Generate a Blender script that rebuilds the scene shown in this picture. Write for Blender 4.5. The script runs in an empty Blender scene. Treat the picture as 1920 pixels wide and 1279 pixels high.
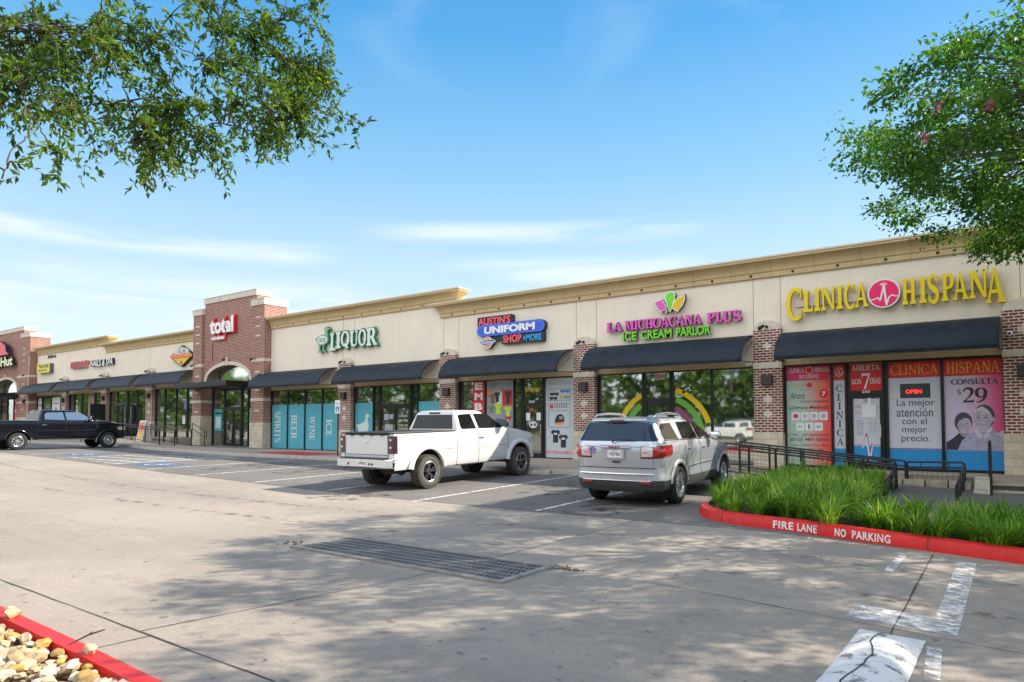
import bpy, bmesh, math, random
from mathutils import Vector, Matrix, noise
R = math.radians
SC = bpy.context.scene
COL = SC.collection
random.seed(7)

# ---------------------------------------------------------------- camera, sky, sun, exposure
cam_d = bpy.data.cameras.new("camera"); cam = bpy.data.objects.new("camera", cam_d); COL.objects.link(cam)
cam.location = (0, -21.95, 1.27)
cam.rotation_euler = (R(90 + 2.355), 0, R(36.55))
cam_d.sensor_width = 36; cam_d.lens = 1289 / 1920 * 36; cam_d.shift_y = 104.5 / 1920
cam_d.clip_end = 3000
SC.camera = cam
SC.view_settings.view_transform = 'Standard'
try: SC.view_settings.look = 'None'
except Exception: pass
SC.view_settings.gamma = 1
SC.view_settings.use_curve_mapping = False
SC.view_settings.exposure = 1.0

SUN_EL, SUN_AZ = R(36), R(44)          # azimuth from +Y towards +X
W = bpy.data.worlds.new("World"); SC.world = W; W.use_nodes = True
def build_world():
    nt = W.node_tree; nt.nodes.clear(); L = nt.links.new
    N = lambda t, **k: _n(nt, t, **k)
    out = N('ShaderNodeOutputWorld'); bg = N('ShaderNodeBackground'); bg.inputs[1].default_value = 0.12
    sky = N('ShaderNodeTexSky'); sky.sky_type = 'NISHITA'; sky.sun_disc = False
    sky.sun_elevation = SUN_EL; sky.sun_rotation = SUN_AZ; sky.altitude = 150; sky.air_density = 1.0; sky.dust_density = 0.6; sky.ozone_density = 2.0
    hsv = N('ShaderNodeHueSaturation'); hsv.inputs['Saturation'].default_value = 1.25; hsv.inputs['Value'].default_value = 1.0
    L(sky.outputs[0], hsv.inputs['Color'])
    tc = N('ShaderNodeTexCoord'); sep = N('ShaderNodeSeparateXYZ'); L(tc.outputs['Generated'], sep.inputs[0])
    # spherical direction: azimuth / elevation
    az = N('ShaderNodeMath', operation='ARCTAN2'); L(sep.outputs[0], az.inputs[0]); L(sep.outputs[1], az.inputs[1])
    el = N('ShaderNodeMath', operation='ARCSINE'); L(sep.outputs[2], el.inputs[0])
    cmb = N('ShaderNodeCombineXYZ'); L(az.outputs[0], cmb.inputs[0]); L(el.outputs[0], cmb.inputs[1])
    def mp(sx, sy, off=(0, 0, 0)):
        m = N('ShaderNodeMapping'); m.inputs['Scale'].default_value = (sx, sy, 1); m.inputs['Location'].default_value = off
        L(cmb.outputs[0], m.inputs[0]); return m
    def band(e0, e1, e2, e3):
        a = N('ShaderNodeMapRange', interpolation_type='SMOOTHSTEP'); L(el.outputs[0], a.inputs[0])
        a.inputs[1].default_value = R(e0); a.inputs[2].default_value = R(e1)
        b = N('ShaderNodeMapRange', interpolation_type='SMOOTHSTEP'); L(el.outputs[0], b.inputs[0])
        b.inputs[1].default_value = R(e2); b.inputs[2].default_value = R(e3); b.inputs[3].default_value = 1; b.inputs[4].default_value = 0
        m = N('ShaderNodeMath', operation='MULTIPLY'); L(a.outputs[0], m.inputs[0]); L(b.outputs[0], m.inputs[1]); return m
    def azband(a0, a1, a2, a3):
        a = N('ShaderNodeMapRange', interpolation_type='SMOOTHSTEP'); L(az.outputs[0], a.inputs[0])
        a.inputs[1].default_value = R(a0); a.inputs[2].default_value = R(a1)
        b = N('ShaderNodeMapRange', interpolation_type='SMOOTHSTEP'); L(az.outputs[0], b.inputs[0])
        b.inputs[1].default_value = R(a2); b.inputs[2].default_value = R(a3); b.inputs[3].default_value = 1; b.inputs[4].default_value = 0
        m = N('ShaderNodeMath', operation='MULTIPLY'); L(a.outputs[0], m.inputs[0]); L(b.outputs[0], m.inputs[1]); return m
    def mul(a, b):
        m = N('ShaderNodeMath', operation='MULTIPLY'); L(a.outputs[0], m.inputs[0])
        if isinstance(b, float): m.inputs[1].default_value = b
        else: L(b.outputs[0], m.inputs[1])
        return m
    def add(a, b):
        m = N('ShaderNodeMath', operation='ADD'); m.use_clamp = True; L(a.outputs[0], m.inputs[0]); L(b.outputs[0], m.inputs[1]); return m
    nz = N('ShaderNodeTexNoise'); nz.inputs['Scale'].default_value = 1; nz.inputs['Detail'].default_value = 6; nz.inputs['Roughness'].default_value = .55; nz.inputs['Distortion'].default_value = .6
    L(mp(3.0, 26, (2.2, 0.3, 0)).outputs[0], nz.inputs['Vector'])
    nr = N('ShaderNodeMapRange', interpolation_type='SMOOTHSTEP'); L(nz.outputs[0], nr.inputs[0]); nr.inputs[1].default_value = .34; nr.inputs[2].default_value = .66
    # long thin streaks of cirrus
    s1 = mul(mul(band(14.6, 15.6, 15.9, 16.9), azband(-51, -43, -26, -17)), nr)
    s2 = mul(mul(band(12.2, 13.3, 13.6, 14.6), azband(-100, -80, -56, -49)), nr)
    s3 = mul(mul(band(10.6, 12.4, 12.8, 14.2), azband(-44, -38, -24, -18)), nr)
    s4 = mul(band(6.5, 9.0, 9.6, 12.2), nr)
    st = add(add(mul(s1, .48), mul(s2, .45)), add(mul(s3, .48), mul(s4, .45)))
    # wisps overhead
    nz2 = N('ShaderNodeTexNoise'); nz2.inputs['Scale'].default_value = 1; nz2.inputs['Detail'].default_value = 7; nz2.inputs['Distortion'].default_value = 1.0
    L(mp(3.2, 5.5, (.7, 1.1, 0)).outputs[0], nz2.inputs['Vector'])
    wr = N('ShaderNodeMapRange', interpolation_type='SMOOTHSTEP'); L(nz2.outputs[0], wr.inputs[0]); wr.inputs[1].default_value = .5; wr.inputs[2].default_value = .8
    w2 = mul(mul(band(24, 32, 60, 80), wr), .16)
    # added bright cloud bank, out of view behind the photographer, lighting the shaded facade
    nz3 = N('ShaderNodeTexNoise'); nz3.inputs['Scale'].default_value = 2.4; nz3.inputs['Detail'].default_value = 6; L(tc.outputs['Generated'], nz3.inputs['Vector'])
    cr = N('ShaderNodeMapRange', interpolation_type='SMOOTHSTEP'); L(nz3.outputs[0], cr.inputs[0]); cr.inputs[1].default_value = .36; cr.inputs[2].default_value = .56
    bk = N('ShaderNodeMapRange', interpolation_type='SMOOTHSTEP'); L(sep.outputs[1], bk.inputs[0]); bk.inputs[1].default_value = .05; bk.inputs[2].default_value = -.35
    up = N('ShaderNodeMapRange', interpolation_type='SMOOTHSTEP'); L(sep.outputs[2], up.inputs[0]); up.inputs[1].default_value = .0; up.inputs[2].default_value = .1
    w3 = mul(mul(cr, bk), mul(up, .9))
    # clear-day blue that pales towards the horizon
    er = N('ShaderNodeMapRange'); L(el.outputs[0], er.inputs[0]); er.inputs[1].default_value = 0; er.inputs[2].default_value = R(90)
    rp = N('ShaderNodeValToRGB'); L(er.outputs[0], rp.inputs[0]); st_ = [(0,(3.7,4.1,4.35)),(8,(3.4,4.0,4.4)),(13,(2.7,3.65,4.4)),(20,(1.45,2.9,4.2)),(30,(.48,1.95,3.8)),(40,(.22,1.4,3.3)),(90,(.12,.8,2.3))]
    rp.color_ramp.elements[0].position = 0; rp.color_ramp.elements[0].color = (*[c/5 for c in st_[0][1]],1); rp.color_ramp.elements[1].position = 1; rp.color_ramp.elements[1].color = (*[c/5 for c in st_[-1][1]],1)
    for d_, c_ in st_[1:-1]: e_ = rp.color_ramp.elements.new(d_/90); e_.color = (*[c/5 for c in c_],1)
    sc = N('ShaderNodeMix', data_type='RGBA', blend_type='MULTIPLY'); sc.inputs[0].default_value = 1; sc.clamp_result = False; L(rp.outputs[0], sc.inputs[6]); sc.inputs[7].default_value = (5,5,5,1)
    m0 = N('ShaderNodeMix', data_type='RGBA'); m0.inputs[0].default_value = .82; L(hsv.outputs[0], m0.inputs[6]); L(sc.outputs[2], m0.inputs[7])
    m1 = N('ShaderNodeMix', data_type='RGBA'); L(add(st, w2).outputs[0], m1.inputs[0]); L(m0.outputs[2], m1.inputs[6]); m1.inputs[7].default_value = (5.1, 5.1, 5.2, 1)
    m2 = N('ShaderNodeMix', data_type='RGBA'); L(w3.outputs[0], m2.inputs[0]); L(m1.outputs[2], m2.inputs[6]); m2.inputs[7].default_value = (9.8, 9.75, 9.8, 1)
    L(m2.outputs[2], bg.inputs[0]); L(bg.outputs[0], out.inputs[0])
def _n(nt, t, **k):
    n = nt.nodes.new(t)
    for a, b in k.items(): setattr(n, a, b)
    return n
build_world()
sun_d = bpy.data.lights.new("sun", 'SUN'); sun = bpy.data.objects.new("sun", sun_d); COL.objects.link(sun)
sun_d.energy = 4.6; sun_d.angle = R(0.5); sun_d.color = (1, .885, .73)
_sd = Vector((math.sin(SUN_AZ) * math.cos(SUN_EL), math.cos(SUN_AZ) * math.cos(SUN_EL), math.sin(SUN_EL)))
sun.rotation_euler = _sd.to_track_quat('Z', 'Y').to_euler()

# ---------------------------------------------------------------- helpers
def tag(o, label=None, cat=None, group=None, kind=None):
    if label: o['label'] = label
    if cat: o['category'] = cat
    if group: o['group'] = group
    if kind: o['kind'] = kind
    return o
def empty(name, loc=(0, 0, 0), rz=0, label=None, cat=None, group=None):
    o = bpy.data.objects.new(name, None); COL.objects.link(o); o.location = loc; o.rotation_euler = (0, 0, rz)
    o.empty_display_size = .1
    return tag(o, label, cat, group)
class MB:
    def __init__(s): s.v = []; s.f = []; s.m = []
    def add(s, vs, fs, mi=0):
        o = len(s.v); s.v += [tuple(v) for v in vs]
        for f in fs: s.f.append(tuple(i + o for i in f)); s.m.append(mi)
        return s
    def box(s, x0, x1, y0, y1, z0, z1, mi=0):
        if x0 > x1: x0, x1 = x1, x0
        if y0 > y1: y0, y1 = y1, y0
        if z0 > z1: z0, z1 = z1, z0
        return s.add([(x0,y0,z0),(x1,y0,z0),(x1,y1,z0),(x0,y1,z0),(x0,y0,z1),(x1,y0,z1),(x1,y1,z1),(x0,y1,z1)],
              [(0,3,2,1),(4,5,6,7),(0,1,5,4),(1,2,6,5),(2,3,7,6),(3,0,4,7)], mi)
    def bar(s, p, q, w, h, mi=0, up=(0,0,1)):
        p = Vector(p); q = Vector(q); d = (q - p); u = Vector(up)
        if abs(d.normalized().dot(u)) > .95: u = Vector((1,0,0))
        sd = d.cross(u).normalized() * w / 2; uu = sd.cross(d).normalized() * h / 2
        vs = [p-sd-uu, p+sd-uu, p+sd+uu, p-sd+uu, q-sd-uu, q+sd-uu, q+sd+uu, q-sd+uu]
        return s.add(vs, [(0,1,2,3),(4,7,6,5),(0,4,5,1),(1,5,6,2),(2,6,7,3),(3,7,4,0)], mi)
    def tube(s, pts, r, n=8, mi=0, caps=True):
        pts = [Vector(p) for p in pts]; k = len(pts); rs = r if isinstance(r, (list, tuple)) else [r] * k
        rings = []; prev = None
        for i, p in enumerate(pts):
            d = (pts[min(i+1,k-1)] - pts[max(i-1,0)])
            d = d.normalized() if d.length > 1e-9 else Vector((0,0,1))
            if prev is None:
                a = d.cross(Vector((0,0,1)))
                if a.length < .05: a = d.cross(Vector((1,0,0)))
            else: a = prev - d * prev.dot(d)
            a.normalize(); prev = a; b = d.cross(a)
            rings.append([p + (a * math.cos(2*math.pi*j/n) + b * math.sin(2*math.pi*j/n)) * rs[i] for j in range(n)])
        vs = [v for rg in rings for v in rg]; fs = []
        for i in range(k-1):
            for j in range(n):
                fs.append((i*n+j, i*n+(j+1)%n, (i+1)*n+(j+1)%n, (i+1)*n+j))
        if caps: fs += [tuple(range(n-1,-1,-1)), tuple((k-1)*n+j for j in range(n))]
        return s.add(vs, fs, mi)
    def prism(s, poly, a, b, plane='xz', mi=0, mi_side=None):
        """2-D polygon extruded between a and b along the remaining axis"""
        n = len(poly)
        P = {'xz': lambda p, t: (p[0], t, p[1]), 'yz': lambda p, t: (t, p[0], p[1]), 'xy': lambda p, t: (p[0], p[1], t)}[plane]
        s.add([P(p, a) for p in poly], [tuple(range(n))], mi)
        if abs(a - b) < 1e-9: return s
        s.add([P(p, b) for p in poly], [tuple(range(n-1,-1,-1))], mi)
        s.add([P(p, a) for p in poly] + [P(p, b) for p in poly], [(i, (i+1)%n, n+(i+1)%n, n+i) for i in range(n)], mi if mi_side is None else mi_side)
        return s
    def grid(s, rows, mi=0, close=False):
        k = len(rows); n = len(rows[0]); vs = [v for r in rows for v in r]; fs = []
        for i in range(k-1):
            for j in range(n if close else n-1):
                fs.append((i*n+j, i*n+(j+1)%n, (i+1)*n+(j+1)%n, (i+1)*n+j))
        return s.add(vs, fs, mi)
    def lathe(s, prof, n=24, axis='x', c=(0,0,0), mi=0):
        rows = []
        for (a, r) in prof:
            rg = []
            for j in range(n):
                t = 2*math.pi*j/n; u, w = r*math.cos(t), r*math.sin(t)
                rg.append({'x': (c[0]+a, c[1]+u, c[2]+w), 'y': (c[0]+u, c[1]+a, c[2]+w), 'z': (c[0]+u, c[1]+w, c[2]+a)}[axis])
            rows.append(rg)
        return s.grid(rows, mi, close=True)
    def build(s, name, mats, parent=None, smooth=None, recalc=True, bevel=0):
        me = bpy.data.meshes.new(name); me.from_pydata(s.v, [], s.f)
        mats = mats if isinstance(mats, (list, tuple)) else [mats]
        for m in mats: me.materials.append(m)
        me.polygons.foreach_set('material_index', [min(i, len(mats)-1) for i in s.m])
        if recalc or smooth:
            bm = bmesh.new(); bm.from_mesh(me)
            if smooth: bmesh.ops.remove_doubles(bm, verts=bm.verts, dist=.0004)
            if recalc: bmesh.ops.recalc_face_normals(bm, faces=bm.faces)
            bm.to_mesh(me); bm.free()
        if smooth:
            me.shade_smooth()
            if smooth < 179: me.set_sharp_from_angle(angle=R(smooth))
        o = bpy.data.objects.new(name, me); COL.objects.link(o)
        if parent: o.parent = parent
        if bevel:
            m = o.modifiers.new('bevel', 'BEVEL'); m.width = bevel; m.segments = 2; m.limit_method = 'ANGLE'; m.angle_limit = R(40)
        return o
def kids(o): return list(o.children)
def copy_tree(o, parent=None):
    c = o.copy(); COL.objects.link(c)
    if parent: c.parent = parent
    for ch in kids(o): copy_tree(ch, c)
    return c
def lerp(a, b, t): return a + (b - a) * t
def cl(t): return max(0.0, min(1.0, t))
def sst(t): t = cl(t); return t * t * (3 - 2 * t)
def pl(pts, x):
    if x <= pts[0][0]: return pts[0][1]
    for (a, b), (c, d) in zip(pts, pts[1:]):
        if x <= c: return b + (d - b) * (x - a) / (c - a)
    return pts[-1][1]

# ---------------------------------------------------------------- materials
def mat(name, col, rough=.6, metal=0, coat=0, spec=.5, noise_=0, nscale=8, bump=0, bscale=60, emit=None, estr=0, alpha=None):
    m = bpy.data.materials.new(name); m.use_nodes = True; nt = m.node_tree; b = nt.nodes['Principled BSDF']
    b.inputs['Base Color'].default_value = (*col, 1); b.inputs['Roughness'].default_value = rough; b.inputs['Metallic'].default_value = metal
    b.inputs['Coat Weight'].default_value = coat; b.inputs['Coat Roughness'].default_value = .04; b.inputs['Specular IOR Level'].default_value = spec
    if emit: b.inputs['Emission Color'].default_value = (*emit, 1); b.inputs['Emission Strength'].default_value = estr
    tc = None
    if noise_ or bump: tc = _n(nt, 'ShaderNodeTexCoord')
    if noise_:
        nz = _n(nt, 'ShaderNodeTexNoise'); nz.inputs['Scale'].default_value = nscale; nz.inputs['Detail'].default_value = 8; nz.inputs['Roughness'].default_value = .65
        nt.links.new(tc.outputs['Object'], nz.inputs['Vector'])
        mx = _n(nt, 'ShaderNodeMix', data_type='RGBA', blend_type='MIX')
        mr = _n(nt, 'ShaderNodeMapRange'); mr.inputs[1].default_value = .3; mr.inputs[2].default_value = .7
        nt.links.new(nz.outputs[0], mr.inputs[0]); nt.links.new(mr.outputs[0], mx.inputs[0])
        mx.inputs[6].default_value = (*[c * (1 - noise_) for c in col], 1); mx.inputs[7].default_value = (*[min(1, c * (1 + noise_)) for c in col], 1)
        nt.links.new(mx.outputs[2], b.inputs['Base Color'])
    if bump:
        n2 = _n(nt, 'ShaderNodeTexNoise'); n2.inputs['Scale'].default_value = bscale; n2.inputs['Detail'].default_value = 4
        nt.links.new(tc.outputs['Object'], n2.inputs['Vector'])
        bp = _n(nt, 'ShaderNodeBump'); bp.inputs['Strength'].default_value = bump; bp.inputs['Distance'].default_value = .02
        nt.links.new(n2.outputs[0], bp.inputs['Height']); nt.links.new(bp.outputs[0], b.inputs['Normal'])
    return m
def face_uv(nt):
    """(x or y, z) metre coordinates on upright faces, from object position and normal"""
    tc = _n(nt, 'ShaderNodeTexCoord'); g = _n(nt, 'ShaderNodeNewGeometry')
    sp = _n(nt, 'ShaderNodeSeparateXYZ'); sn = _n(nt, 'ShaderNodeSeparateXYZ')
    nt.links.new(tc.outputs['Object'], sp.inputs[0]); nt.links.new(g.outputs['Normal'], sn.inputs[0])
    ab = _n(nt, 'ShaderNodeMath', operation='ABSOLUTE'); nt.links.new(sn.outputs[0], ab.inputs[0])
    gt = _n(nt, 'ShaderNodeMath', operation='GREATER_THAN'); nt.links.new(ab.outputs[0], gt.inputs[0]); gt.inputs[1].default_value = .6
    mx = _n(nt, 'ShaderNodeMix'); nt.links.new(gt.outputs[0], mx.inputs[0]); nt.links.new(sp.outputs[0], mx.inputs[2]); nt.links.new(sp.outputs[1], mx.inputs[3])
    c = _n(nt, 'ShaderNodeCombineXYZ'); nt.links.new(mx.outputs[0], c.inputs[0]); nt.links.new(sp.outputs[2], c.inputs[1])
    return c, tc
def brick_mat(name, c1, c2, mortar, bw=.21, bh=.08, ms=.014, rough=.85, bump=.5):
    m = bpy.data.materials.new(name); m.use_nodes = True; nt = m.node_tree; b = nt.nodes['Principled BSDF']; L = nt.links.new
    uv, tc = face_uv(nt)
    br = _n(nt, 'ShaderNodeTexBrick'); br.inputs['Scale'].default_value = 1; br.inputs['Brick Width'].default_value = bw; br.inputs['Row Height'].default_value = bh
    br.inputs['Mortar Size'].default_value = ms; br.inputs['Mortar Smooth'].default_value = .1; br.inputs['Bias'].default_value = 0
    br.inputs['Color1'].default_value = (*c1, 1); br.inputs['Color2'].default_value = (*c2, 1); br.inputs['Mortar'].default_value = (*mortar, 1)
    L(uv.outputs[0], br.inputs['Vector'])
    nz = _n(nt, 'ShaderNodeTexNoise'); nz.inputs['Scale'].default_value = 3; nz.inputs['Detail'].default_value = 9; nz.inputs['Roughness'].default_value = .7; L(tc.outputs['Object'], nz.inputs['Vector'])
    mr = _n(nt, 'ShaderNodeMapRange'); L(nz.outputs[0], mr.inputs[0]); mr.inputs[1].default_value = .25; mr.inputs[2].default_value = .75; mr.inputs[3].default_value = .72; mr.inputs[4].default_value = 1.25
    mx = _n(nt, 'ShaderNodeMix', data_type='RGBA', blend_type='MULTIPLY'); mx.inputs[0].default_value = 1; L(br.outputs[0], mx.inputs[6]); L(mr.outputs[0], mx.inputs[7])
    L(mx.outputs[2], b.inputs['Base Color']); b.inputs['Roughness'].default_value = rough; b.inputs['Specular IOR Level'].default_value = .25
    bp = _n(nt, 'ShaderNodeBump'); bp.inputs['Strength'].default_value = bump; bp.inputs['Distance'].default_value = .012; bp.invert = True
    L(br.outputs['Fac'], bp.inputs['Height']); L(bp.outputs[0], b.inputs['Normal'])
    return m
def streaks(m, amount, tint):
    nt = m.node_tree; b = nt.nodes['Principled BSDF']; L = nt.links.new; tc = _n(nt, 'ShaderNodeTexCoord'); mp = _n(nt, 'ShaderNodeMapping'); mp.inputs['Scale'].default_value = (5, 5, .35); L(tc.outputs['Object'], mp.inputs[0])
    nz = _n(nt, 'ShaderNodeTexNoise'); nz.inputs['Scale'].default_value = 1; nz.inputs['Detail'].default_value = 6; nz.inputs['Roughness'].default_value = .7; L(mp.outputs[0], nz.inputs['Vector'])
    mr = _n(nt, 'ShaderNodeMapRange'); L(nz.outputs[0], mr.inputs[0]); mr.inputs[1].default_value = .52; mr.inputs[2].default_value = .8; mr.inputs[4].default_value = amount
    mx = _n(nt, 'ShaderNodeMix', data_type='RGBA'); L(mr.outputs[0], mx.inputs[0]); src = b.inputs['Base Color'].links[0].from_socket; L(src, mx.inputs[6]); mx.inputs[7].default_value = (*tint, 1); L(mx.outputs[2], b.inputs['Base Color'])
def glass_mat(name, dark=(.012,.016,.016), refl=.55, tint=(.86,.93,.88), rough=.01, wav=.0):
    m = bpy.data.materials.new(name); m.use_nodes = True; nt = m.node_tree; nt.nodes.clear(); L = nt.links.new
    o = _n(nt, 'ShaderNodeOutputMaterial'); d = _n(nt, 'ShaderNodeBsdfDiffuse'); d.inputs[0].default_value = (*dark, 1)
    g = _n(nt, 'ShaderNodeBsdfGlossy'); g.inputs[0].default_value = (*tint, 1); g.inputs['Roughness'].default_value = rough
    f = _n(nt, 'ShaderNodeFresnel'); f.inputs[0].default_value = 1.5
    ad = _n(nt, 'ShaderNodeMath', operation='ADD'); ad.use_clamp = True; L(f.outputs[0], ad.inputs[0]); ad.inputs[1].default_value = refl
    mx = _n(nt, 'ShaderNodeMixShader'); L(ad.outputs[0], mx.inputs[0]); L(d.outputs[0], mx.inputs[1]); L(g.outputs[0], mx.inputs[2]); L(mx.outputs[0], o.inputs[0])
    if wav:
        tc = _n(nt, 'ShaderNodeTexCoord'); nz = _n(nt, 'ShaderNodeTexNoise'); nz.inputs['Scale'].default_value = .8; nz.inputs['Detail'].default_value = 1; L(tc.outputs['Object'], nz.inputs['Vector'])
        bp = _n(nt, 'ShaderNodeBump'); bp.inputs['Strength'].default_value = wav; bp.inputs['Distance'].default_value = .02; L(nz.outputs[0], bp.inputs['Height']); L(bp.outputs[0], g.inputs['Normal'])
    return m
def worn_paint(name, col, under=None, scale=9, lo=.42, hi=.56, rough=.7):
    """paint that has worn away in patches (the bare ground shows through)"""
    m = bpy.data.materials.new(name); m.use_nodes = True; nt = m.node_tree; b = nt.nodes['Principled BSDF']; L = nt.links.new
    b.inputs['Base Color'].default_value = (*col, 1); b.inputs['Roughness'].default_value = rough
    tc = _n(nt, 'ShaderNodeTexCoord'); nz = _n(nt, 'ShaderNodeTexNoise'); nz.inputs['Scale'].default_value = scale; nz.inputs['Detail'].default_value = 9; nz.inputs['Roughness'].default_value = .7
    L(tc.outputs['Object'], nz.inputs['Vector'])
    mr = _n(nt, 'ShaderNodeMapRange'); L(nz.outputs[0], mr.inputs[0]); mr.inputs[1].default_value = lo; mr.inputs[2].default_value = hi
    L(mr.outputs[0], b.inputs['Alpha'])
    return m

M = {}
M['brick'] = brick_mat('brick', (.23,.062,.044), (.14,.036,.03), (.62,.55,.47), ms=.014)
M['brick_tower'] = brick_mat('brick_tower', (.29,.09,.062), (.19,.058,.043), (.52,.42,.35), ms=.012)
M['limestone'] = brick_mat('limestone', (.60,.53,.42), (.52,.45,.35), (.40,.34,.26), bw=.46, bh=.205, ms=.008, bump=.4)
M['cast_stone'] = mat('cast_stone', (.62,.56,.46), .85, noise_=.12, nscale=6, bump=.15)
M['coping_stone'] = mat('coping_stone', (.60,.54,.46), .85, noise_=.14, nscale=3, bump=.15)
M['stucco'] = mat('stucco', (.79,.72,.60), .9, noise_=.05, nscale=.9, bump=.12, bscale=140, spec=.2)
M['stucco_tan'] = mat('stucco_tan', (.58,.45,.25), .9, noise_=.07, nscale=1.4, bump=.12, bscale=140, spec=.2)
M['groove'] = mat('groove', (.30,.22,.13), .9)
M['coping_metal'] = mat('coping_metal', (.62,.55,.40), .5, noise_=.06)
M['roof'] = mat('roof_membrane', (.5,.5,.48), .9)
M['frame'] = mat('dark_bronze_aluminium', (.018,.017,.018), .35, metal=.3)
M['glass'] = glass_mat('storefront_glass', dark=(.015,.02,.02), refl=.46, rough=.03, wav=.1)
M['glass_dim'] = glass_mat('storefront_glass_dim', dark=(.02,.025,.025), refl=.27, rough=.03, wav=.1)
M['awning'] = mat('navy_canvas', (.007,.016,.030), .6, noise_=.3, nscale=1.6, bump=.5, bscale=3.2, spec=.35)
M['steel_dark'] = mat('dark_steel', (.02,.02,.022), .45, metal=.4)
M['black_rail'] = mat('black_painted_rail', (.014,.014,.015), .4)
M['white'] = mat('white_plastic', (.80,.80,.78), .4)
M['vinyl_white'] = mat('white_vinyl', (.74,.76,.78), .35)
M['black'] = mat('black_plastic', (.012,.012,.013), .5)
M['rubber'] = mat('tyre_rubber', (.022,.021,.02), .85, noise_=.2, nscale=12)
M['rubber_dusty'] = mat('dusty_tyre_rubber', (.085,.078,.07), .9, noise_=.3, nscale=9, bump=.2)
M['chrome'] = mat('chrome', (.8,.8,.8), .12, metal=1)
M['alloy'] = mat('bright_alloy', (.72,.72,.74), .22, metal=.9)
M['red_lens'] = mat('red_lens', (.36,.008,.012), .12, coat=1)
M['smoke_lens'] = mat('smoked_lens', (.045,.018,.03), .1, coat=1)
M['clear_lens'] = mat('clear_lens', (.62,.6,.62), .12, coat=1)
M['amber_lens'] = mat('amber_lens', (.8,.25,.02), .15, coat=1)
M['car_glass'] = glass_mat('car_glass', dark=(.006,.008,.009), refl=.0, tint=(.62,.68,.68))
M['car_glass_sky'] = glass_mat('rear_glass', dark=(.01,.018,.035), refl=.0, tint=(.5,.72,1))  # blue of a mirrored sky put into the glass colour
M['car_glass_pale'] = glass_mat('side_glass_pale', dark=(.10,.11,.12), refl=.34, tint=(.9,.95,1))  # pale body colour stands in for sky glare on the panes
M['white_paint'] = mat('white_car_paint', (.66,.67,.68), .28, coat=.7)
M['black_paint'] = mat('black_car_paint', (.004,.005,.009), .16, coat=.5, spec=.25)
M['dark_chrome'] = mat('dark_chrome', (.16,.16,.17), .2, metal=.9)
M['silver_paint'] = mat('silver_car_paint', (.50,.545,.60), .32, metal=.6, coat=.8)
M['trim_grey'] = mat('grey_plastic_trim', (.05,.053,.056), .55)
M['line_paint'] = worn_paint('white_line_paint', (.72,.70,.66), scale=9, lo=.34, hi=.54)
M['worn_white'] = worn_paint('worn_white_paint', (.74,.74,.73), scale=8, lo=.40, hi=.62)
M['blue_paint'] = worn_paint('blue_stall_paint', (.06,.2,.46), scale=3, lo=.42, hi=.68)
M['joint'] = mat('joint_filler', (.055,.05,.045), .9, noise_=.5, nscale=4)
M['red_paint'] = mat('red_kerb_paint', (.60,.022,.02), .45, noise_=.16, nscale=5, bump=.3, bscale=25, spec=.3)
M['concrete_kerb'] = mat('kerb_concrete', (.42,.38,.32), .9, noise_=.18, nscale=4, bump=.25)
M['soil'] = mat('soil_mulch', (.045,.03,.02), .95, noise_=.4, nscale=20, bump=.8, bscale=40)

def ground_mat(name, c0, c1, stain, speck, streak=.5):
    m = bpy.data.materials.new(name); m.use_nodes = True; nt = m.node_tree; b = nt.nodes['Principled BSDF']; L = nt.links.new
    tc = _n(nt, 'ShaderNodeTexCoord')
    def nz(scale, det=6, ro=.6, mscale=None, dist=0):
        n = _n(nt, 'ShaderNodeTexNoise'); n.inputs['Scale'].default_value = scale; n.inputs['Detail'].default_value = det; n.inputs['Roughness'].default_value = ro; n.inputs['Distortion'].default_value = dist
        if mscale:
            mp = _n(nt, 'ShaderNodeMapping'); mp.inputs['Scale'].default_value = mscale; L(tc.outputs['Object'], mp.inputs[0]); L(mp.outputs[0], n.inputs['Vector'])
        else: L(tc.outputs['Object'], n.inputs['Vector'])
        return n
    def rng(n, a, c, lo=0., hi=1.):
        r = _n(nt, 'ShaderNodeMapRange'); L(n.outputs[0], r.inputs[0]); r.inputs[1].default_value = a; r.inputs[2].default_value = c; r.inputs[3].default_value = lo; r.inputs[4].default_value = hi; return r
    def mix(f, a, bcol, bt='MIX'):
        x = _n(nt, 'ShaderNodeMix', data_type='RGBA', blend_type=bt)
        if isinstance(f, float): x.inputs[0].default_value = f
        else: L(f.outputs[0], x.inputs[0])
        if isinstance(a, tuple): x.inputs[6].default_value = (*a, 1)
        else: L(a.outputs[2], x.inputs[6])
        if isinstance(bcol, tuple): x.inputs[7].default_value = (*bcol, 1)
        else: L(bcol.outputs[0], x.inputs[7])
        return x
    a = mix(rng(nz(.35, 8, .65), .32, .68), c0, c1)
    a = mix(rng(nz(.5, 5, .6, (.14, 1.3, 1)), .5, .72, 0, streak), a, stain)          # traffic streaks along the lane
    a = mix(rng(nz(1.6, 10, .72, None, .8), .54, .70, 0, .6), a, stain)              # blotches
    a = mix(rng(nz(7, 3, .5), .655, .74, 0, .7), a, tuple(x * .45 for x in stain))     # oil and gum spots
    a = mix(1.0, a, rng(nz(90, 4, .8), .2, .8, 1 - speck, 1 + speck), 'MULTIPLY')
    a = mix(1.0, a, rng(nz(28, 6, .8), .3, .7, 1 - speck * .6, 1 + speck * .6), 'MULTIPLY')
    L(a.outputs[2], b.inputs['Base Color']); b.inputs['Roughness'].default_value = .9; b.inputs['Specular IOR Level'].default_value = .25
    bp = _n(nt, 'ShaderNodeBump'); bp.inputs['Strength'].default_value = .35; bp.inputs['Distance'].default_value = .01
    L(nz(70, 6, .8).outputs[0], bp.inputs['Height']); L(bp.outputs[0], b.inputs['Normal'])
    return m
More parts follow.
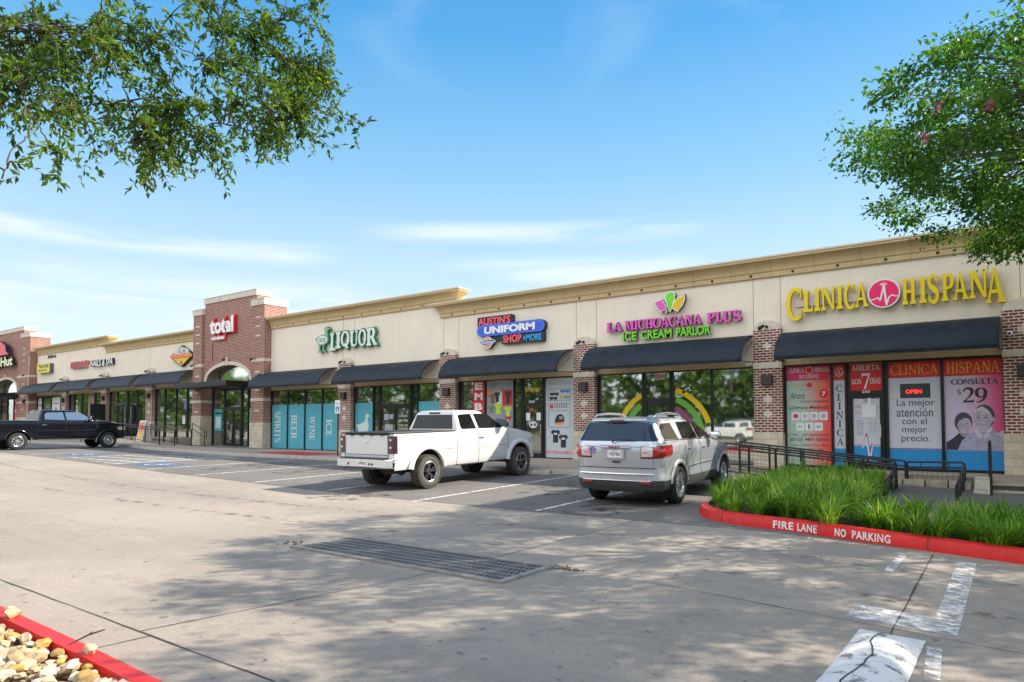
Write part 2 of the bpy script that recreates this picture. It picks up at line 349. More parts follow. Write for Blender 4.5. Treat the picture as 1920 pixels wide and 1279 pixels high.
M['concrete'] = ground_mat('drive_concrete', (.35,.305,.255), (.28,.247,.21), (.195,.176,.155), .28)
M['asphalt'] = ground_mat('asphalt', (.185,.175,.16), (.14,.135,.128), (.095,.092,.088), .3, .4)
M['sidewalk'] = ground_mat('sidewalk_concrete', (.40,.33,.26), (.34,.285,.225), (.27,.22,.17), .15, .3)
M['rough_stone'] = mat('rough_limestone', (.40,.35,.27), .95, noise_=.35, nscale=5, bump=.9, bscale=14)
streaks(M['stucco'], .5, (.63,.56,.45)); streaks(M['stucco_tan'], .6, (.36,.27,.15)); streaks(M['awning'], .6, (.02,.034,.05)); streaks(M['coping_stone'], .7, (.30,.26,.21)); streaks(M['red_paint'], .5, (.33,.02,.025))
M['shaded_riser'] = mat('shaded_riser', (.10,.085,.065), .95, noise_=.4, nscale=6)  # concrete colour darkened to carry the shade on the risers
M['glass_arch'] = glass_mat('arch_glass', dark=(.012,.016,.018), refl=.05, rough=.05, wav=.1)
def chips(m, col, lo, hi, scale):
    nt = m.node_tree; b = nt.nodes['Principled BSDF']; L = nt.links.new; tc = _n(nt, 'ShaderNodeTexCoord')
    nz = _n(nt, 'ShaderNodeTexNoise'); nz.inputs['Scale'].default_value = scale; nz.inputs['Detail'].default_value = 9; nz.inputs['Roughness'].default_value = .72; L(tc.outputs['Object'], nz.inputs['Vector'])
    mr = _n(nt, 'ShaderNodeMapRange'); L(nz.outputs[0], mr.inputs[0]); mr.inputs[1].default_value = lo; mr.inputs[2].default_value = hi; mr.inputs[4].default_value = .85
    mx = _n(nt, 'ShaderNodeMix', data_type='RGBA'); L(mr.outputs[0], mx.inputs[0]); L(b.inputs['Base Color'].links[0].from_socket, mx.inputs[6]); mx.inputs[7].default_value = (*col, 1); L(mx.outputs[2], b.inputs['Base Color'])
chips(M['red_paint'], (.30,.21,.17), .64, .70, 9); chips(M['red_paint'], (.16,.02,.02), .60, .72, 2.5)
# ---------------------------------------------------------------- ground heights
B1 = [(-70,-.22),(-25,-.25),(-20,-.36),(-16.2,-.43),(-15.2,-.43),(-11,-.40),(-4,-.22),(30,-.20)]
B2 = [(-70,.02),(-20,0),(-15,0),(-10.5,.09),(30,.12)]
def G(x, y):
    s = cl((-12 - x) / 26.0); s = s * s * (3 - 2 * s) * .35 + s * .65
    z = lerp(pl(B1, y), pl(B2, y), s)
    if x > -3: z -= .03 * (min(x, 14) + 3)
    return z
def frange(a, b, n): return [a + (b - a) * i / n for i in range(n + 1)]
def sheet(xs, ys, f): return [[(x, y, f(x, y)) for x in xs] for y in ys]
XS = frange(-160, -60, 10) + frange(-58, 14, 144) + [18, 30, 60, 160]
g = MB(); g.grid(sheet(XS, frange(-10.95, 1.0, 24), G)); tag(g.build('parking_lot', M['asphalt'], recalc=False, smooth=180), 'grey asphalt parking bays in front of the shops', kind='structure')
g = MB(); g.grid(sheet(XS, frange(-48, -10.95, 74), G)); tag(g.build('driveway', M['concrete'], recalc=False, smooth=180), 'pale concrete driveway along the parking bays', kind='structure')
# far land behind the photographer, across the road, and under everything
g = MB(); g.add([(-600,-600,-2.2),(600,-600,-2.2),(600,600,-2.2),(-600,600,-2.2)], [(0,1,2,3)])
tag(g.build('ground', mat('dry_grass', (.16,.15,.06), .95, noise_=.35, nscale=.4)), 'dry ground around the site', kind='structure')
g = MB(); g.grid(sheet(frange(-260, 160, 42), frange(-80, -44, 9), lambda x, y: -.7 + 2.0 * sst((-47 - y) / 12) + .25 * math.sin(x * .31)))
tag(g.build('hill', mat('straw_bank', (.30,.24,.11), .95, noise_=.4, nscale=.5, bump=.5, bscale=8), recalc=False, smooth=180), 'straw coloured bank across the road', kind='structure')

# ---------------------------------------------------------------- sidewalk, kerbs
def YC(x):   # kerb line in front of the shops
    return pl([(-75,-4.4),(-38.6,-4.4),(-34,-5.3),(-27.5,-5.3),(-20.5,-4.1),(-6.9,-4.0)], x)
def FL(x): return .5 if x < -40 else 0.0
def SW(x, y):
    t = cl(-y / -YC(x)); fl = pl([(-46,.44),(-39.5,.03),(-33,0)], x) if x < -33 else 0.0
    return lerp(fl, G(x, YC(x)) + .125, t)
xs = frange(-75, -6.9, 136)
g = MB(); g.grid([[(x, YC(x) * t + .15 * (1 - t), SW(x, YC(x) * t)) for x in xs] for t in frange(0, 1, 8)])
g.build('sidewalk', M['sidewalk'], recalc=False, smooth=180)['kind'] = 'structure'
bpy.data.objects['sidewalk']['label'] = 'concrete sidewalk under the awnings'
g = MB()
prof = [(0.0, .127), (-.14, .127), (-.165, .115), (-.175, .09), (-.19, -.1)]
g.grid([[(x, YC(x) + p[0], G(x, YC(x)) + p[1]) for p in prof] for x in xs])
g.build('kerb', M['concrete_kerb'], recalc=False, smooth=40)['kind'] = 'structure'
# scored joints across the sidewalk
g = MB()
for i in range(44):
    x = -74 + i * 1.52
    if x > -7: break
    for k in range(8):
        y0, y1 = YC(x) * k / 8, YC(x) * (k + 1) / 8
        g.add([(x-.008, y0, SW(x,y0)+.004), (x+.008, y0, SW(x,y0)+.004), (x+.008, y1, SW(x,y1)+.004), (x-.008, y1, SW(x,y1)+.004)], [(0,1,2,3)])
g.build('sidewalk_joints', M['groove'], recalc=False)['kind'] = 'structure'
# high sidewalk at the right-hand end: platform with a stone retaining face
g = MB(); g.box(-6.9, 9, -1.85, .15, -1.2, 0.0, 0); g.build('sidewalk', M['sidewalk'])['kind'] = 'structure'
wallr = empty('retaining_wall', (-3, -1.9, -.5), label='rough limestone retaining wall under the raised sidewalk by the ramp', cat='wall')
random.seed(3)
for x0 in frange(-6.85, -1.0, 12)[:-1]:
    for k in range(3):
        g = MB(); w = .4875; z0 = -1.0 + k * .31
        pts = [(x0+.01+random.uniform(0,.02), z0+.01), (x0+w-.02, z0+random.uniform(0,.03)), (x0+w-.012, z0+.30-random.uniform(0,.03)), (x0+.02, z0+.30-random.uniform(0,.03))]
        g.prism([(p[0]+3, p[1]+.5) for p in pts], -.13 - random.uniform(0,.05), .04)
        g.build('stone_block', M['rough_stone'], wallr, bevel=.015)
# steps down from it, with a cheek wall
stp = empty('steps', (.6, -2.6, -.5), label='four concrete steps down from the raised sidewalk at the far end', cat='steps')
for k in range(4):
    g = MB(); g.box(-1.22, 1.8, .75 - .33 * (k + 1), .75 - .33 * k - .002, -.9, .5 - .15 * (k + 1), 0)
    g.build('riser', M['shaded_riser'], stp)
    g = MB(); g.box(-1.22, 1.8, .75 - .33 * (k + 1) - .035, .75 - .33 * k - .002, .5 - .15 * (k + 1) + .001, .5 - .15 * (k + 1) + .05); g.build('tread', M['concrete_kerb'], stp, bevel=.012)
ck = MB(); ck.prism([(-1.87,-1.2),(-1.87,.03),(-2.25,.03),(-3.55,-.50),(-3.55,-1.2)], -.93, -.62, 'yz')
tag(ck.build('stone_block_wall', M['limestone'], bevel=.02), 'pale stepped limestone cheek wall left of the steps', 'wall')
# ramp going down to the right, then the path towards the drive
g = MB(); g.prism([(-6.9,-1.2),(-6.9,-.06),(-2.5,-.50),(-1.0,-.52),(-1.0,-1.2)], -3.35, -1.99, 'xz'); tag(g.build('ramp', M['sidewalk']), 'concrete access ramp beside the clinic', kind='structure')
g = MB(); g.grid([[(x, y, -.53 - .012 * (-3.3 - y)) for x in (-2.42, -1.0)] for y in frange(-8.2, -3.35, 6)]); g.grid([[(x, y, -.61) for x in (-.62, 2.5)] for y in (-7.6, -3.1)]); g.build('path', M['sidewalk'], recalc=False)['kind'] = 'structure'

# ---------------------------------------------------------------- fire-lane island
KP = [(-5.0,-3.4),(-5.0,-6),(-5.0,-8.4),(-4.96,-9.2),(-4.78,-9.72),(-4.45,-10.16),(-4.0,-10.44),(-3.5,-10.6),(-2.5,-10.74),(-1.08,-10.93),(.5,-11.15),(3,-11.55),(9,-12.5)]
def catmull(P, n):
    out = []
    for i in range(len(P) - 1):
        p0, p1, p2, p3 = P[max(i-1,0)], P[i], P[i+1], P[min(i+2,len(P)-1)]
        for k in range(n):
            t = k / n
            out.append(tuple(.5*((2*p1[j]) + (-p0[j]+p2[j])*t + (2*p0[j]-5*p1[j]+4*p2[j]-p3[j])*t*t + (-p0[j]+3*p1[j]-3*p2[j]+p3[j])*t**3) for j in range(len(p1))))
    out.append(tuple(P[-1])); return out
KC = catmull(KP, 6)
def kerb_rows(path, prof, side=1):
    rows = []
    for i, p in enumerate(path):
        a = path[max(i-1,0)]; b = path[min(i+1,len(path)-1)]; d = Vector((b[0]-a[0], b[1]-a[1])).normalized(); n = Vector((-d.y, d.x)) * side
        rows.append([(p[0]+n.x*q[0], p[1]+n.y*q[0], G(p[0],p[1])+q[1]) for q in prof])
    return rows
KPROF = [(0,-.05),(.0,.0),(.022,.145),(.045,.175),(.08,.185),(.17,.187),(.175,.05)]
i_red = min(range(len(KC)), key=lambda i: (KC[i][0]+4.93)**2 + (KC[i][1]+9.35)**2)
g = MB(); g.grid(kerb_rows(KC[i_red:], KPROF)); rk = g.build('kerb', M['red_paint'], recalc=False, smooth=40); tag(rk, 'red painted fire lane kerb around the grass bed', kind='structure')
g = MB(); g.grid(kerb_rows(KC[:i_red+1], KPROF)); g.build('kerb', M['concrete_kerb'], recalc=False, smooth=40)['kind'] = 'structure'
g = MB()
for s_ in (-4.15, -1.0, 1.9):   # kerb joints
    i = min(range(len(KC)), key=lambda i: abs(KC[i][0]-s_) + (0 if KC[i][1] < -9.5 else 9))
    p = KC[i]; a = KC[i-1]; d = Vector((p[0]-a[0], p[1]-a[1])).normalized() * .006; n = Vector((-d.y, d.x)).normalized()
    pr = [(-.004,0),(.018,.148),(.043,.180),(.08,.190),(.17,.191)]
    g.grid([[(p[0]+sg*d.x+n.x*q[0], p[1]+sg*d.y+n.y*q[0], G(*p)+q[1]) for q in pr] for sg in (-1,1)])
g.build('kerb_joints', M['joint'], recalc=False)['kind'] = 'structure'
# planting soil
g = MB(); inner = [(p[0] + (.16 if p[1] > -9 else .1), p[1] + (.15 if p[1] < -9 else 0)) for p in KC]
def SOIL(x, y):
    z = G(x, y) + .13
    return lerp(z, min(z, -.66), sst((y + 9.6) / 2.6)) if x > -2.46 else z
i_p = min(range(len(inner)), key=lambda i: abs(inner[i][0] + 2.45) + (0 if inner[i][1] < -9.5 else 9))
poly = inner[:i_p + 1] + [(-2.45, -3.36)]
g.add([(p[0], p[1], G(*p) + .13) for p in poly], [tuple(range(len(poly)))])
rows = []
for p in inner[i_p:]: rows.append([(p[0], lerp(p[1], -3.4, t), SOIL(p[0], lerp(p[1], -3.4, t))) for t in frange(0, 1, 14)])
g.grid(rows); g.build('flower_bed', M['soil'], recalc=False)['kind'] = 'structure'
# rock island beside the camera
RP = [(-16,-20.05),(-9,-19.86),(-6,-19.86),(-4.2,-19.89),(-3.3,-19.95),(-2.75,-20.15),(-2.5,-20.6),(-2.5,-24.5)]
RC = catmull(RP, 5)
g = MB(); g.grid(kerb_rows(RC, KPROF, -1)); tag(g.build('kerb', M['red_paint'], recalc=False, smooth=40), 'red kerb around the bed of river stones', kind='structure')
g = MB(); poly = [(p[0] - (.13 if p[1] < -20.3 else 0), p[1] - .15) for p in RC] + [(-16,-24.5)]
g.add([(p[0], p[1], G(*p) + .1) for p in poly], [tuple(range(len(poly)))]); g.build('stone_bed', M['soil'], recalc=False)['kind'] = 'structure'

# ---------------------------------------------------------------- joints, cracks, painted lines
def strip(name, pts, w, m, wob=0, kind='structure', lift=.005, n=None):
    pts = [Vector(p) for p in pts]; out = []
    for a, b in zip(pts, pts[1:]):
        k = n or max(1, int((b - a).length / .35))
        out += [a.lerp(b, i / k) for i in range(k)]
    out.append(pts[-1]); L_, R_ = [], []
    for i, p in enumerate(out):
        d = (out[min(i+1,len(out)-1)] - out[max(i-1,0)]).normalized(); nn = Vector((-d.y, d.x))
        o = random.uniform(-wob, wob); hw = w / 2 * (1 + (random.uniform(-.5,.5) if wob else 0)); q = p + nn * o
        a, b = q + nn * hw, q - nn * hw
        L_.append((a.x, a.y, G(a.x, a.y) + lift)); R_.append((b.x, b.y, G(b.x, b.y) + lift))
    g = MB(); g.grid([L_, R_]); o = g.build(name, m, recalc=False); o['kind'] = kind; return o
J = M['joint']
for pts, w in (([(-60,-19.22),(6,-19.27)], .014), ([(-5.68,-19.25),(-5.5,-16.12)], .011), ([(-5.47,-14.95),(-5.45,-10.98)], .011),
               ([(-4.5,-15.0),(9,-15.6)], .010), ([(-1.0,-11.15),(-.93,-15.5)], .014), ([(-17.5,-19.2),(-17.3,-10.98)], .014), ([(-29.5,-19.2),(-29.3,-10.98)], .014),
               ([(-4.62,-15.98),(-8.1,-15.98)], .03), ([(-5.5,-19.25),(-5.45,-21)], .012)):
    strip('pavement_joint', pts, w, J, wob=.006)
strip('pavement_joint', [(-60,-10.95),(-5.05,-10.95)], .02, J, wob=.006)
LP = M['line_paint']
for x, y0, y1 in ((-10.75,-11.1,-4.25),(-7.62,-10.9,-4.25),(-14.0,-10.8,-4.25),(-17.1,-10.9,-4.3),(-20.2,-10.9,-4.5),(-23.2,-10.9,-5.2),(-26.3,-10.9,-5.7)):
    strip('parking_line', [(x, y0), (x + .02, y1)], .10, LP)
for k in range(6): strip('hatching_line', [(-26.2 - k * .0 - k*.75, -10.6 + .0), (-24.6 - k*.75 - 1.0, -6.0)], .10, LP) if k < 4 else None
for x in (-30.6, -33.6): strip('parking_line', [(x, -10.8), (x, -5.9)], .10, LP)
for k in range(5): strip('hatching_line', [(-30.6 + k * .05, -10.3 + k * 1.0), (-26.4, -9.6 + k * .95)], .10, LP)
def patch(name, x0, x1, y0, y1, m, lift=.004):
    g = MB(); g.grid([[(x, y, G(x, y) + lift) for x in frange(x0, x1, 6)] for y in frange(y0, y1, 6)]); o = g.build(name, m, recalc=False); o['kind'] = 'structure'; return o
patch('blue_bay_marking', -25.9, -23.6, -10.4, -8.9, M['blue_paint']); patch('blue_bay_marking', -33.3, -30.9, -9.9, -8.4, M['blue_paint'])
for cx, cy in ((-24.75, -9.65), (-32.1, -9.15)):   # wheelchair symbol
    g = MB()
    for a0, a1, r in ((200, 420, .36),):
        A = [R(lerp(a0, a1, i / 16)) for i in range(17)]
        g.grid([[(cx + rr * math.cos(t), cy - .12 + rr * math.sin(t), G(cx, cy) + .012) for t in A] for rr in (r - .05, r + .05)])
    for (a, b) in (((-.02,.5),(-.02,-.05)),((-.02,.2),(.25,.2)),((-.02,-.05),(.3,-.05)),((.3,-.05),(.42,-.45))):
        p, q = Vector(a), Vector(b); d = (q - p).normalized(); n = Vector((-d.y, d.x)) * .05
        g.add([(cx+v.x, cy+v.y, G(cx,cy)+.014) for v in (p+n, q+n, q-n, p-n)], [(0,1,2,3)])
    g.build('wheelchair_symbol', LP, recalc=False)['kind'] = 'structure'
# red curb-ramp in the sidewalk by the liquor store
g = MB(); g.grid([[(x, y, SW(x, y) + .004 - .08 * sst((y + 4.2) / -1.2) * 0) for x in frange(-27.4, -23.4, 6)] for y in frange(-4.45, -2.2, 5)])
g.build('kerb_ramp', mat('red_ramp_paint', (.42,.03,.04), .8, noise_=.2), recalc=False)['kind'] = 'structure'
# worn white box beyond the speed hump
WW = M['worn_white']
strip('worn_marking', [(-.60,-11.45),(-.58,-14.62)], .20, WW, lift=.006); strip('worn_marking', [(-1.34,-14.78),(-.48,-14.78)], .50, WW, lift=.005)
strip('worn_marking', [(-1.3,-11.4),(-1.32,-12.7)], .09, WW, lift=.006); strip('worn_marking', [(-1.25,-11.38),(-.72,-11.42)], .12, worn_paint('faint_white_paint', (.7,.7,.7), scale=9, lo=.5, hi=.66), lift=.006)
strip('worn_marking', [(-.60,-15.5),(-.55,-16.3)], .10, WW, lift=.006)
# stalls: precast wheel stops
def wheel_stop(x, y, label):
    g = MB(); z = G(x, y); g.prism([(-.1,0),(-.075,.11),(-.05,.125),(.05,.125),(.075,.11),(.1,0)], -.9, .9, 'yz')
    o = g.build('wheel_stop', M['concrete_kerb'], bevel=.01); o.location = (x, y, z); tag(o, label, 'wheel stop', 'wheel stops'); return o
wheel_stop(-12.35, -4.55, 'concrete wheel stop under the nose of the white pickup'); wheel_stop(-9.3, -4.5, 'concrete wheel stop in the empty bay left of the silver car')
# ---------------------------------------------------------------- drain, hump
gr = empty('drain_grate', (-6.35, -15.53, -.43), label='long rectangular steel drain grate set in the concrete drive', cat='drain')
gx, gy = 1.75, .45
g = MB(); g.box(-gx, gx, -gy, gy, -.02, .006); g.build('pit_shade', mat('pit_shade_black', (.004,.004,.004), 1), gr)  # flat black sheet over the slab stands in for the shade in the drain
g = MB()
for a, b, c, d in ((-gx-.09,gx+.09,-gy-.09,-gy),(-gx-.09,gx+.09,gy,gy+.09),(-gx-.09,-gx,-gy,gy),(gx,gx+.09,-gy,gy)): g.box(a, b, c, d, -.03, .026)
g.build('frame', mat('worn_steel_frame', (.27,.25,.22), .6, metal=.2, noise_=.3, nscale=5), gr)
g = MB()
nb = 52
for i in range(nb + 1):
    x = -gx + 2 * gx * i / nb; g.box(x - .0095, x + .0095, -gy + .001, gy - .001, .007, .022)
for k in range(1, 6):
    y = -gy + 2 * gy * k / 6
    for i in range(nb):
        x = -gx + 2 * gx * i / nb; g.box(x + .0097, x + 2 * gx / nb - .0097, y - .028, y + .028, .008, .021)
g.build('grille', mat('grate_steel', (.19,.185,.175), .55, metal=.3, noise_=.2, nscale=4), gr)
g = MB()   # broken concrete round its ends
random.seed(5)
for cx, cy in ((-8.35,-15.85),(-4.35,-15.0),(-7.9,-14.98)):
    for _ in range(16):
        x, y = cx + random.gauss(0,.13), cy + random.gauss(0,.06); s_ = random.uniform(.015,.05)
        n = 6; g.prism([(x+6.35+s_*random.uniform(.6,1.2)*math.cos(2*math.pi*i/n), y+15.53+s_*.7*random.uniform(.6,1.2)*math.sin(2*math.pi*i/n)) for i in range(n)], .0, random.uniform(.012,.03), 'xy')
g.build('rubble', mat('broken_concrete', (.16,.13,.10), .95, noise_=.5, nscale=20), gr)
hm = MB(); rows = []
random.seed(9)
for i in range(41):
    y = -15.36 - i * .12; rows.append([])
    for k in range(13):
        t = -1 + k / 6; x = -.92 + t * (.245 + random.uniform(-.004,.004)); e = min(1, i / 3.0)
        rows[-1].append((x, y, G(x, y) + .003 + .085 * (1 - t * t) ** .7 * sst(e)))
hm.grid(rows)
hmm = worn_paint('hump_paint', (.70,.69,.67), scale=7, lo=.36, hi=.46)
hump = hm.build('speed_hump', [mat('hump_concrete', (.2,.18,.155), .9, noise_=.3, nscale=12, bump=.4)], recalc=False, smooth=180)
tag(hump, 'worn white painted speed hump strip on the concrete drive', 'speed hump')
hp = MB(); hp.grid([[(v[0], v[1], v[2] + .003) for v in r] for r in rows]); hp.build('paint', hmm, hump, recalc=False, smooth=180)
hc = MB(); random.seed(4)
cx = -.90; pts = []
for i in range(40): cx += random.uniform(-.03,.03) - (cx + .92) * .1; pts.append((cx, -15.36 - i * .12))
for (a, b) in zip(pts, pts[1:]):
    hz = lambda p: G(*p) + .009 + .085 * (1 - ((p[0] + .92) / .245) ** 2) ** .7 * sst((-15.36 - p[1]) / .345)
    hc.add([(a[0]-.006,a[1],hz(a)),(a[0]+.006,a[1],hz(a)),(b[0]+.006,b[1],hz(b)),(b[0]-.006,b[1],hz(b))], [(0,1,2,3)])
hc.build('crack', J, hump, recalc=False)

# hairline cracks in the drive, oil and tyre marks in the bays
random.seed(77)
def crack(x, y, a, n, w=.004):
    pts = [(x, y)]
    for i in range(n):
        a += random.gauss(0, .35); a *= .97 if i % 3 else 1; x += .16 * math.cos(a); y += .16 * math.sin(a); pts.append((x, y))
    strip('pavement_crack', pts, w, J, wob=.004, n=2)
    return pts
for x, y, a, n in ((-8.2,-15.95,3.4,12),(-2.6,-12.1,2.5,12),(-13.5,-14.2,3.0,24),(-4.3,-15.1,.5,10),(-16,-12.5,.4,18)): crack(x, y, a, n)
OIL = worn_paint('oil_stain', (.035,.033,.03), scale=3.2, lo=.50, hi=.72, rough=.5)
for x, y, w_, l_ in ((-9.2,-7.2,.7,1.6),(-6.7,-10.0,.6,.9),(-15.6,-7.0,.7,1.8),(-18.6,-7.4,.6,1.6),(-12.6,-11.3,.6,.8),(-21.8,-8,.7,1.8)): patch('oil_stain', x-w_, x+w_, y-l_, y+l_, OIL, .003)
TY = worn_paint('tyre_mark', (.09,.08,.07), scale=4, lo=.50, hi=.80)
for o in (0, 1.55):
    strip('tyre_mark', [(-30 + i*2.0, -13.0 - o - .5*math.sin(i*.35)) for i in range(19)], .22, TY, lift=.003)
# ---------------------------------------------------------------- the strip of shops: one building
B = empty('strip_mall', (-36, 0, 0), label='long single storey brick and cream stucco shopping strip with navy awnings', cat='building')
OFF = Vector((36, 0, 0))
def bp(g, name, mats, parent=None, **k):
    o = g.build(name, mats, parent or B, **k)
    if not parent: o.location = OFF        # geometry is written in world metres
    return o
def wall(x0, x1, z0, z1, name='wall'):
    g = MB(); g.box(x0, x1, 0, .3, z0, z1); return bp(g, name, M['stucco'])
def lintel(x0, x1, z0, z1):
    g = MB(); g.box(x0, x1, -.012, .3, z0, z1); bp(g, 'lintel', M['stucco_tan'])
# cove cornice: profile (y, z) from its bottom upward
def cornice(x0, x1, zb, left_ret=False, right_ret=False, seams=True):
    prof = [(-.0,0),(-.065,0),(-.065,.165),(-.09,.17),(-.10,.20)]
    for i in range(1, 9):
        t = i / 8 * math.pi / 2; prof.append((-.10 - .27 * (1 - math.cos(t)), .20 + .27 * math.sin(t)))
    prof += [(-.385,.475),(-.385,.545)]
    g = MB()
    pa = [(p[0], zb + p[1]) for p in prof]
    def path(p):   # the profile mitred round the ends
        out = []
        if left_ret: out += [(x0 + p[0] + .0, .34, p[1]), (x0 + p[0], p[0], p[1])]
        else: out.append((x0, p[0], p[1]))
        if right_ret: out += [(x1 - p[0], p[0], p[1]), (x1 - p[0], .34, p[1])]
        else: out.append((x1, p[0], p[1]))
        return out
    g.grid([path(p) for p in pa])
    c = bp(g, 'cornice', M['stucco_tan'], recalc=False)
    g = MB(); zt = zb + .545
    xa = x0 - (.42 if left_ret else 0); xb = x1 + (.42 if right_ret else 0)
    g.box(xa, xb, -.415, .35, zt, zt + .055)
    g.build('coping', M['coping_metal'], c)
    if seams:
        g = MB(); n = max(2, int((x1 - x0) / 1.22))
        for i in range(1, n):
            x = x0 + (x1 - x0) * i / n
            g.grid([[(x - .006, p[0] - .004, p[1]) for p in pa[1:]], [(x + .006, p[0] - .004, p[1]) for p in pa[1:]]])
        g.box(x0, x1, -.069, -.06, zb + .158, zb + .172); g.box(x0, x1, -.068, -.06, zb - .006, zb + .008)
        g.build('seam', M['groove'], c, recalc=False)
    # little square scupper vents in the band
    g = MB(); n = max(1, int((x1 - x0) / 1.22))
    for i in range(n):
        x = x0 + (x1 - x0) * (i + .5) / n; g.box(x - .04, x + .04, -.0685, -.06, zb + .045, zb + .125)
    g.build('vent', M['black'], c)
    return c
def pillar(x0, x1, zf, yf=-.2, accents=True, cap=True):
    """brick pier: stone base, stone band, arched stone top"""
    g = MB(); g.box(x0, x1, yf, .05, zf + 1.03, zf + 3.02); g.box(x0, x1, yf, .05, zf + 3.19, zf + 4.22)
    p = bp(g, 'pillar', M['brick'])
    g = MB(); g.box(x0 - .03, x1 + .03, yf - .035, .05, zf - .3, zf + 1.03); g.build('base', M['limestone'], p, bevel=.01)
    g = MB(); g.box(x0 - .012, x1 + .012, yf - .02, .05, zf + 3.02, zf + 3.19); g.build('band', M['cast_stone'], p, bevel=.006)
    if cap:
        xm = (x0 + x1) / 2; hw = (x1 - x0) / 2
        arc = [(xm + hw * 1.0 * math.cos(R(a)), zf + 4.22 + .30 * math.sin(R(a))) for a in range(0, 181, 12)]
        g = MB(); g.prism(arc, yf - .0, -.01, 'xz'); g.build('cap', M['cast_stone'], p)
    if accents:
        for z in (3.71, 2.07, 1.61):
            g = MB(); xm = (x0 + x1) / 2; d = .095
            g.box(xm - d * .45, xm + d * .45, yf - .006, yf + .02, zf + z - d * 1.35, zf + z + d * 1.35); g.box(xm - d * 1.35, xm - d * .455, yf - .006, yf + .02, zf + z - d * .6, zf + z + d * .6); g.box(xm + d * .455, xm + d * 1.35, yf - .006, yf + .02, zf + z - d * .6, zf + z + d * .6)
            g.build('accent', M['cast_stone'], p)
    return p
def window(x0, x1, z0, z1, mull=(), trans=(), y=.05, dim=(), name='window', fw=.05, mat_=None):
    """frame with one pane for each bay between its mullions"""
    g = MB(); d = (y - .05, y + .06)
    g.box(x0, x0 + fw, *d, z0, z1); g.box(x1 - fw, x1, *d, z0, z1); g.box(x0 + fw, x1 - fw, *d, z0, z0 + fw * 1.3); g.box(x0 + fw, x1 - fw, *d, z1 - fw, z1)
    xs = [x0] + list(mull) + [x1]
    for m_ in mull: g.box(m_ - fw / 2, m_ + fw / 2, *d, z0 + fw * 1.3, z1 - fw)
    f = bp(g, name, M['frame'])
    for i, (a, b) in enumerate(zip(xs, xs[1:])):
        pa, pb = a + (fw if i == 0 else fw / 2), b - (fw if i == len(xs) - 2 else fw / 2)
        gp = MB(); gp.add([(pa, y + .02, z0 + fw), (pb, y + .02, z0 + fw), (pb, y + .02, z1 - fw), (pa, y + .02, z1 - fw)], [(0,1,2,3)])
        gp.build('pane', M['glass_dim'] if i in dim else (mat_ or M['glass']), f, recalc=False)
    return f
def door(x0, x1, zf, ztop, zhead, leaves=1, y=.05, y_out=-.03, handle=True, mat_=None):
    """glazed door with frame, transom light and pull handle"""
    g = MB(); fw = .07
    g.box(x0, x0 + .05, y - .06, y + .06, zf, zhead); g.box(x1 - .05, x1, y - .06, y + .06, zf, zhead); g.box(x0 + .05, x1 - .05, y - .06, y + .06, ztop, ztop + .1); g.box(x0 + .05, x1 - .05, y - .06, y + .06, zhead - .05, zhead)
    w = (x1 - x0 - .1) / leaves
    for k in range(leaves):
        a, b = x0 + .05 + w * k + .004, x0 + .05 + w * (k + 1) - .004
        g.box(a, a + fw, y - .045, y + .03, zf + .02, ztop - .004); g.box(b - fw, b, y - .045, y + .03, zf + .02, ztop - .004)
        g.box(a + fw, b - fw, y - .045, y + .03, zf + .02, zf + .2); g.box(a + fw, b - fw, y - .045, y + .03, ztop - .1, ztop - .004)
    d = bp(g, 'door', M['frame'])
    for k in range(leaves):
        a, b = x0 + .05 + w * k, x0 + .05 + w * (k + 1)
        gp = MB(); gp.add([(a+fw, y, zf+.2), (b-fw, y, zf+.2), (b-fw, y, ztop-.1), (a+fw, y, ztop-.1)], [(0,1,2,3)]); gp.build('pane', mat_ or M['glass_dim'], d, recalc=False)
        hx = (b - .05) if k == 0 else (a + .05)
        if handle:
            gh = MB(); gh.tube([(hx, y-.045, zf+.95), (hx, y-.1, zf+.95), (hx, y-.1, zf+1.3), (hx, y-.045, zf+1.3)], .012, 8); gh.build('handle', M['alloy'], d)
    gp = MB(); gp.add([(x0+.05, y, ztop+.1), (x1-.05, y, ztop+.1), (x1-.05, y, zhead-.05), (x0+.05, y, zhead-.05)], [(0,1,2,3)]); gp.build('transom_pane', M['glass'], d, recalc=False)
    return d
# ---- stucco walls above the openings
ZH = 3.11
g = MB(); g.box(-78, 9, .3, 19, -.6, 6.0); bp(g, 'shell', M['stucco'])
g = MB(); g.box(-78, 9, .4, 18.8, 6.0, 6.12); bp(g, 'roof', M['roof'])
wall(-5.85, 9, 3.26, 6.5); wall(-13.35, -5.85, 3.26, 6.5); wall(-20.05, -13.35, 3.26, 6.5); wall(-32.45, -20.05, 3.26, 7.05)
wall(-52.0, -39.5, 3.76, 6.98); wall(-64.6, -52.0, 3.76, 7.5)
for x0, x1 in ((-5.85, 0), (-12.42, -6.75), (-19.1, -13.35), (-25.8, -20.1), (-32.45, -26.75)): lintel(x0, x1, ZH, 3.26)
for x0, x1 in ((-45.1, -39.7), (-51.6, -45.9), (-58.5, -52.5), (-64.5, -59.3)): lintel(x0, x1, 3.61, 3.76)
cornice(-20.05, 9, 5.89, left_ret=True); cornice(-32.45, -19.15, 6.44, right_ret=True)
cornice(-52.0, -39.6, 6.40, left_ret=True); cornice(-64.5, -51.5, 6.94, right_ret=True)
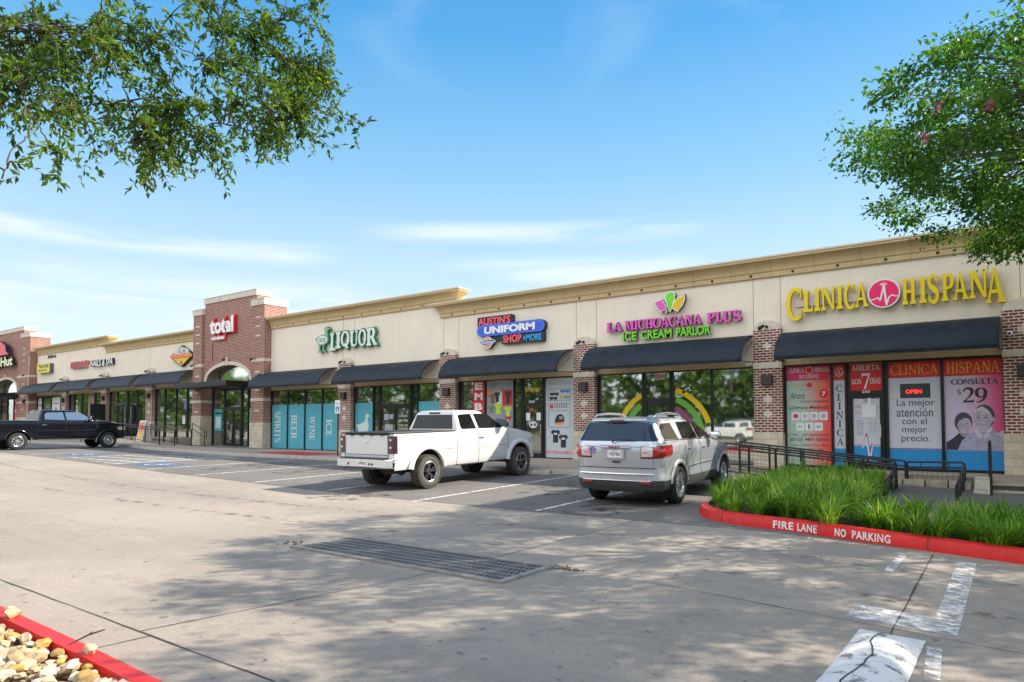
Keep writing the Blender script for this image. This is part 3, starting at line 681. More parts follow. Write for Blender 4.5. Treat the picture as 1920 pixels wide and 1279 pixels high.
# control joints in the stucco
g = MB()
for x, zt in ((-26.53,6.44),(-25.70,6.44),(-19.93,5.89),(-19.07,5.89),(-13.28,5.89),(-12.42,5.89),(-6.75,5.89),(-5.92,5.89),(.05,5.89)): g.box(x - .008, x + .008, -.003, .02, 4.3, zt)
for x, zt in ((-45.8,6.40),(-52.3,6.9),(-58.8,6.94)): g.box(x - .008, x + .008, -.003, .02, 4.7, zt)
bp(g, 'control_joint', M['groove'])
# ---- piers
for x0, x1 in ((-26.62,-25.72),(-19.98,-19.08),(-13.29,-12.40),(-6.71,-5.87),(-.36,.54)): pillar(x0, x1, 0)
for x0, x1 in ((-59.2,-58.3),(-52.4,-51.5),(-45.85,-45.0)): pillar(x0, x1, .5)
# ---- shop fronts
wl1 = window(-32.42, -26.68, -.03, ZH, (-30.96, -29.51, -28.12))
window(-25.72, -23.95, -.03, ZH, (-24.37,), dim=(1,))
door(-23.93, -21.93, -.02, 2.13, ZH, 2)
window(-21.91, -20.0, -.03, ZH, (-21.5,), dim=(0,))
window(-19.08, -15.8, -.03, ZH, (-17.66, -16.2), dim=(0, 2))
door(-15.78, -14.77, -.02, 2.13, ZH, 1)
window(-14.75, -13.3, -.03, ZH, (), dim=(0,))
window(-12.40, -10.58, -.03, ZH, ()); door(-10.56, -9.56, -.02, 2.10, ZH, 1); window(-9.54, -6.71, -.03, ZH, (-8.15,))
window(-5.87, -4.08, -.03, ZH, (-4.5,), fw=.07); door(-4.06, -3.12, -.02, 2.15, ZH, 1); window(-3.10, -.30, -.03, ZH, (-1.72,), fw=.08)
window(.56, 8.8, -.03, ZH, (2.6, 4.7, 6.8))
# left-hand, higher part
window(-45.02, -40.4, .45, 3.61, (-43.8, -42.4, -41.06)); window(-51.52, -50.4, .45, 3.61, ()); door(-50.38, -48.9, .5, 2.7, 3.61, 1); window(-48.88, -45.8, .45, 3.61, (-47.5,), dim=())
window(-58.3, -54.85, .45, 3.61, (-57.4, -56.1)); window(-53.9, -52.4, .45, 3.61)
window(-64.5, -59.2, .45, 3.61, (-63.5, -61.7), dim=(0, 1, 2))
g = MB(); g.box(-54.83, -53.92, -.02, .3, .4, 3.61); bp(g, 'wall', M['brick'])
g = MB(); g.box(-75, -39.9, -1.6, .15, -.6, .5); lp = g.build('sidewalk', M['sidewalk']); lp['kind'] = 'structure'
g = MB(); g.prism([(-44.2,-.6),(-44.2,.49),(-37.2,.04),(-37.2,-.6)], -2.75, -1.61, 'xz'); g.build('ramp', M['sidewalk'])['kind'] = 'structure'
g = MB(); g.prism([(-37.2,-.6),(-37.2,.06),(-44.2,.53),(-44.2,-.6)], -2.9, -2.755, 'xz'); tag(g.build('ramp_wall', M['limestone']), 'low limestone wall carrying the far access ramp', 'wall')
# ---- brick entrance tower
def tower(x0, x1, xc0, xc1, zp, zc, yf, floor, arch, back=.55):
    """stepped brick tower with an arched opening cut in its front; arch = (x centre, half span, spring z, rise)"""
    ax, hs, zs, rise = arch
    zpb = zp - .36; zcb = zc - .34; yc = yf + .14
    g = MB()
    pl0, pl1, pr0, pr1 = x0, xc0 + .95 - .0, xc1 - .42, x1
    # piers
    g.box(x0, ax - hs - .28, yf, .3, floor + 1.4, zpb); g.box(ax + hs + .28, x1, yf, .3, floor + 1.4, zpb)
    # wall over the arch: polygon with the arch as its lower edge
    n = 24
    arcp = [(ax - hs + 2 * hs * i / n, zs + rise * math.sqrt(max(0, 1 - (-1 + 2 * i / n) ** 2)) * 1.0) for i in range(n + 1)]
    poly = [(ax - hs - .28, zs)] + arcp + [(ax + hs + .28, zs), (ax + hs + .28, zpb), (xc1, zpb), (xc1, zcb), (xc0, zcb), (xc0, zpb), (ax - hs - .28, zpb)]
    g.prism(poly, yc, .3, 'xz')
    g.box(xc0, xc1, .3, back, 6.0, zcb); g.box(x0, x1, .3, back + .4, 5.8, zpb - .002)
    t = bp(g, 'tower', M['brick_tower'])
    g = MB()
    for a, b in ((x0 - .04, xc0 + .03), (xc1 - .3, x1 + .04)): g.box(a, b, yf - .05, back + .45, zpb, zp - .04); g.box(a - .02, b + .02, yf - .07, back + .47, zp - .04, zp)
    g.box(xc0 - .03, xc1 + .03, yc - .06, back + .04, zcb, zc - .04); g.box(xc0 - .05, xc1 + .05, yc - .08, back + .06, zc - .04, zc)
    g.build('parapet_cap', M['coping_stone'], t, bevel=.008)
    # arch ring
    g = MB(); outer = [(ax + (p[0] - ax) * (1 + .2 / hs), zs + (p[1] - zs) * (1 + .2 / rise)) for p in arcp]
    g.prism(arcp + outer[::-1], yc - .06, .1, 'xz'); g.prism([(ax - .1, zs + rise - .02), (ax + .1, zs + rise - .02), (ax + .14, zs + rise + .42), (ax - .14, zs + rise + .42)], yc - .09, yc - .061, 'xz')
    g.build('arch', M['cast_stone'], t)
    # bases, bands, accent bricks
    g = MB(); g.box(x0 - .03, ax - hs - .25, yf - .035, .3, floor - .5, floor + 1.4 + .4); g.build('base', M['limestone'], t, bevel=.01)
    g = MB(); g.box(ax + hs + .25, x1 + .03, yf - .035, .3, floor - .5, floor + 1.4); g.build('base', M['limestone'], t, bevel=.01)
    for z in (floor + 2.55, floor + 4.68):
        for a, b in ((x0 - .015, ax - hs - .27), (ax + hs + .27, x1 + .015)):
            g = MB(); g.box(a, b, yf - .02, .3, z, z + .17); g.build('band', M['cast_stone'], t)
    for xm in ((x0 + ax - hs - .28) / 2, (x1 + ax + hs + .28) / 2):
        for z in (2.0, 3.1, 3.75, 4.1, 6.05, 6.55, 7.05): g = MB(); g.box(xm - .22, xm + .22, yf - .008, yf + .02, floor + z, floor + z + .085); g.build('accent', M['cast_stone'], t)
    # glazing in the arch
    g = MB(); g.prism([(ax - hs, zs - .02)] + arcp + [(ax + hs, zs - .02)], .12, .16, 'xz'); g.build('arch_pane', M['glass_arch'], t)
    g = MB()
    for k in (-.33, .33): g.box(ax + hs * 2 * k - .03, ax + hs * 2 * k + .03, .06, .118, zs, zs + rise * .72)
    g.box(ax - hs, ax + hs, .05, .118, zs - .3, zs); g.build('arch_frame', M['frame'], t)
    return t
tower(-39.62, -32.43, -38.6, -33.35, 8.1, 8.71, -.45, 0, (-36.12, 2.25, 3.72, .95))
window(-38.4, -37.1, 0, 3.42, (), y=.15); door(-37.1, -35.35, .02, 2.2, 3.42, 2, y=.15); window(-35.35, -33.87, 0, 3.42, (-34.7,), y=.15)
g = MB(); g.box(-39.3, -33.85, -1.75, -.46, 3.36, 3.66); g.box(-39.2, -33.95, -1.65, -.5, 3.34, 3.36); bp(g, 'canopy', M['steel_dark'], bevel=.01)
tower(-79.0, -64.75, -77.4, -66.5, 8.85, 9.5, -.5, .5, (-70.4, 2.7, 4.1, 1.1))
window(-73.1, -67.7, .5, 3.8, (-71.5, -70.0, -68.7), y=.15)
g = MB(); g.box(-74.5, -66.9, -2.0, -.5, 3.6, 3.9); bp(g, 'canopy', M['steel_dark'], bevel=.01)
g = MB(); g.tube([(-64.9,-.53,1.0),(-64.9,-.53,4.9),(-64.75,-.53,6.9)], .035, 8); bp(g, 'conduit', M['cast_stone'])

# ---------------------------------------------------------------- awnings (each its own thing)
def awning(x0, x1, zt, zb, pr, label, n=9):
    e = empty('awning', ((x0 + x1) / 2, 0, zb), label=label, cat='awning', group='navy awnings over the shopfronts')
    hw = (x1 - x0) / 2; h = zt - zb
    P = []
    for i in range(13):
        t = i / 12 * math.pi / 2; P.append((-pr * math.sin(t) ** 1.0 * (.93 + .07 * i / 12), h * (math.cos(t) * .96 + .04 * (1 - i / 12))))
    g = MB(); ns = max(24, int((x1 - x0) / .09)); rows = []
    random.seed(int(abs(x0) * 10)); ph = random.uniform(0, 6)
    for i in range(ns + 1):
        u = i / ns; x = -hw + 2 * hw * u; s = u * n; fr = abs((s % 1) - .5) * 2          # sag between the ribs
        sg = .022 * (1 - fr ** 2)
        rows.append([(x, p[0] * 1 + sg * math.sin(math.pi * k / 12) * .7 + .012 * math.sin(x * 5 + k + ph) * math.sin(math.pi * k / 12), p[1] - sg * math.sin(math.pi * k / 12) - (.008 * math.sin(x * 2.3 + ph) if k == 12 else 0)) for k, p in enumerate(P)])
    g.grid(rows); cv = g.build('canvas', M['awning'], e, recalc=False, smooth=180)
    so = cv.modifiers.new('thick', 'SOLIDIFY'); so.thickness = .006; so.offset = 1
    g = MB(); g.tube([(-hw, -pr + .01, .0), (hw, -pr + .01, 0)], .02, 8); g.tube([(-hw, -.03, h), (hw, -.03, h)], .02, 8)
    for i in range(n + 1):
        x = -hw + .02 + (2 * hw - .04) * i / n; g.tube([(x, p[0] + .02, p[1] - .02) for p in P], .012, 6)
    for sx in (-1, 1): g.tube([(sx * (hw - .02), -pr + .02, 0), (sx * (hw - .02), -.01, .06)], .014, 6); g.tube([(sx * (hw - .02), -pr + .03, .02), (sx * (hw - .02), -.01, h * .8)], .008, 6)
    g.build('frame', M['steel_dark'], e)
    return e
for x0, x1, l in ((-5.83,-.40,'navy awning under the yellow lettering of the clinic'), (-12.44,-6.78,'navy awning with pale specks under the ice cream parlor lettering'),
                  (-19.2,-13.42,'navy awning under the blue uniform shop sign'), (-26.02,-20.17,'navy awning over the liquor store door'), (-32.8,-26.95,'navy awning over the turquoise liquor store windows')):
    awning(x0, x1, 4.09, 3.2, 1.14, l)
for x0, x1, l in ((-45.55,-39.9,'navy awning under the yellow diamond sign'), (-51.9,-46.2,'navy awning between the diamond sign and the nail salon lettering'), (-58.3,-52.6,'navy awning under the nail salon lettering'), (-65.2,-59.0,'farthest navy awning, under the small yellow sign')):
    awning(x0, x1, 4.62, 3.74, 1.14, l)
awning(.75, 8.9, 4.09, 3.2, 1.14, 'navy awning past the brick pier right of the clinic')
# ---------------------------------------------------------------- wall lights and spot lamps on the piers
def wall_light(x, z, label, y=-.2):
    e = empty('wall_light', (x, y, z), label=label, cat='wall light', group='dark wall lights on the brick piers')
    g = MB(); g.box(-.15, .15, -.012, 0, -.17, .17); g.build('back_plate', M['steel_dark'], e)
    g = MB(); g.prism([(-.012,-.15),(-.012,.16),(-.14,.16),(-.17,.12),(-.17,-.15)], -.16, .16, 'yz'); g.build('shade', mat('bronze_shade', (.045,.035,.032), .5) if 'bsh' not in M else M['bsh'], e, bevel=.008)
    return e
M['bsh'] = mat('bronze_shade', (.045,.035,.032), .5)
for x, l in ((-26.17,'dark wall light on the pier between the liquor store windows'),(-19.53,'dark wall light on the pier left of the uniform shop'),(-12.85,'dark wall light on the pier left of the ice cream parlor'),(-6.29,'dark wall light on the pier left of the clinic'),(.09,'dark wall light on the pier right of the clinic')): wall_light(x, 2.66, l)
for x, l in ((-58.75,'dark wall light on the farthest slim pier'),(-51.95,'dark wall light on the pier left of the open dark door'),(-45.42,'dark wall light on the pier behind the orange sandwich board')): wall_light(x, 3.16, l)
for x, l in ((-64.95+.2,'dark wall light on the far brick tower'),): wall_light(-65.6, 3.2, l, -.5)
def spot(x, z, y, label):
    e = empty('spot_lamp', (x, y, z), label=label, cat='spot lamp', group='small spot lamps above the piers')
    g = MB(); g.tube([(.0,0,.05),(-.05,-.10,.07),(-.12,-.2,.02)], .012, 6); g.build('arm', M['black'], e)
    g = MB(); g.tube([(-.06,-.12,.08),(-.17,-.24,-.02)], [.045,.06], 10); g.build('head', M['black'], e)
    g = MB(); g.lathe([(0,.05),(-.02,.05),(-.02,0)], 12, 'y', (0,.0,.05)); g.build('wall_plate', M['black'], e)
for x, l in ((-26.17,'small black spot lamp over the pier below the liquor lettering'),(-19.53,'small black spot lamp over the pier left of the uniform shop awning'),(-12.85,'small black spot lamp over the pier left of the ice cream parlor awning'),(-6.29,'small black spot lamp over the pier left of the clinic awning')): spot(x, 4.26, -.2, l)
for x, l in ((-58.75,'black spot lamp above the farthest awning gap'),(-51.95,'black spot lamp over the awning gap right of the nail salon lettering'),(-45.42,'black spot lamp over the awning gap left of the diamond sign')): spot(x, 4.72, -.2, l)
spot(-33.2, 4.78, -.45, 'black spot lamp on the right shoulder of the brick entrance tower'); spot(-39.3, 4.75, -.45, 'black spot lamp on the left shoulder of the brick entrance tower'); spot(-36.1, 4.95, -.33, 'black spot lamp over the arch of the brick tower'); spot(-65.4, 5.3, -.5, 'black spot lamp on the far brick tower')
# ---------------------------------------------------------------- security cameras
def cam_bullet(x, y, z, label):
    e = empty('security_camera', (x, y, z), label=label, cat='security camera')
    g = MB(); g.tube([(0,.0,0),(0,-.08,-.02)], .02, 8); g.build('bracket', M['white'], e)
    g = MB(); g.tube([(.08,-.07,.01),(-.12,-.13,-.05)], .042, 12); g.build('body', M['white'], e)
    g = MB(); g.tube([(-.1205,-.1303,-.0503),(-.128,-.132,-.052)], .034, 12); g.build('lens', M['black'], e)
cam_bullet(-6.86, -.02, 3.2, 'white bullet security camera under the right end of the ice cream awning')
e = empty('security_camera', (-.2, -.21, 3.62), label='small round dome camera on the pier right of the clinic', cat='security camera')
g = MB(); g.lathe([(0,.07),(-.05,.07),(-.06,.05),(-.09,.035),(-.1,0)], 16, 'y'); g.build('housing', M['white'], e, smooth=40); g = MB(); g.lathe([(-.101,.03),(-.108,.02),(-.11,0)], 14, 'y'); g.build('lens', M['black'], e)
# ---------------------------------------------------------------- lettering
def font_mesh(body, depth, offset=0, shear=0, spacing=1.0, bold_res=3):
    c = bpy.data.curves.new('t', 'FONT'); c.body = body; c.size = 1; c.extrude = depth; c.offset = offset; c.shear = shear; c.space_character = spacing; c.resolution_u = bold_res
    o = bpy.data.objects.new('t', c); COL.objects.link(o)
    dg = bpy.context.evaluated_depsgraph_get(); me = bpy.data.meshes.new_from_object(o.evaluated_get(dg))
    vs = [tuple(v.co) for v in me.vertices]; fs = [tuple(p.vertices) for p in me.polygons]
    bpy.data.objects.remove(o); bpy.data.curves.remove(c); bpy.data.meshes.remove(me)
    return vs, fs
def fit(vs, x0, x1, z0, z1, y0, y1, rot=0, arc=0):
    """text space (x right, y up, z towards the reader) into the box x0..x1, z0..z1 of the facade; y0 is the front"""
    if rot: vs = [(v[1], -v[0], v[2]) if rot == 1 else (-v[1], v[0], v[2]) for v in vs]
    a, b = min(v[0] for v in vs), max(v[0] for v in vs); c, d = min(v[1] for v in vs), max(v[1] for v in vs); e, f = min(v[2] for v in vs), max(v[2] for v in vs)
    out = []
    for v in vs:
        u = (v[0] - a) / (b - a + 1e-9); w = (v[1] - c) / (d - c + 1e-9); t = (v[2] - e) / (f - e) if f - e > 1e-6 else 1
        out.append((lerp(x0, x1, u), lerp(y1, y0, t), lerp(z0, z1, w) + arc * (1 - (2*u-1)**2)))
    return out
def letters(name, body, x0, x1, z0, z1, y, m, parent, depth=0, offset=0.0, shear=0, rot=0, spacing=1.0, m_side=None, arc=0, loc=None):
    vs, fs = font_mesh(body, .1 if depth else 0, offset, shear, spacing)
    g = MB(); L = Vector(loc if loc is not None else parent.location)
    pts = [Vector(p) - L for p in fit(vs, x0, x1, z0, z1, y, y + depth, rot, arc)]
    if m_side and depth:
        yf = y - L.y
        for f in fs: g.m.append(0 if all(abs(pts[i].y - yf) < 1e-5 for i in f) else 1); g.f.append(f)
        g.v = [tuple(p) for p in pts]
        return g.build(name, [m, m_side], parent, recalc=False)
    g.add(pts, fs); return g.build(name, m, parent, recalc=False)
# ---- a drawn serif face: strokes with thick and thin parts
def rib(pts, ws):
    """ribbon polygon strip along pts; returned as quads"""
    n = len(pts); L_, R_ = [], []
    for i in range(n):
        a, b = pts[max(i-1,0)], pts[min(i+1,n-1)]; d = Vector((b[0]-a[0], b[1]-a[1])).normalized(); nn = Vector((-d.y, d.x)); w = (ws[i] if isinstance(ws, list) else ws) / 2
        L_.append((pts[i][0]+nn.x*w, pts[i][1]+nn.y*w)); R_.append((pts[i][0]-nn.x*w, pts[i][1]-nn.y*w))
    return L_ + R_[::-1]
def rc(x0, x1, z0, z1): return [(x0,z0),(x1,z0),(x1,z1),(x0,z1)]
def glyph(ch, T, t):
    st = t * .85; k = .085
    def stem(x, w, top=True, bot=True):
        o = [rc(x-w/2, x+w/2, 0, 1)]
        for on, z, s in ((bot, 0, 1), (top, 1, -1)):
            if on: o.append([(x-w/2-k, z), (x+w/2+k, z), (x+w/2+k, z+s*st), (x+w/2+.01, z+s*(st+.05)), (x-w/2-.01, z+s*(st+.05)), (x-w/2-k, z+s*st)])
        return o
    def arc(cx, cz, rx, rz, a0, a1, n=20, tk=None):
        P, Wd = [], []
        for i in range(n+1):
            a = R(lerp(a0, a1, i/n)); P.append((cx+rx*math.cos(a), cz+rz*math.sin(a))); Wd.append(t + (T - t) * abs(math.cos(a))**1.3)
        return rib(P, Wd)
    hT = T/2
    if ch == 'I': return T+.26, stem(T/2+.13, T)
    if ch == 'L': return .66, stem(.2, T) + [rc(.2+hT, .6, 0, t)] + [[(.54,t),(.62,0),(.64,.27),(.61,.27)]]
    if ch == 'H': return .98, stem(.22, T) + stem(.76, T) + [rc(.22+hT, .76-hT, .49-t/2, .49+t/2)]
    if ch == 'N': return 1.0, stem(.2, t, True, True) + stem(.82, t, True, False) + [[(.08,1),(.2+T*.75,1),(.82+t/2,0),(.82-t/2-.03,0)]]
    if ch == 'M': return 1.2, stem(.18, t) + stem(.98, T) + [[(.1,1),(.18+T,1),(.62,.03),(.52,.03)], [(.9,1),(.98+.04,1),(.60,.03),(.53,.03)]]
    if ch == 'A': return .96, [[(.42,1),(.52,1),(.14+t/2,0),(.14-t/2,0)], [(.40,1),(.54,1),(.80+hT,0),(.80-hT,0)], rc(.26, .70, .33-t/2, .33+t/2), rc(.02, .28, 0, st), rc(.60, .99, 0, st)]
    if ch == 'C': return .92, [arc(.52,.5,.42,.47,52,308), rc(.80,.86,.66,.97), rc(.80,.86,.06,.28)]
    if ch == 'O': return .98, [arc(.49,.5,.42,.47,0,180), arc(.49,.5,.42,.47,180,360)]
    if ch == 'Q': return 1.0, [arc(.49,.5,.42,.47,0,180), arc(.49,.5,.42,.47,180,360), rib([(.45,.2),(.6,.02),(.85,-.16)], [t, T*.9, t])]
    if ch == 'D': return .94, stem(.2, T) + [rib([(.2,1-t/2),(.48,1-t/2),(.7,.86),(.80,.5),(.7,.14),(.48,t/2),(.2,t/2)], [t,t,T*.8,T,T*.8,t,t])]
    if ch == 'U': return .96, stem(.22, T, True, False)[1:] + [rc(.22-hT,.22+hT,.3,1)] + [rib([(.22,.32),(.25,.14),(.36,.04),(.5,.03),(.64,.06),(.74,.16),(.76,.32)], [T,T*.9,T*.6,t*1.3,t,t,t])] + [rc(.76-t/2,.76+t/2,.31,1), rc(.76-t/2-k,.76+t/2+k,1-st,1)]
    if ch == 'P': return .76, stem(.2, T) + [rib([(.2,1-t/2),(.44,1-t/2),(.60,.92),(.66,.74),(.60,.56),(.44,.48),(.2,.48)], [t,t,T*.8,T,T*.8,t,t])]
    if ch == 'R': return .92, stem(.2, T) + [rib([(.2,1-t/2),(.44,1-t/2),(.60,.92),(.66,.74),(.60,.56),(.44,.48),(.2,.48)], [t,t,T*.8,T,T*.8,t,t]), [(.36,.48),(.36+T,.48),(.80+hT,0),(.80-hT,0)], rc(.74,.96,0,st)]
    if ch == 'B': return .80, stem(.2, T) + [rib([(.2,1-t/2),(.42,1-t/2),(.57,.92),(.62,.77),(.57,.6),(.42,.54),(.2,.54)], [t,t,T*.8,T,T*.8,t,t]), rib([(.2,.535),(.45,.535),(.63,.44),(.69,.28),(.62,.1),(.45,t/2),(.2,t/2)], [t,t,T*.8,T,T*.8,t,t])]
    if ch == 'E': return .74, stem(.2, T) + [rc(.2+hT,.64,0,t), rc(.2+hT,.62,1-t,1), rc(.2+hT,.52,.5-t/2,.5+t/2), [(.58,t),(.66,0),(.68,.25),(.65,.25)], [(.56,1-t),(.64,1),(.64,.77),(.61,.77)], rc(.50,.54,.4,.6)]
    if ch == 'T': return .86, stem(.43, T, False, True) + [rc(.06,.8,1-t,1), rc(.05,.09,.74,1), rc(.77,.81,.74,1)]
    if ch == 'S':
        P = [(.60,.80),(.52,.92),(.36,.965),(.2,.91),(.13,.77),(.19,.63),(.36,.53),(.53,.43),(.62,.29),(.58,.13),(.44,.04),(.28,.04),(.15,.14),(.10,.26)]
        Q = catmull(P, 3); n = len(Q); Wd = [t + (T - t) * math.sin(math.pi * i / (n-1))**2 for i in range(n)]
        return .74, [rib(Q, Wd), rc(.585,.635,.66,.97), rc(.085,.135,.04,.33)]
    if ch == 'V': return .96, [[(.14-hT,1),(.14+hT,1),(.54,0),(.44,0)], [(.80-t/2,1),(.80+t/2,1),(.54,0),(.46,0)], rc(-.02,.32,1-st,1), rc(.66,.94,1-st,1)]
    if ch == 'W': return 1.4, [[(.1,1),(.1+T,1),(.46,0),(.38,0)], [(.64,1),(.72,1),(.46,0),(.4,0)], [(.6,1),(.6+T,1),(.98,0),(.9,0)], [(1.2,1),(1.26,1),(.98,0),(.92,0)], rc(0,.34,1-st,1), rc(1.1,1.36,1-st,1)]
    if ch == '7': return .62, [rc(.06,.58,1-T*.7,1), [(.49,.9),(.58,.9),(.30,0),(.16,0)], rc(.05,.1,.72,1)]
    if ch == '2':
        Q = catmull([(.08,.72),(.14,.9),(.32,.97),(.5,.9),(.54,.72),(.46,.52),(.26,.26),(.06,.05)], 3); n = len(Q)
        return .68, [rib(Q, [t + (T - t) * math.sin(math.pi * min(1, i/(n-1)*1.1))**2 for i in range(n)]), [(.03,0),(.62,0),(.64,.2),(.6,.2),(.56,T*.7),(.06,T*.7)]]
    if ch == '9':
        Q = catmull([(.10,.02),(.34,.10),(.52,.32),(.58,.6)], 4); n = len(Q)
        return .68, [arc(.33,.66,.24,.31,0,180), arc(.33,.66,.24,.31,180,360), rib(Q, [t + (T*.8 - t) * i/(n-1) for i in range(n)])]
    if ch == '$':
        w, p = glyph('S', T, t); return w, p + [rc(.33,.38,-.12,1.12)]
    if ch == 'Í':
        w, p = glyph('I', T, t); return w, p + [[(w/2-.02,1.06),(w/2+.05,1.06),(w/2+.2,1.25),(w/2+.08,1.25)]]
    return .42, []
def serif(name, body, x0, x1, z0, z1, y, m, parent, depth=0, T=.17, t=.065, m_side=None, slim=1.0, vertical=False, rot=False):
    L = parent.location; polys = []; x = 0
    if vertical:
        n = len(body)
        for i, ch in enumerate(body):
            w, P = glyph(ch, T, t); zt = lerp(z1, z0, i / n); zb = lerp(z1, z0, (i + .78) / n); xm = (x0 + x1) / 2; hh = zt - zb; ww = min(w * hh * .95, x1 - x0)
            for p in P: polys.append([(xm - ww/2 + q[0]/w*ww, zb + q[1]*hh) for q in p])
    else:
        raw = []
        for ch in body:
            w, P = glyph(ch, T, t); raw += [[(q[0]+x, q[1]) for q in p] for p in P]; x += w
        a = min(q[0] for p in raw for q in p); b = max(q[0] for p in raw for q in p)
        if rot: polys = [[(x0 + q[1]*(x1-x0), lerp(z1, z0, (q[0]-a)/(b-a))) for q in p] for p in raw]
        else: polys = [[(lerp(x0, x1, (q[0]-a)/(b-a)), z0 + q[1]*(z1-z0)) for q in p] for p in raw]
    g = MB()
    for i, p in enumerate(polys):
        e = (i % 7) * .0007
        g.prism([(q[0]-L.x, q[1]-L.z) for q in p], y - e - L.y, y + depth - L.y - (0 if depth else e), 'xz', 0, 1 if m_side else 0)
    return g.build(name, [m, m_side] if m_side else m, parent)
def flat(name, poly, y, m, parent, depth=0, m_side=None, bevel=0):
    L = parent.location; g = MB(); g.prism([(p[0]-L.x, p[1]-L.z) for p in poly], y - L.y, y + depth - L.y, 'xz', 0, 1 if m_side else 0)
    return g.build(name, [m, m_side] if m_side else m, parent, bevel=bevel)
def trace(name, pts, ws, y, m, parent):
    L = parent.location; g = MB(); n = len(pts)
    for i in range(n-1):
        a, b = Vector(pts[i]), Vector(pts[i+1]); d = (b-a).normalized(); nn = Vector((-d.y,d.x)); wa = (ws[i] if isinstance(ws,list) else ws)/2; wb = (ws[i+1] if isinstance(ws,list) else ws)/2
        a = a - d*wa*.5; b = b + d*wb*.5; yy = y - L.y - (i % 2)*.0012
        g.add([(p.x-L.x, yy, p.y-L.z) for p in (a-nn*wa, b-nn*wb, b+nn*wb, a+nn*wa)], [(0,1,2,3)])
    return g.build(name, m, parent, recalc=False)
def oval(cx, cz, rx, rz, n=36, a0=0, a1=360): return [(cx+rx*math.cos(R(lerp(a0,a1,i/n))), cz+rz*math.sin(R(lerp(a0,a1,i/n)))) for i in range(n + (0 if a1-a0 == 360 else 1))]
def rrect(x0, x1, z0, z1, r, n=6):
    o = []
    for cx, cz, a in ((x1-r,z0+r,-90),(x1-r,z1-r,0),(x0+r,z1-r,90),(x0+r,z0+r,180)): o += [(cx+r*math.cos(R(a+90*i/n)), cz+r*math.sin(R(a+90*i/n))) for i in range(n+1)]
    return o
def P(name, col, rough=.4, **k): return mat(name, col, rough, **k)
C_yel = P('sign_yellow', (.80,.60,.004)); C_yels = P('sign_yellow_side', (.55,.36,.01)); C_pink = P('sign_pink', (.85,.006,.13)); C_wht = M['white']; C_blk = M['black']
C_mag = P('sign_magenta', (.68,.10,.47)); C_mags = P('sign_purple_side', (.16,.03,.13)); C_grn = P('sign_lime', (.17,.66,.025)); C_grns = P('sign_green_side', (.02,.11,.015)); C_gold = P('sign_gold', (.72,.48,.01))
C_red = P('sign_red', (.62,.012,.02)); C_blue = P('sign_blue', (.03,.10,.62)); C_cyan = P('sign_cyan', (.03,.36,.75)); C_rose = P('sign_rose', (.80,.11,.13)); C_org = P('sign_orange', (.85,.25,.01))
C_navy = P('navy_side', (.012,.015,.04)); C_teal = P('turquoise_vinyl', (.09,.40,.50), .3); C_ltw = P('pale_vinyl', (.66,.72,.72), .35); C_grey = P('poster_grey', (.52,.57,.62), .3); C_dgrn = P('dark_green', (.02,.14,.07)); C_ink = P('ink', (.02,.022,.03), .5)
# ---- CLINICA HISPANA
s = empty('shop_sign', (-3.05,-.1,4.95), label='yellow serif clinic lettering around a pink disc with a white pulse line', cat='sign')
def rw(parent, x0, x1, z0, z1, m=M['stucco']):
    L = parent.location; g = MB(); g.box(x0-L.x, x1-L.x, -.07-L.y, -.001-L.y, z0-L.z, z1-L.z); return g.build('raceway', m, parent)
M['raceway'] = P('raceway_cream', (.60,.55,.50), .5)
rw(s, -5.45, -3.5, 4.86, 5.13, M['raceway']); rw(s, -2.55, -.5, 4.86, 5.13, M['raceway'])
for ch, x0, x1, z0, z1 in (('C',-5.70,-5.26,4.45,5.41),('L',-5.22,-4.93,4.66,5.31),('I',-4.90,-4.73,4.66,5.32),('N',-4.70,-4.31,4.66,5.33),('I',-4.28,-4.11,4.66,5.34),('C',-4.08,-3.80,4.64,5.36),('A',-3.79,-3.44,4.66,5.37),
                           ('H',-2.60,-2.26,4.61,5.33),('I',-2.19,-2.01,4.61,5.33),('S',-1.98,-1.72,4.59,5.35),('P',-1.66,-1.37,4.61,5.34),('A',-1.40,-1.05,4.61,5.36),('N',-1.03,-.63,4.61,5.34),('A',-.68,-.25,4.45,5.36)):
    serif('letter', ch, x0, x1, z0, z1, -.2, C_yel, s, .12, T=.235, t=.11, m_side=C_yels)
flat('disc_rim', oval(-3.05,4.99,.415,.415), -.20, C_wht, s, .12, M['black']); flat('disc', oval(-3.05,4.99,.375,.375), -.206, C_pink, s, .005)
pulse = [(-3.40,4.83),(-3.28,4.84),(-3.20,4.88),(-3.14,4.80),(-3.04,5.20),(-2.985,4.66),(-2.92,4.86),(-2.84,4.92),(-2.76,4.88),(-2.69,4.88)]
trace('pulse_line', pulse, [.03,.03,.03,.04,.05,.05,.035,.03,.03,.03], -.210, C_wht, s)
for r in (.05,.085,.12): flat('wave_mark', rib(oval(-3.05,5.18,r,r*.8,8,40,140), .018), -.210, C_wht, s, .003)
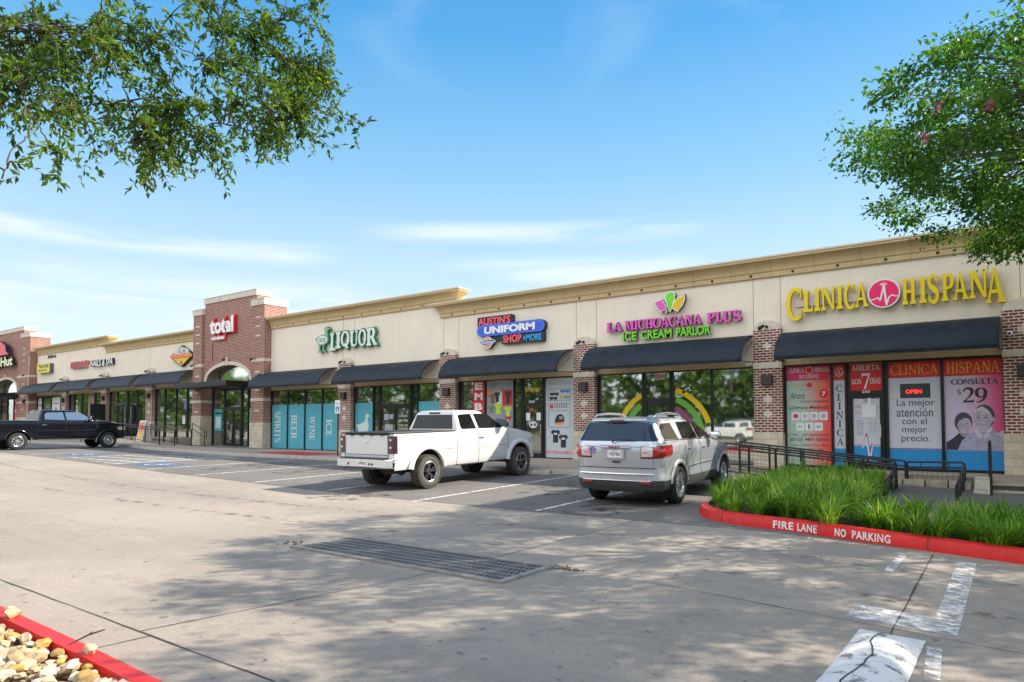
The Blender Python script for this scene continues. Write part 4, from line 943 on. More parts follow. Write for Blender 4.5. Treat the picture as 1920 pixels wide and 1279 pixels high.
# ---- ice cream parlor
s = empty('shop_sign', (-9.5,-.1,4.9), label='magenta and lime ice cream parlor lettering below three coloured ice pops', cat='sign')
for w, x0, x1, zo in (('LA',-11.90,-11.28,0), ('MICHOACANA',-11.17,-8.37,0), ('PLUS',-8.20,-7.07,0)):
    serif('lettering', w, x0, x1, 4.60, 4.93, -.2, C_mag, s, .14, T=.27, t=.13, m_side=C_mags)
letters('lettering', 'ICE', -11.27,-10.72,4.235,4.535,-.19,C_grn,s,.13,.025,m_side=C_grns); letters('lettering', 'CREAM', -10.57,-9.43,4.235,4.535,-.19,C_grn,s,.13,.025,m_side=C_grns); letters('lettering', 'PARLOR', -9.26,-8.08,4.235,4.535,-.19,C_grn,s,.13,.025,m_side=C_grns)
def inset(poly, d):
    c = Vector((sum(p[0] for p in poly)/len(poly), sum(p[1] for p in poly)/len(poly))); return [tuple(c + (Vector(p)-c) * (1 - d / max(.05, (Vector(p)-c).length))) for p in poly]
pop1 = [(-10.05,5.45),(-10.0,5.53),(-9.93,5.515),(-9.90,5.55),(-9.84,5.555),(-9.79,5.57),(-9.73,5.50),(-9.59,5.30),(-9.60,5.23),(-9.565,5.14),(-9.58,5.09),(-9.63,5.07),(-9.67,5.14),(-9.72,5.16),(-9.78,5.10),(-9.82,5.10)]
cone = [(-9.66,5.64),(-9.63,5.73),(-9.55,5.78),(-9.46,5.80),(-9.37,5.78),(-9.29,5.72),(-9.27,5.62),(-9.30,5.50),(-9.44,5.11),(-9.47,5.09),(-9.51,5.11),(-9.64,5.50)]
pop2 = [(-9.42,5.22),(-9.30,5.48),(-9.20,5.56),(-9.09,5.60),(-9.01,5.58),(-8.995,5.66),(-8.945,5.66),(-8.93,5.50),(-8.955,5.40),(-9.02,5.27),(-9.18,5.08),(-9.24,5.08)]
for nm, pp, c in (('pop_shape', pop1, C_mag), ('cone_shape', cone, C_grn), ('pop_shape', pop2, C_gold)):
    o = flat(nm, pp, -.2 if nm != 'cone_shape' else -.202, C_wht, s, .14, C_navy); ip = inset(pp, .035)
    flat('face', ip, -.206, c, s, .003)
# ---- uniform shop
s = empty('shop_sign', (-16.2,-.1,5.0), label="blue pill shaped uniform shop sign with red lettering and an orange round emblem", cat='sign')
flat('backing', rrect(-17.92,-16.12,5.28,5.68,.06), -.17, C_navy, s, .16); letters('lettering', "AUSTIN'S", -17.84,-16.2,5.33,5.63,-.215,C_rose,s,.04,.03,m_side=C_red)
flat('pill', rrect(-17.90,-14.56,4.865,5.34,.22), -.225, C_blue, s, .22, C_navy); flat('pill_rim', rrect(-17.86,-14.60,4.90,5.305,.2), -.2265, P('sign_blue_light',(.09,.2,.78)), s, .001); flat('pill_face', rrect(-17.82,-14.64,4.93,5.275,.17), -.2285, C_blue, s, .001)
letters('lettering', 'UNIFORM', -17.50,-15.0,4.955,5.25,-.25,C_wht,s,.02,.05)
flat('backing', rrect(-16.66,-14.62,4.49,4.88,.05), -.17, C_navy, s, .16); letters('lettering', 'SHOP', -16.57,-15.66,4.54,4.85,-.20,C_rose,s,.03,.035,m_side=C_red); letters('lettering', '+MORE', -15.60,-14.72,4.545,4.80,-.20,C_cyan,s,.03,.025)
flat('backing', rrect(-17.2,-16.5,4.66,4.87,.03), -.15, C_navy, s, .14)
flat('emblem', oval(-17.36,4.615,.255,.245), -.2, C_wht, s, .18, C_navy); flat('emblem_ring', oval(-17.36,4.615,.225,.215), -.203, C_org, s, .002); flat('emblem_plate', [(-17.82,4.63),(-17.6,4.51),(-17.36,4.50),(-17.12,4.53),(-16.92,4.66),(-17.12,4.74),(-17.36,4.745),(-17.6,4.74)], -.21, C_wht, s, .006); flat('emblem_plate', [(-17.77,4.63),(-17.58,4.53),(-17.36,4.525),(-17.13,4.55),(-16.97,4.66),(-17.13,4.72),(-17.36,4.722),(-17.6,4.715)], -.213, P('emblem_blue',(.02,.05,.3)), s, .002)
letters('lettering', 'Dickies', -17.68,-17.05,4.565,4.70,-.216,C_wht,s,0,.02,shear=.2)
# ---- liquor
s = empty('shop_sign', (-26,-.1,5.3), label='white and green lettering LIQUOR beside a standing goose', cat='sign')
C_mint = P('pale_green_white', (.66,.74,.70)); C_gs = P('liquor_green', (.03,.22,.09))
rw(s, -27.4, -24.0, 5.28, 5.42, M['raceway'])
for ch, x0, x1, z0, z1 in (('L',-27.27,-26.86,4.92,5.78),('I',-26.84,-26.50,5.0,5.81),('Q',-26.48,-25.84,5.08,5.78),('U',-25.82,-25.24,5.04,5.76),('O',-25.22,-24.66,5.02,5.77),('R',-24.64,-23.9,4.98,5.80)):
    serif('letter', ch, x0, x1, z0, z1, -.2, C_mint, s, .13, T=.26, t=.12, m_side=C_gs)
    serif('halo', ch, x0-.035, x1+.035, z0-.035, z1+.035, -.165, C_gs, s, .1, T=.32, t=.17)
goose = [(-28.46,5.60),(-28.30,5.66),(-28.08,5.74),(-27.88,5.76),(-27.74,5.74),(-27.68,5.82),(-27.73,5.95),(-27.72,6.06),(-27.62,6.15),(-27.50,6.15),(-27.42,6.08),(-27.26,6.0),(-27.42,5.97),(-27.50,5.92),(-27.48,5.80),(-27.45,5.68),(-27.40,5.52),(-27.42,5.40),(-27.54,5.30),(-27.74,5.25),(-27.76,5.02),(-27.60,4.90),(-27.86,4.92),(-27.84,5.24),(-28.02,5.24),(-28.04,5.02),(-27.92,4.88),(-28.26,4.90),(-28.16,5.02),(-28.14,5.26),(-28.30,5.38),(-28.36,5.48)]
flat('goose', goose, -.2, P('goose_green', (.20,.38,.25)), s, .16, C_gs); flat('goose_belly', oval(-27.90,5.50,.38,.20), -.206, C_mint, s, .003); letters('lettering', 'GUS', -28.16,-27.64,5.40,5.60,-.212,C_gs,s,0,.02)
# ---- total wireless
s = empty('shop_sign', (-36.5,-.3,6.7), label='white lowercase lettering with red sides on the nearer brick tower', cat='sign')
letters('lettering', 'total', -37.72,-35.28,6.50,7.42,-.52,C_wht,s,.20,.045,spacing=.93,m_side=C_red); letters('backing', 'total', -37.76,-35.20,6.44,7.46,-.47,C_red,s,.15,.09,spacing=.93)
letters('lettering', 'wireless', -37.68,-36.34,6.16,6.40,-.44,C_wht,s,.05,.03); flat('backing', rrect(-37.3,-36.22,6.12,6.42,.04), -.40, C_red, s, .09)
g = MB(); g.tube([(-1.2,-.02,-.6),(-1.2,-.02,-1.75)], .02, 6); g.build('cable', C_blk, s)
# ---- diamond sign, nail salon, small yellow sign, numbers
s = empty('shop_sign', (-41.45,-.1,5.5), label='yellow diamond shaped sign with orange lettering beside the brick tower', cat='sign')
flat('diamond', [(-42.85,5.52),(-41.42,4.85),(-40.05,5.52),(-41.42,6.18)], -.2, C_blk, s, .18); flat('face', [(-42.72,5.52),(-41.42,4.91),(-40.18,5.52),(-41.42,6.12)], -.205, P('diamond_yellow',(.80,.46,.03)), s, .003)
flat('ribbon', [(-42.3,5.86),(-41.9,6.0),(-40.9,6.0),(-40.5,5.80),(-40.7,5.68),(-42.2,5.66)], -.215, P('sign_silver',(.55,.56,.6)), s, .01, C_blk); letters('lettering', 'La', -41.8,-41.0,5.72,5.95,-.22,C_ink,s,0,.0,shear=.3)
letters('lettering', 'QUESADILLA', -42.7,-40.25,5.36,5.66,-.25,P('chili_red',(.75,.10,.02)),s,.06,.03,m_side=P('cream_edge',(.8,.7,.5)))
letters('lettering', '$', -41.55,-41.3,5.0,5.22,-.212,C_ink,s,0,.02)
s = empty('shop_sign', (-54.2,-.1,5.7), label='red and white nail salon lettering high on the far cream wall', cat='sign')
letters('lettering', 'amor', -57.68,-54.62,5.48,6.02,-.2,P('salon_red',(.33,.008,.03)),s,.22,.05,m_side=P('salon_edge',(.62,.30,.30))); letters('lettering', 'NAILS & SPA', -54.25,-50.72,5.48,5.95,-.2,C_wht,s,.2,.02,shear=.25,m_side=C_navy)
s = empty('shop_sign', (-62.6,-.1,5.8), label='small yellow sign box with dark lettering below the building number', cat='sign')
flat('box', rrect(-63.85,-61.3,5.42,6.15,.1), -.3, P('sign_lemon',(.72,.66,.02)), s, .28, P('box_grey',(.12,.13,.13))); letters('lettering', 'TRAVIS', -63.6,-61.5,5.80,6.08,-.305,C_ink,s,0,.04); letters('lettering', 'DENTAL', -63.6,-61.7,5.52,5.72,-.305,C_ink,s,0,.02)
s = empty('building_number', (-61.7,-.05,6.7), label='black building number 5530-G high on the cream wall', cat='number'); letters('lettering', '5530-G', -62.5,-60.9,6.58,6.82,-.04,C_blk,s,.035,.03)
# ---- pizza restaurant on the far brick tower
s = empty('shop_sign', (-71,-.6,7.2), label='red roof shaped emblem over cream lettering on the far brick tower', cat='sign')
flat('roof_emblem', [(-72.9,8.18),(-72.3,8.45),(-70.3,8.45),(-69.0,8.02),(-68.75,7.5),(-68.1,7.2),(-74.4,7.2),(-73.4,7.5)], -.95, C_red, s, .35, C_navy); letters('lettering', 'Pizza-Hut', -74.3,-67.5,6.25,7.05,-.85,P('sign_cream',(.72,.72,.42)),s,.25,.04,m_side=C_blk)

# ---------------------------------------------------------------- posters and window graphics
def poster(name, label, cat, x0, x1, z0, z1, m, y=.046, group=None):
    e = empty(name, ((x0+x1)/2, y, z0), label=label, cat=cat, group=group)
    return e
def bandsheet(e, x0, x1, bands, y=.046):
    L = e.location; g = MB(); ms = []
    for i, (z0, z1, m) in enumerate(bands):
        g.box(x0-L.x, x1-L.x, y-L.y, y+.004-L.y, z0-L.z, z1-L.z - .0, i); ms.append(m)
    return g.build('sheet', ms, e)
def grad(name, c0, c1, axis=0, lo=0., hi=1.):
    m = bpy.data.materials.new(name); m.use_nodes = True; nt = m.node_tree; b = nt.nodes['Principled BSDF']; b.inputs['Roughness'].default_value = .3
    tc = _n(nt, 'ShaderNodeTexCoord'); sp = _n(nt, 'ShaderNodeSeparateXYZ'); nt.links.new(tc.outputs['Generated'], sp.inputs[0])
    mr = _n(nt, 'ShaderNodeMapRange', interpolation_type='SMOOTHSTEP'); nt.links.new(sp.outputs[axis], mr.inputs[0]); mr.inputs[1].default_value = lo; mr.inputs[2].default_value = hi
    mx = _n(nt, 'ShaderNodeMix', data_type='RGBA'); nt.links.new(mr.outputs[0], mx.inputs[0]); mx.inputs[6].default_value = (*c0,1); mx.inputs[7].default_value = (*c1,1); nt.links.new(mx.outputs[2], b.inputs['Base Color']); return m
K_red = grad('poster_red', (.66,.012,.02), (.70,.012,.012)); K_gold = P('poster_gold', (.85,.40,.03)); K_blue = P('poster_blue', (.03,.27,.60), .25); K_pale = P('poster_pale', (.56,.58,.66), .28); K_lil = grad('poster_lilac_pink', (.60,.50,.66), (.72,.06,.22), 0, .25, 1.05); K_pr = P('poster_purple_line', (.42,.09,.30))
K_left = grad('poster_green_red', (.40,.54,.46), (.80,.07,.05), 0, .25, 1.0); K_wht = P('poster_white', (.74,.75,.77), .3)
# clinic panel 1: two stacked sheets
e = poster('window_poster', 'magenta topped poster with Seguro Médico text and white boxes in the clinic window', 'poster', -5.78,-4.47,.1,3.05,None)
bandsheet(e, -5.78,-4.54,[(2.62,3.045,grad('poster_magenta',(.66,.02,.14),(.62,.02,.03)))]); bandsheet(e, -5.79,-4.545,[(.08,2.618,K_left)])
serif('lettering','CLINICA',-5.72,-5.28,2.86,2.99,.043,K_wht,e); serif('lettering','HISPANA',-4.98,-4.56,2.86,2.99,.043,K_wht,e); flat('emblem',oval(-5.13,2.92,.11,.11),.042,K_wht,e); flat('emblem',oval(-5.13,2.92,.095,.095),.0405,K_red,e)
serif('lettering','STASSNEY',-5.42,-4.85,2.68,2.79,.043,K_wht,e)
serif('lettering','CLINICA',-5.64,-5.24,2.44,2.53,.043,K_gold,e); serif('lettering','HISPANA',-5.02,-4.64,2.44,2.53,.043,K_gold,e); flat('emblem',oval(-5.13,2.48,.075,.075),.042,K_red,e)
letters('lettering','STASSNEY',-5.38,-4.92,2.31,2.37,.043,P('ink_grey',(.3,.3,.33)),e)
letters('lettering','Ahora',-5.70,-5.28,2.06,2.26,.043,C_ink,e,shear=.35); letters('lettering','También Aceptamos',-5.42,-4.58,1.92,2.03,.043,C_ink,e); letters('lettering','¡¡¡Seguro Médico!!!',-5.72,-4.58,1.73,1.85,.043,C_ink,e,offset=.018)
flat('badge',oval(-4.73,2.21,.13,.13),.043,C_red,e); letters('lettering','7',-4.78,-4.68,2.13,2.27,.041,K_wht,e,offset=.02)
for i in range(4):
    x = -5.65 + i*.262; flat('logo_box',rrect(x-.008,x+.238,1.412,1.668,.05),.0435,P('box_edge',(.5,.52,.55)),e); flat('logo_box',rrect(x,x+.23,1.42,1.66,.045),.042,K_wht,e); flat('logo_mark',oval(x+.115,1.54,.075,.07),.040,[P('mk1',(.5,.03,.2)),P('mk2',(.45,.52,.5)),P('mk3',(.45,.47,.5)),P('mk4',(.35,.42,.45))][i],e)
for i in range(3):
    x = -5.53 + i*.262; flat('logo_box',rrect(x-.008,x+.238,1.092,1.348,.05),.0435,bpy.data.materials['box_edge'],e); flat('logo_box',rrect(x,x+.23,1.10,1.34,.045),.042,K_wht,e); flat('logo_mark',rc(x+.05,x+.18,1.19,1.25) if i != 1 else rc(x+.09,x+.13,1.15,1.29),.040,[P('mk5',(.3,.5,.5)),C_ink,P('mk6',(.2,.45,.35))][i],e)
letters('lettering','y Más... ¡¡¡Pregúntanos!!!',-5.76,-4.58,.92,1.02,.043,C_ink,e); letters('lettering','(512) 487-5556',-5.71,-4.61,.77,.88,.043,C_ink,e,offset=.02); letters('lettering','Lunes a Sábado: 9am - 8pm',-5.69,-4.63,.62,.70,.043,C_ink,e); letters('lettering','Domingo: 9am - 3pm',-5.58,-4.76,.50,.58,.043,C_ink,e)
# clinic panel 2: tall narrow strip
e = poster('window_poster', 'tall narrow pale strip with CLINICA written downwards beside the clinic door', 'poster', -4.42,-4.14,0,3.04,None)
bandsheet(e,-4.455,-4.15,[(.05,.58,K_blue),(.583,2.59,K_pale),(2.593,3.045,K_red)])
flat('emblem',oval(-4.30,2.83,.115,.13),.043,K_wht,e); flat('emblem',oval(-4.30,2.83,.10,.115),.041,K_red,e); trace('pulse_line',[(-4.38,2.79),(-4.33,2.80),(-4.30,2.90),(-4.28,2.75),(-4.25,2.80),(-4.22,2.80)],.012,.039,K_wht,e)
serif('lettering','CLINICA',-4.42,-4.18,.62,2.45,.043,C_ink,e,T=.2,t=.08,vertical=True)
# door graphics
e = poster('window_poster', 'red transom poster ABIERTA LOS 7 DIAS over the clinic door', 'poster', -3.98,-3.2,2.27,3.03,None,y=.04)
bandsheet(e,-4.0,-3.18,[(2.265,3.045,K_red)],.04); serif('lettering','ABIERTA',-3.96,-3.22,2.85,3.0,.036,K_wht,e); serif('lettering','LOS',-3.96,-3.71,2.46,2.60,.036,K_wht,e,T=.2,t=.09); serif('lettering','DÍAS',-3.48,-3.21,2.46,2.62,.036,K_wht,e,T=.2,t=.09); serif('lettering','7',-3.70,-3.48,2.31,2.76,.036,K_wht,e,T=.2)
e = poster('window_poster', 'pale door sheet with opening hours and a pink and blue pulse line', 'poster', -3.95,-3.22,.2,2.1,None,y=.03)
bandsheet(e,-3.935,-3.245,[(.22,.66,K_blue),(.663,2.03,K_pale)],.03)
trace('pulse_line',[(-3.93,.68),(-3.80,.68),(-3.76,.72),(-3.71,.62),(-3.60,1.02),(-3.53,.36),(-3.47,.72),(-3.42,.70),(-3.25,.70)],[.02,.02,.02,.03,.04,.05,.03,.02,.02],.027,K_pr,e); trace('pulse_line',[(-3.72,.60),(-3.61,.93),(-3.52,.26),(-3.45,.68)],[.02,.03,.04,.02],.0245,K_wht,e)
letters('lettering','260',-3.69,-3.48,2.19,2.27,-.016,C_wht,e,offset=.02); letters('lettering','260',-3.66,-3.50,1.93,2.01,.027,C_ink,e); letters('lettering','(512) 487-5556',-3.90,-3.28,1.58,1.66,.027,P('ink_magenta',(.45,.12,.35)),e); letters('lettering','HISPANA CLINICA',-3.90,-3.28,1.76,1.84,.027,bpy.data.materials['ink_magenta'],e)
for i, d in enumerate(('Domingo','Lunes','Martes','Miércoles','Jueves','Viernes','Sábado')):
    z = 1.36 - i*.062; letters('lettering',d,-3.85,-3.68,z,z+.035,.027,C_ink,e); letters('lettering','9 am - 8 pm',-3.52,-3.32,z,z+.035,.027,C_ink,e)
e = empty('notice', (-3.52,.012,1.48), label='small white paper notice taped on the clinic door', cat='notice'); flat('paper',rc(-3.71,-3.34,1.48,1.86),.012,K_wht,e,.006); flat('tape',rc(-3.55,-3.47,1.862,2.2),.016,P('tape',(.8,.8,.78)),e,.004); letters('lettering','AVISO',-3.68,-3.6,1.75,1.77,.009,C_ink,e)
# panel 4
e = poster('window_poster', 'red headed pale poster reading La mejor atención con el mejor precio', 'poster', -3.0,-1.76,0,3.04,None)
bandsheet(e,-3.03,-1.765,[(.05,.60,K_blue),(.603,2.59,K_pale),(2.593,3.045,K_red)]); flat('stripe',rc(-3.03,-1.765,.605,.63),.044,K_pr,e)
serif('lettering','CLINICA',-2.96,-1.80,2.68,2.95,.043,K_gold,e,T=.15,t=.06)
flat('window_patch',rc(-2.73,-2.0,2.02,2.42),.043,P('clear_patch',(.05,.065,.065),.1),e)
led = P('open_led',(.4,.01,.01)); led.node_tree.nodes['Principled BSDF'].inputs['Emission Color'].default_value = (1,.03,.02,1); led.node_tree.nodes['Principled BSDF'].inputs['Emission Strength'].default_value = 1.0
for l, x0, x1, z0, z1 in (('La mejor',-2.82,-1.90,1.75,1.99),('atención',-2.83,-1.95,1.50,1.74),('con el',-2.70,-2.10,1.29,1.47),('mejor',-2.70,-2.10,1.01,1.23),('precio.',-2.72,-2.03,.76,.99)):
    o = letters('lettering',l,x0,x1,z0,z1,.043,C_ink,e)
letters('notice_text','AVISO',-2.97,-2.8,2.0,2.03,.0425,C_ink,e); flat('sticker',rc(-3.0,-2.76,1.92,2.12),.0435,P('sticker_pale',(.62,.63,.66)),e)
e = empty('open_sign', (-2.4,.04,2.14), label='small red glowing OPEN sign behind the dark patch of the clinic window', cat='sign'); letters('lettering','OPEN',-2.60,-2.20,2.145,2.255,.0405,led,e,offset=.03)
# panel 5 with the portrait
e = poster('window_poster', 'lilac and pink poster CONSULTA $29 with a portrait of a couple', 'poster', -1.66,-.33,0,3.04,None)
bandsheet(e,-1.68,-.38,[(.05,.59,K_blue),(.593,2.59,K_lil),(2.593,3.045,K_red)])
serif('lettering','HISPANA',-1.61,-.42,2.67,2.96,.043,K_gold,e,T=.15,t=.06); serif('lettering','CONSULTA',-1.52,-.47,2.36,2.50,.043,C_ink,e,T=.24,t=.11); serif('lettering','29',-1.26,-.71,1.87,2.26,.043,C_ink,e,T=.2,t=.07); serif('lettering','$',-1.38,-1.30,2.09,2.23,.043,C_ink,e)
nk = dict(noise_=.28, nscale=9); k1 = P('portrait_skin',(.47,.40,.48),**nk); k2 = P('portrait_hair',(.06,.05,.07),**nk); k3 = P('portrait_shirt',(.38,.36,.50),**nk); k4 = P('portrait_light',(.56,.51,.61),**nk); k5 = P('portrait_shade',(.33,.27,.35),**nk); k6 = P('portrait_dark',(.03,.035,.05))
def fp(poly, y, m): flat('portrait', poly, y, m, e)
fp([(-1.66,.60),(-1.66,.80),(-1.50,.92),(-1.36,1.06),(-1.20,1.06),(-1.02,1.0),(-1.02,.60)],.0435,k6)                                   # her jacket
fp(oval(-1.26,1.34,.20,.27),.0432,k2); fp([(-1.37,1.10),(-1.16,1.06),(-1.12,.95),(-1.3,.97)],.0431,k5); fp(oval(-1.24,1.27,.155,.21),.0429,k1)   # her head
fp([(-1.44,1.36),(-1.40,1.52),(-1.22,1.58),(-1.06,1.48),(-1.10,1.44),(-1.22,1.46),(-1.36,1.38),(-1.42,1.22)],.0427,k2)
for dx in (-.065,.065): fp(oval(-1.24+dx,1.30,.034,.012),.0425,k2); fp(rib([(-1.24+dx-.04,1.345),(-1.24+dx,1.355),(-1.24+dx+.04,1.345)],.012),.0424,k5)
fp([(-1.25,1.30),(-1.23,1.30),(-1.215,1.215),(-1.265,1.215)],.0424,k5); fp(rib([(-1.29,1.165),(-1.24,1.155),(-1.19,1.17)],.018),.0424,k5)
fp([(-1.40,.60),(-1.30,.86),(-1.12,1.05),(-.96,1.13),(-.66,1.15),(-.52,1.07),(-.38,1.0),(-.38,.60)],.0422,k3)               # his shirt
fp([(-1.0,1.15),(-.84,.95),(-.62,1.17),(-.66,1.28),(-.95,1.28)],.0420,k1); fp([(-1.06,1.14),(-.98,1.18),(-.84,.98),(-.90,.92)],.0418,k4); fp([(-.60,1.19),(-.66,1.2),(-.84,.98),(-.78,.92)],.0417,k4)
fp(oval(-.80,1.50,.235,.31),.0416,k2); fp(oval(-.83,1.445,.205,.275),.0414,k1); fp([(-1.03,1.52),(-1.0,1.68),(-.84,1.77),(-.72,1.68),(-.68,1.55),(-.80,1.66),(-.94,1.64)],.0412,k4)
fp(oval(-.60,1.42,.03,.07),.0411,k1)
for dx in (-.085,.065): fp(oval(-.84+dx,1.47,.042,.013),.0409,k2); fp(rib([(-.84+dx-.055,1.52),(-.84+dx,1.535),(-.84+dx+.055,1.52)],.016),.0408,k5)
fp([(-.86,1.46),(-.835,1.47),(-.80,1.36),(-.89,1.36)],.0408,k5); fp(rib([(-.93,1.285),(-.85,1.265),(-.76,1.29)],.024),.0407,k5); fp(rib([(-.95,1.36),(-.97,1.30)],.01),.0407,k5); fp(rib([(-.74,1.36),(-.72,1.30)],.01),.0407,k5)
fp(oval(-.93,1.36,.07,.11),.04065,P('portrait_half',(.42,.35,.43),**nk)); fp(oval(-.73,1.34,.06,.12),.0406,bpy.data.materials['portrait_half']); fp(oval(-1.32,1.22,.05,.10),.0422,bpy.data.materials['portrait_half']); fp([(-.50,1.06),(-.40,1.14),(-.38,1.12),(-.38,.98),(-.50,1.0)],.0406,k4); fp(rib([(-.95,1.0),(-.9,.8),(-.92,.60)],.012),.0406,k5)
# liquor windows
for x0, x1, w, l in ((-32.36,-30.99,'SPIRITS',(-32.10,-31.6,.34,2.0)),(-30.93,-29.54,'BEER',(-30.65,-30.2,.52,1.80)),(-29.48,-28.15,'WINE',(-29.15,-28.72,.52,1.74)),(-28.09,-26.74,'ICE',(-27.82,-27.40,.72,1.55))):
    e = poster('window_graphic', 'turquoise window film with %s written downwards in white' % w, 'window film', x0,x1,.05,2.33,None,y=.06,group='turquoise films in the liquor store windows')
    bandsheet(e, x0, x1, [(.05,2.34,C_teal)], .06); serif('lettering', w, l[0], l[1], l[2], l[3], .056, C_ltw, e, T=.2, t=.09, rot=True)
e = poster('window_graphic','turquoise window film with a white goose left of the liquor store door','window film',-25.67,-24.4,.05,2.32,None,y=.06,group='turquoise films in the liquor store windows'); bandsheet(e,-25.67,-24.40,[(.05,2.32,C_teal)],.06)
flat('goose',[(-25.62,1.28),(-25.40,1.30),(-25.15,1.37),(-25.0,1.42),(-24.93,1.55),(-24.95,1.70),(-24.88,1.80),(-24.78,1.81),(-24.72,1.75),(-24.60,1.66),(-24.74,1.66),(-24.80,1.60),(-24.78,1.45),(-24.72,1.25),(-24.74,1.05),(-24.9,.88),(-25.15,.82),(-25.4,.95),(-25.5,1.15)],.056,C_ltw,e)
e = poster('window_graphic','plain turquoise window film right of the liquor store door','window film',-21.47,-20.06,.05,2.31,None,y=.06,group='turquoise films in the liquor store windows'); bandsheet(e,-21.47,-20.06,[(.05,2.31,C_teal)],.06)
e = empty('door_number',(-23,.045,2.4), label='white number 210 on the transom over the liquor store door', cat='number'); letters('lettering','210',-23.17,-22.74,2.36,2.57,.045,C_wht,e,offset=.02)
e = empty('door_notice',(-22.3,.046,1.2), label='white opening hours lettering on the liquor store door glass', cat='notice')
for i, (t_, x0, x1) in enumerate((('LIQUOR',-22.65,-22.15),('BEER  WINE',-22.70,-22.12),('10 am - 9 pm',-22.70,-22.12),('STORE HOURS',-22.70,-22.12),('OPEN',-22.55,-22.25))): letters('lettering',t_,x0,x1,1.62-i*.2,1.72-i*.2,.044,C_wht,e,offset=.01)
e = empty('door_notice',(-23.4,.046,1.2), label='pale papers stuck on the left leaf of the liquor store door', cat='notice')
for x, z, w, h in ((-23.65,1.5,.3,.28),(-23.3,1.55,.25,.22),(-23.6,.9,.5,.4)): flat('paper',rc(x,x+w,z,z+h),.044,P('paper_grey',(.35,.4,.44)),e)
# uniform shop
e = poster('window_banner','red vertical banner EMBR in white letters, left window of the uniform shop','banner',-18.33,-17.72,1.2,3.06,None,y=.055); bandsheet(e,-18.33,-17.70,[(1.25,3.06,C_red)],.055)
for i, ch in enumerate('EMBR'): letters('letter',ch,-18.24,-17.82,2.72-i*.42,3.02-i*.42,.051,C_wht,e,offset=.05)
e = poster('window_poster','collage poster of work shirts and safety vests beside the red banner','poster',-17.55,-16.26,.1,3.05,None,y=.055); bandsheet(e,-17.60,-16.24,[(.1,3.05,P('collage_grey',(.30,.31,.33),.3,noise_=.35,nscale=3))],.055)
def shirt(x, z, w, h): return [(x-w*.22,z+h),(x-w*.08,z+h*.93),(x+w*.08,z+h*.93),(x+w*.22,z+h),(x+w*.5,z+h*.84),(x+w*.40,z+h*.62),(x+w*.27,z+h*.68),(x+w*.27,z),(x-w*.27,z),(x-w*.27,z+h*.68),(x-w*.40,z+h*.62),(x-w*.5,z+h*.84)]
hv = P('hi_vis',(.50,.72,.03),noise_=.25,nscale=14); 
for (x, z, w, h, m_) in ((-17.0,1.72,.42,.45,hv),(-16.52,1.62,.34,.4,hv),(-17.35,1.75,.3,.3,P('work_green',(.12,.25,.1),noise_=.5,nscale=14)),(-17.3,2.15,.36,.4,P('khaki',(.2,.12,.07),noise_=.5,nscale=14)),(-17.05,2.2,.3,.42,C_ink),(-16.95,1.05,.36,.5,P('denim',(.06,.12,.25),noise_=.5,nscale=14)),(-16.55,1.05,.3,.5,P('sky_work',(.12,.25,.42),noise_=.5,nscale=14)),(-17.32,1.05,.3,.4,C_ink)): flat('garment',shirt(x,z,w,h),.051,m_,e)
flat('garment',rc(-16.78,-16.30,2.05,2.68),.0515,C_red,e); flat('garment',shirt(-16.5,2.12,.3,.5),.049,C_ink,e); flat('garment',rc(-17.05,-16.82,2.0,2.62),.0515,K_wht,e); flat('label',rc(-17.58,-17.3,2.5,2.66),.0515,C_org,e); flat('price_card',rc(-16.6,-16.35,1.5,1.62),.05,C_red,e)
e = empty('door_sticker',(-15.3,.044,2.6), label='yellow rope style lettering on the uniform shop transom', cat='sticker'); letters('lettering','Wrangler',-15.68,-14.94,2.52,2.75,.044,P('rope_yellow',(.85,.52,.02)),e,offset=.02,shear=.1)
e = empty('door_number',(-15.3,-.05,2.2), label='white number 240 over the uniform shop door', cat='number'); letters('lettering','240',-15.44,-15.17,2.125,2.225,-.014,C_wht,e,offset=.02)
e = empty('door_sticker',(-15.3,.044,1.2), label='white round sticker and papers on the uniform shop door', cat='sticker'); flat('paper',rc(-15.62,-15.42,1.45,1.75),.044,K_wht,e); flat('paper',rc(-15.12,-14.92,1.45,1.75),.044,K_wht,e); flat('sticker',oval(-15.28,1.28,.18,.13),.044,K_wht,e); flat('sticker',oval(-15.36,1.28,.05,.06),.042,C_ink,e); flat('sticker',oval(-15.2,1.28,.05,.06),.042,C_ink,e); flat('sticker',oval(-15.36,1.86,.13,.07),.044,P('sticker_red',(.4,.05,.06)),e)
e = poster('window_poster','light grey poster of safety glasses, a cap and two black t-shirts','poster',-14.70,-13.38,.05,3.04,None,y=.055); bandsheet(e,-14.70,-13.35,[(.02,3.05,C_grey)],.055)
def box_line(x0,x1,z0,z1,w=.014):
    for a in (rc(x0,x1,z0,z0+w),rc(x0,x1,z1-w,z1),rc(x0,x0+w,z0+w,z1-w),rc(x1-w,x1,z0+w,z1-w)): flat('border',a,.052,C_ink,e)
box_line(-14.58,-13.56,2.20,2.66); box_line(-14.57,-13.60,1.18,2.10)
def glasses(x,z,w,m_):
    flat('glasses',[(x-w/2,z+.05),(x+w/2,z+.05),(x+w/2,z-.02),(x+w*.3,z-.07),(x+w*.08,z-.05),(x,z),(x-w*.08,z-.05),(x-w*.3,z-.07),(x-w/2,z-.02)],.051,m_,e)
glasses(-14.3,2.45,.40,C_ink); glasses(-14.34,2.29,.36,C_ink); glasses(-13.82,2.55,.44,P('lens_blue',(.03,.22,.5))); glasses(-13.95,2.32,.22,P('lens_gold',(.5,.42,.12))); glasses(-13.72,2.32,.22,P('lens_brown',(.35,.25,.1)))
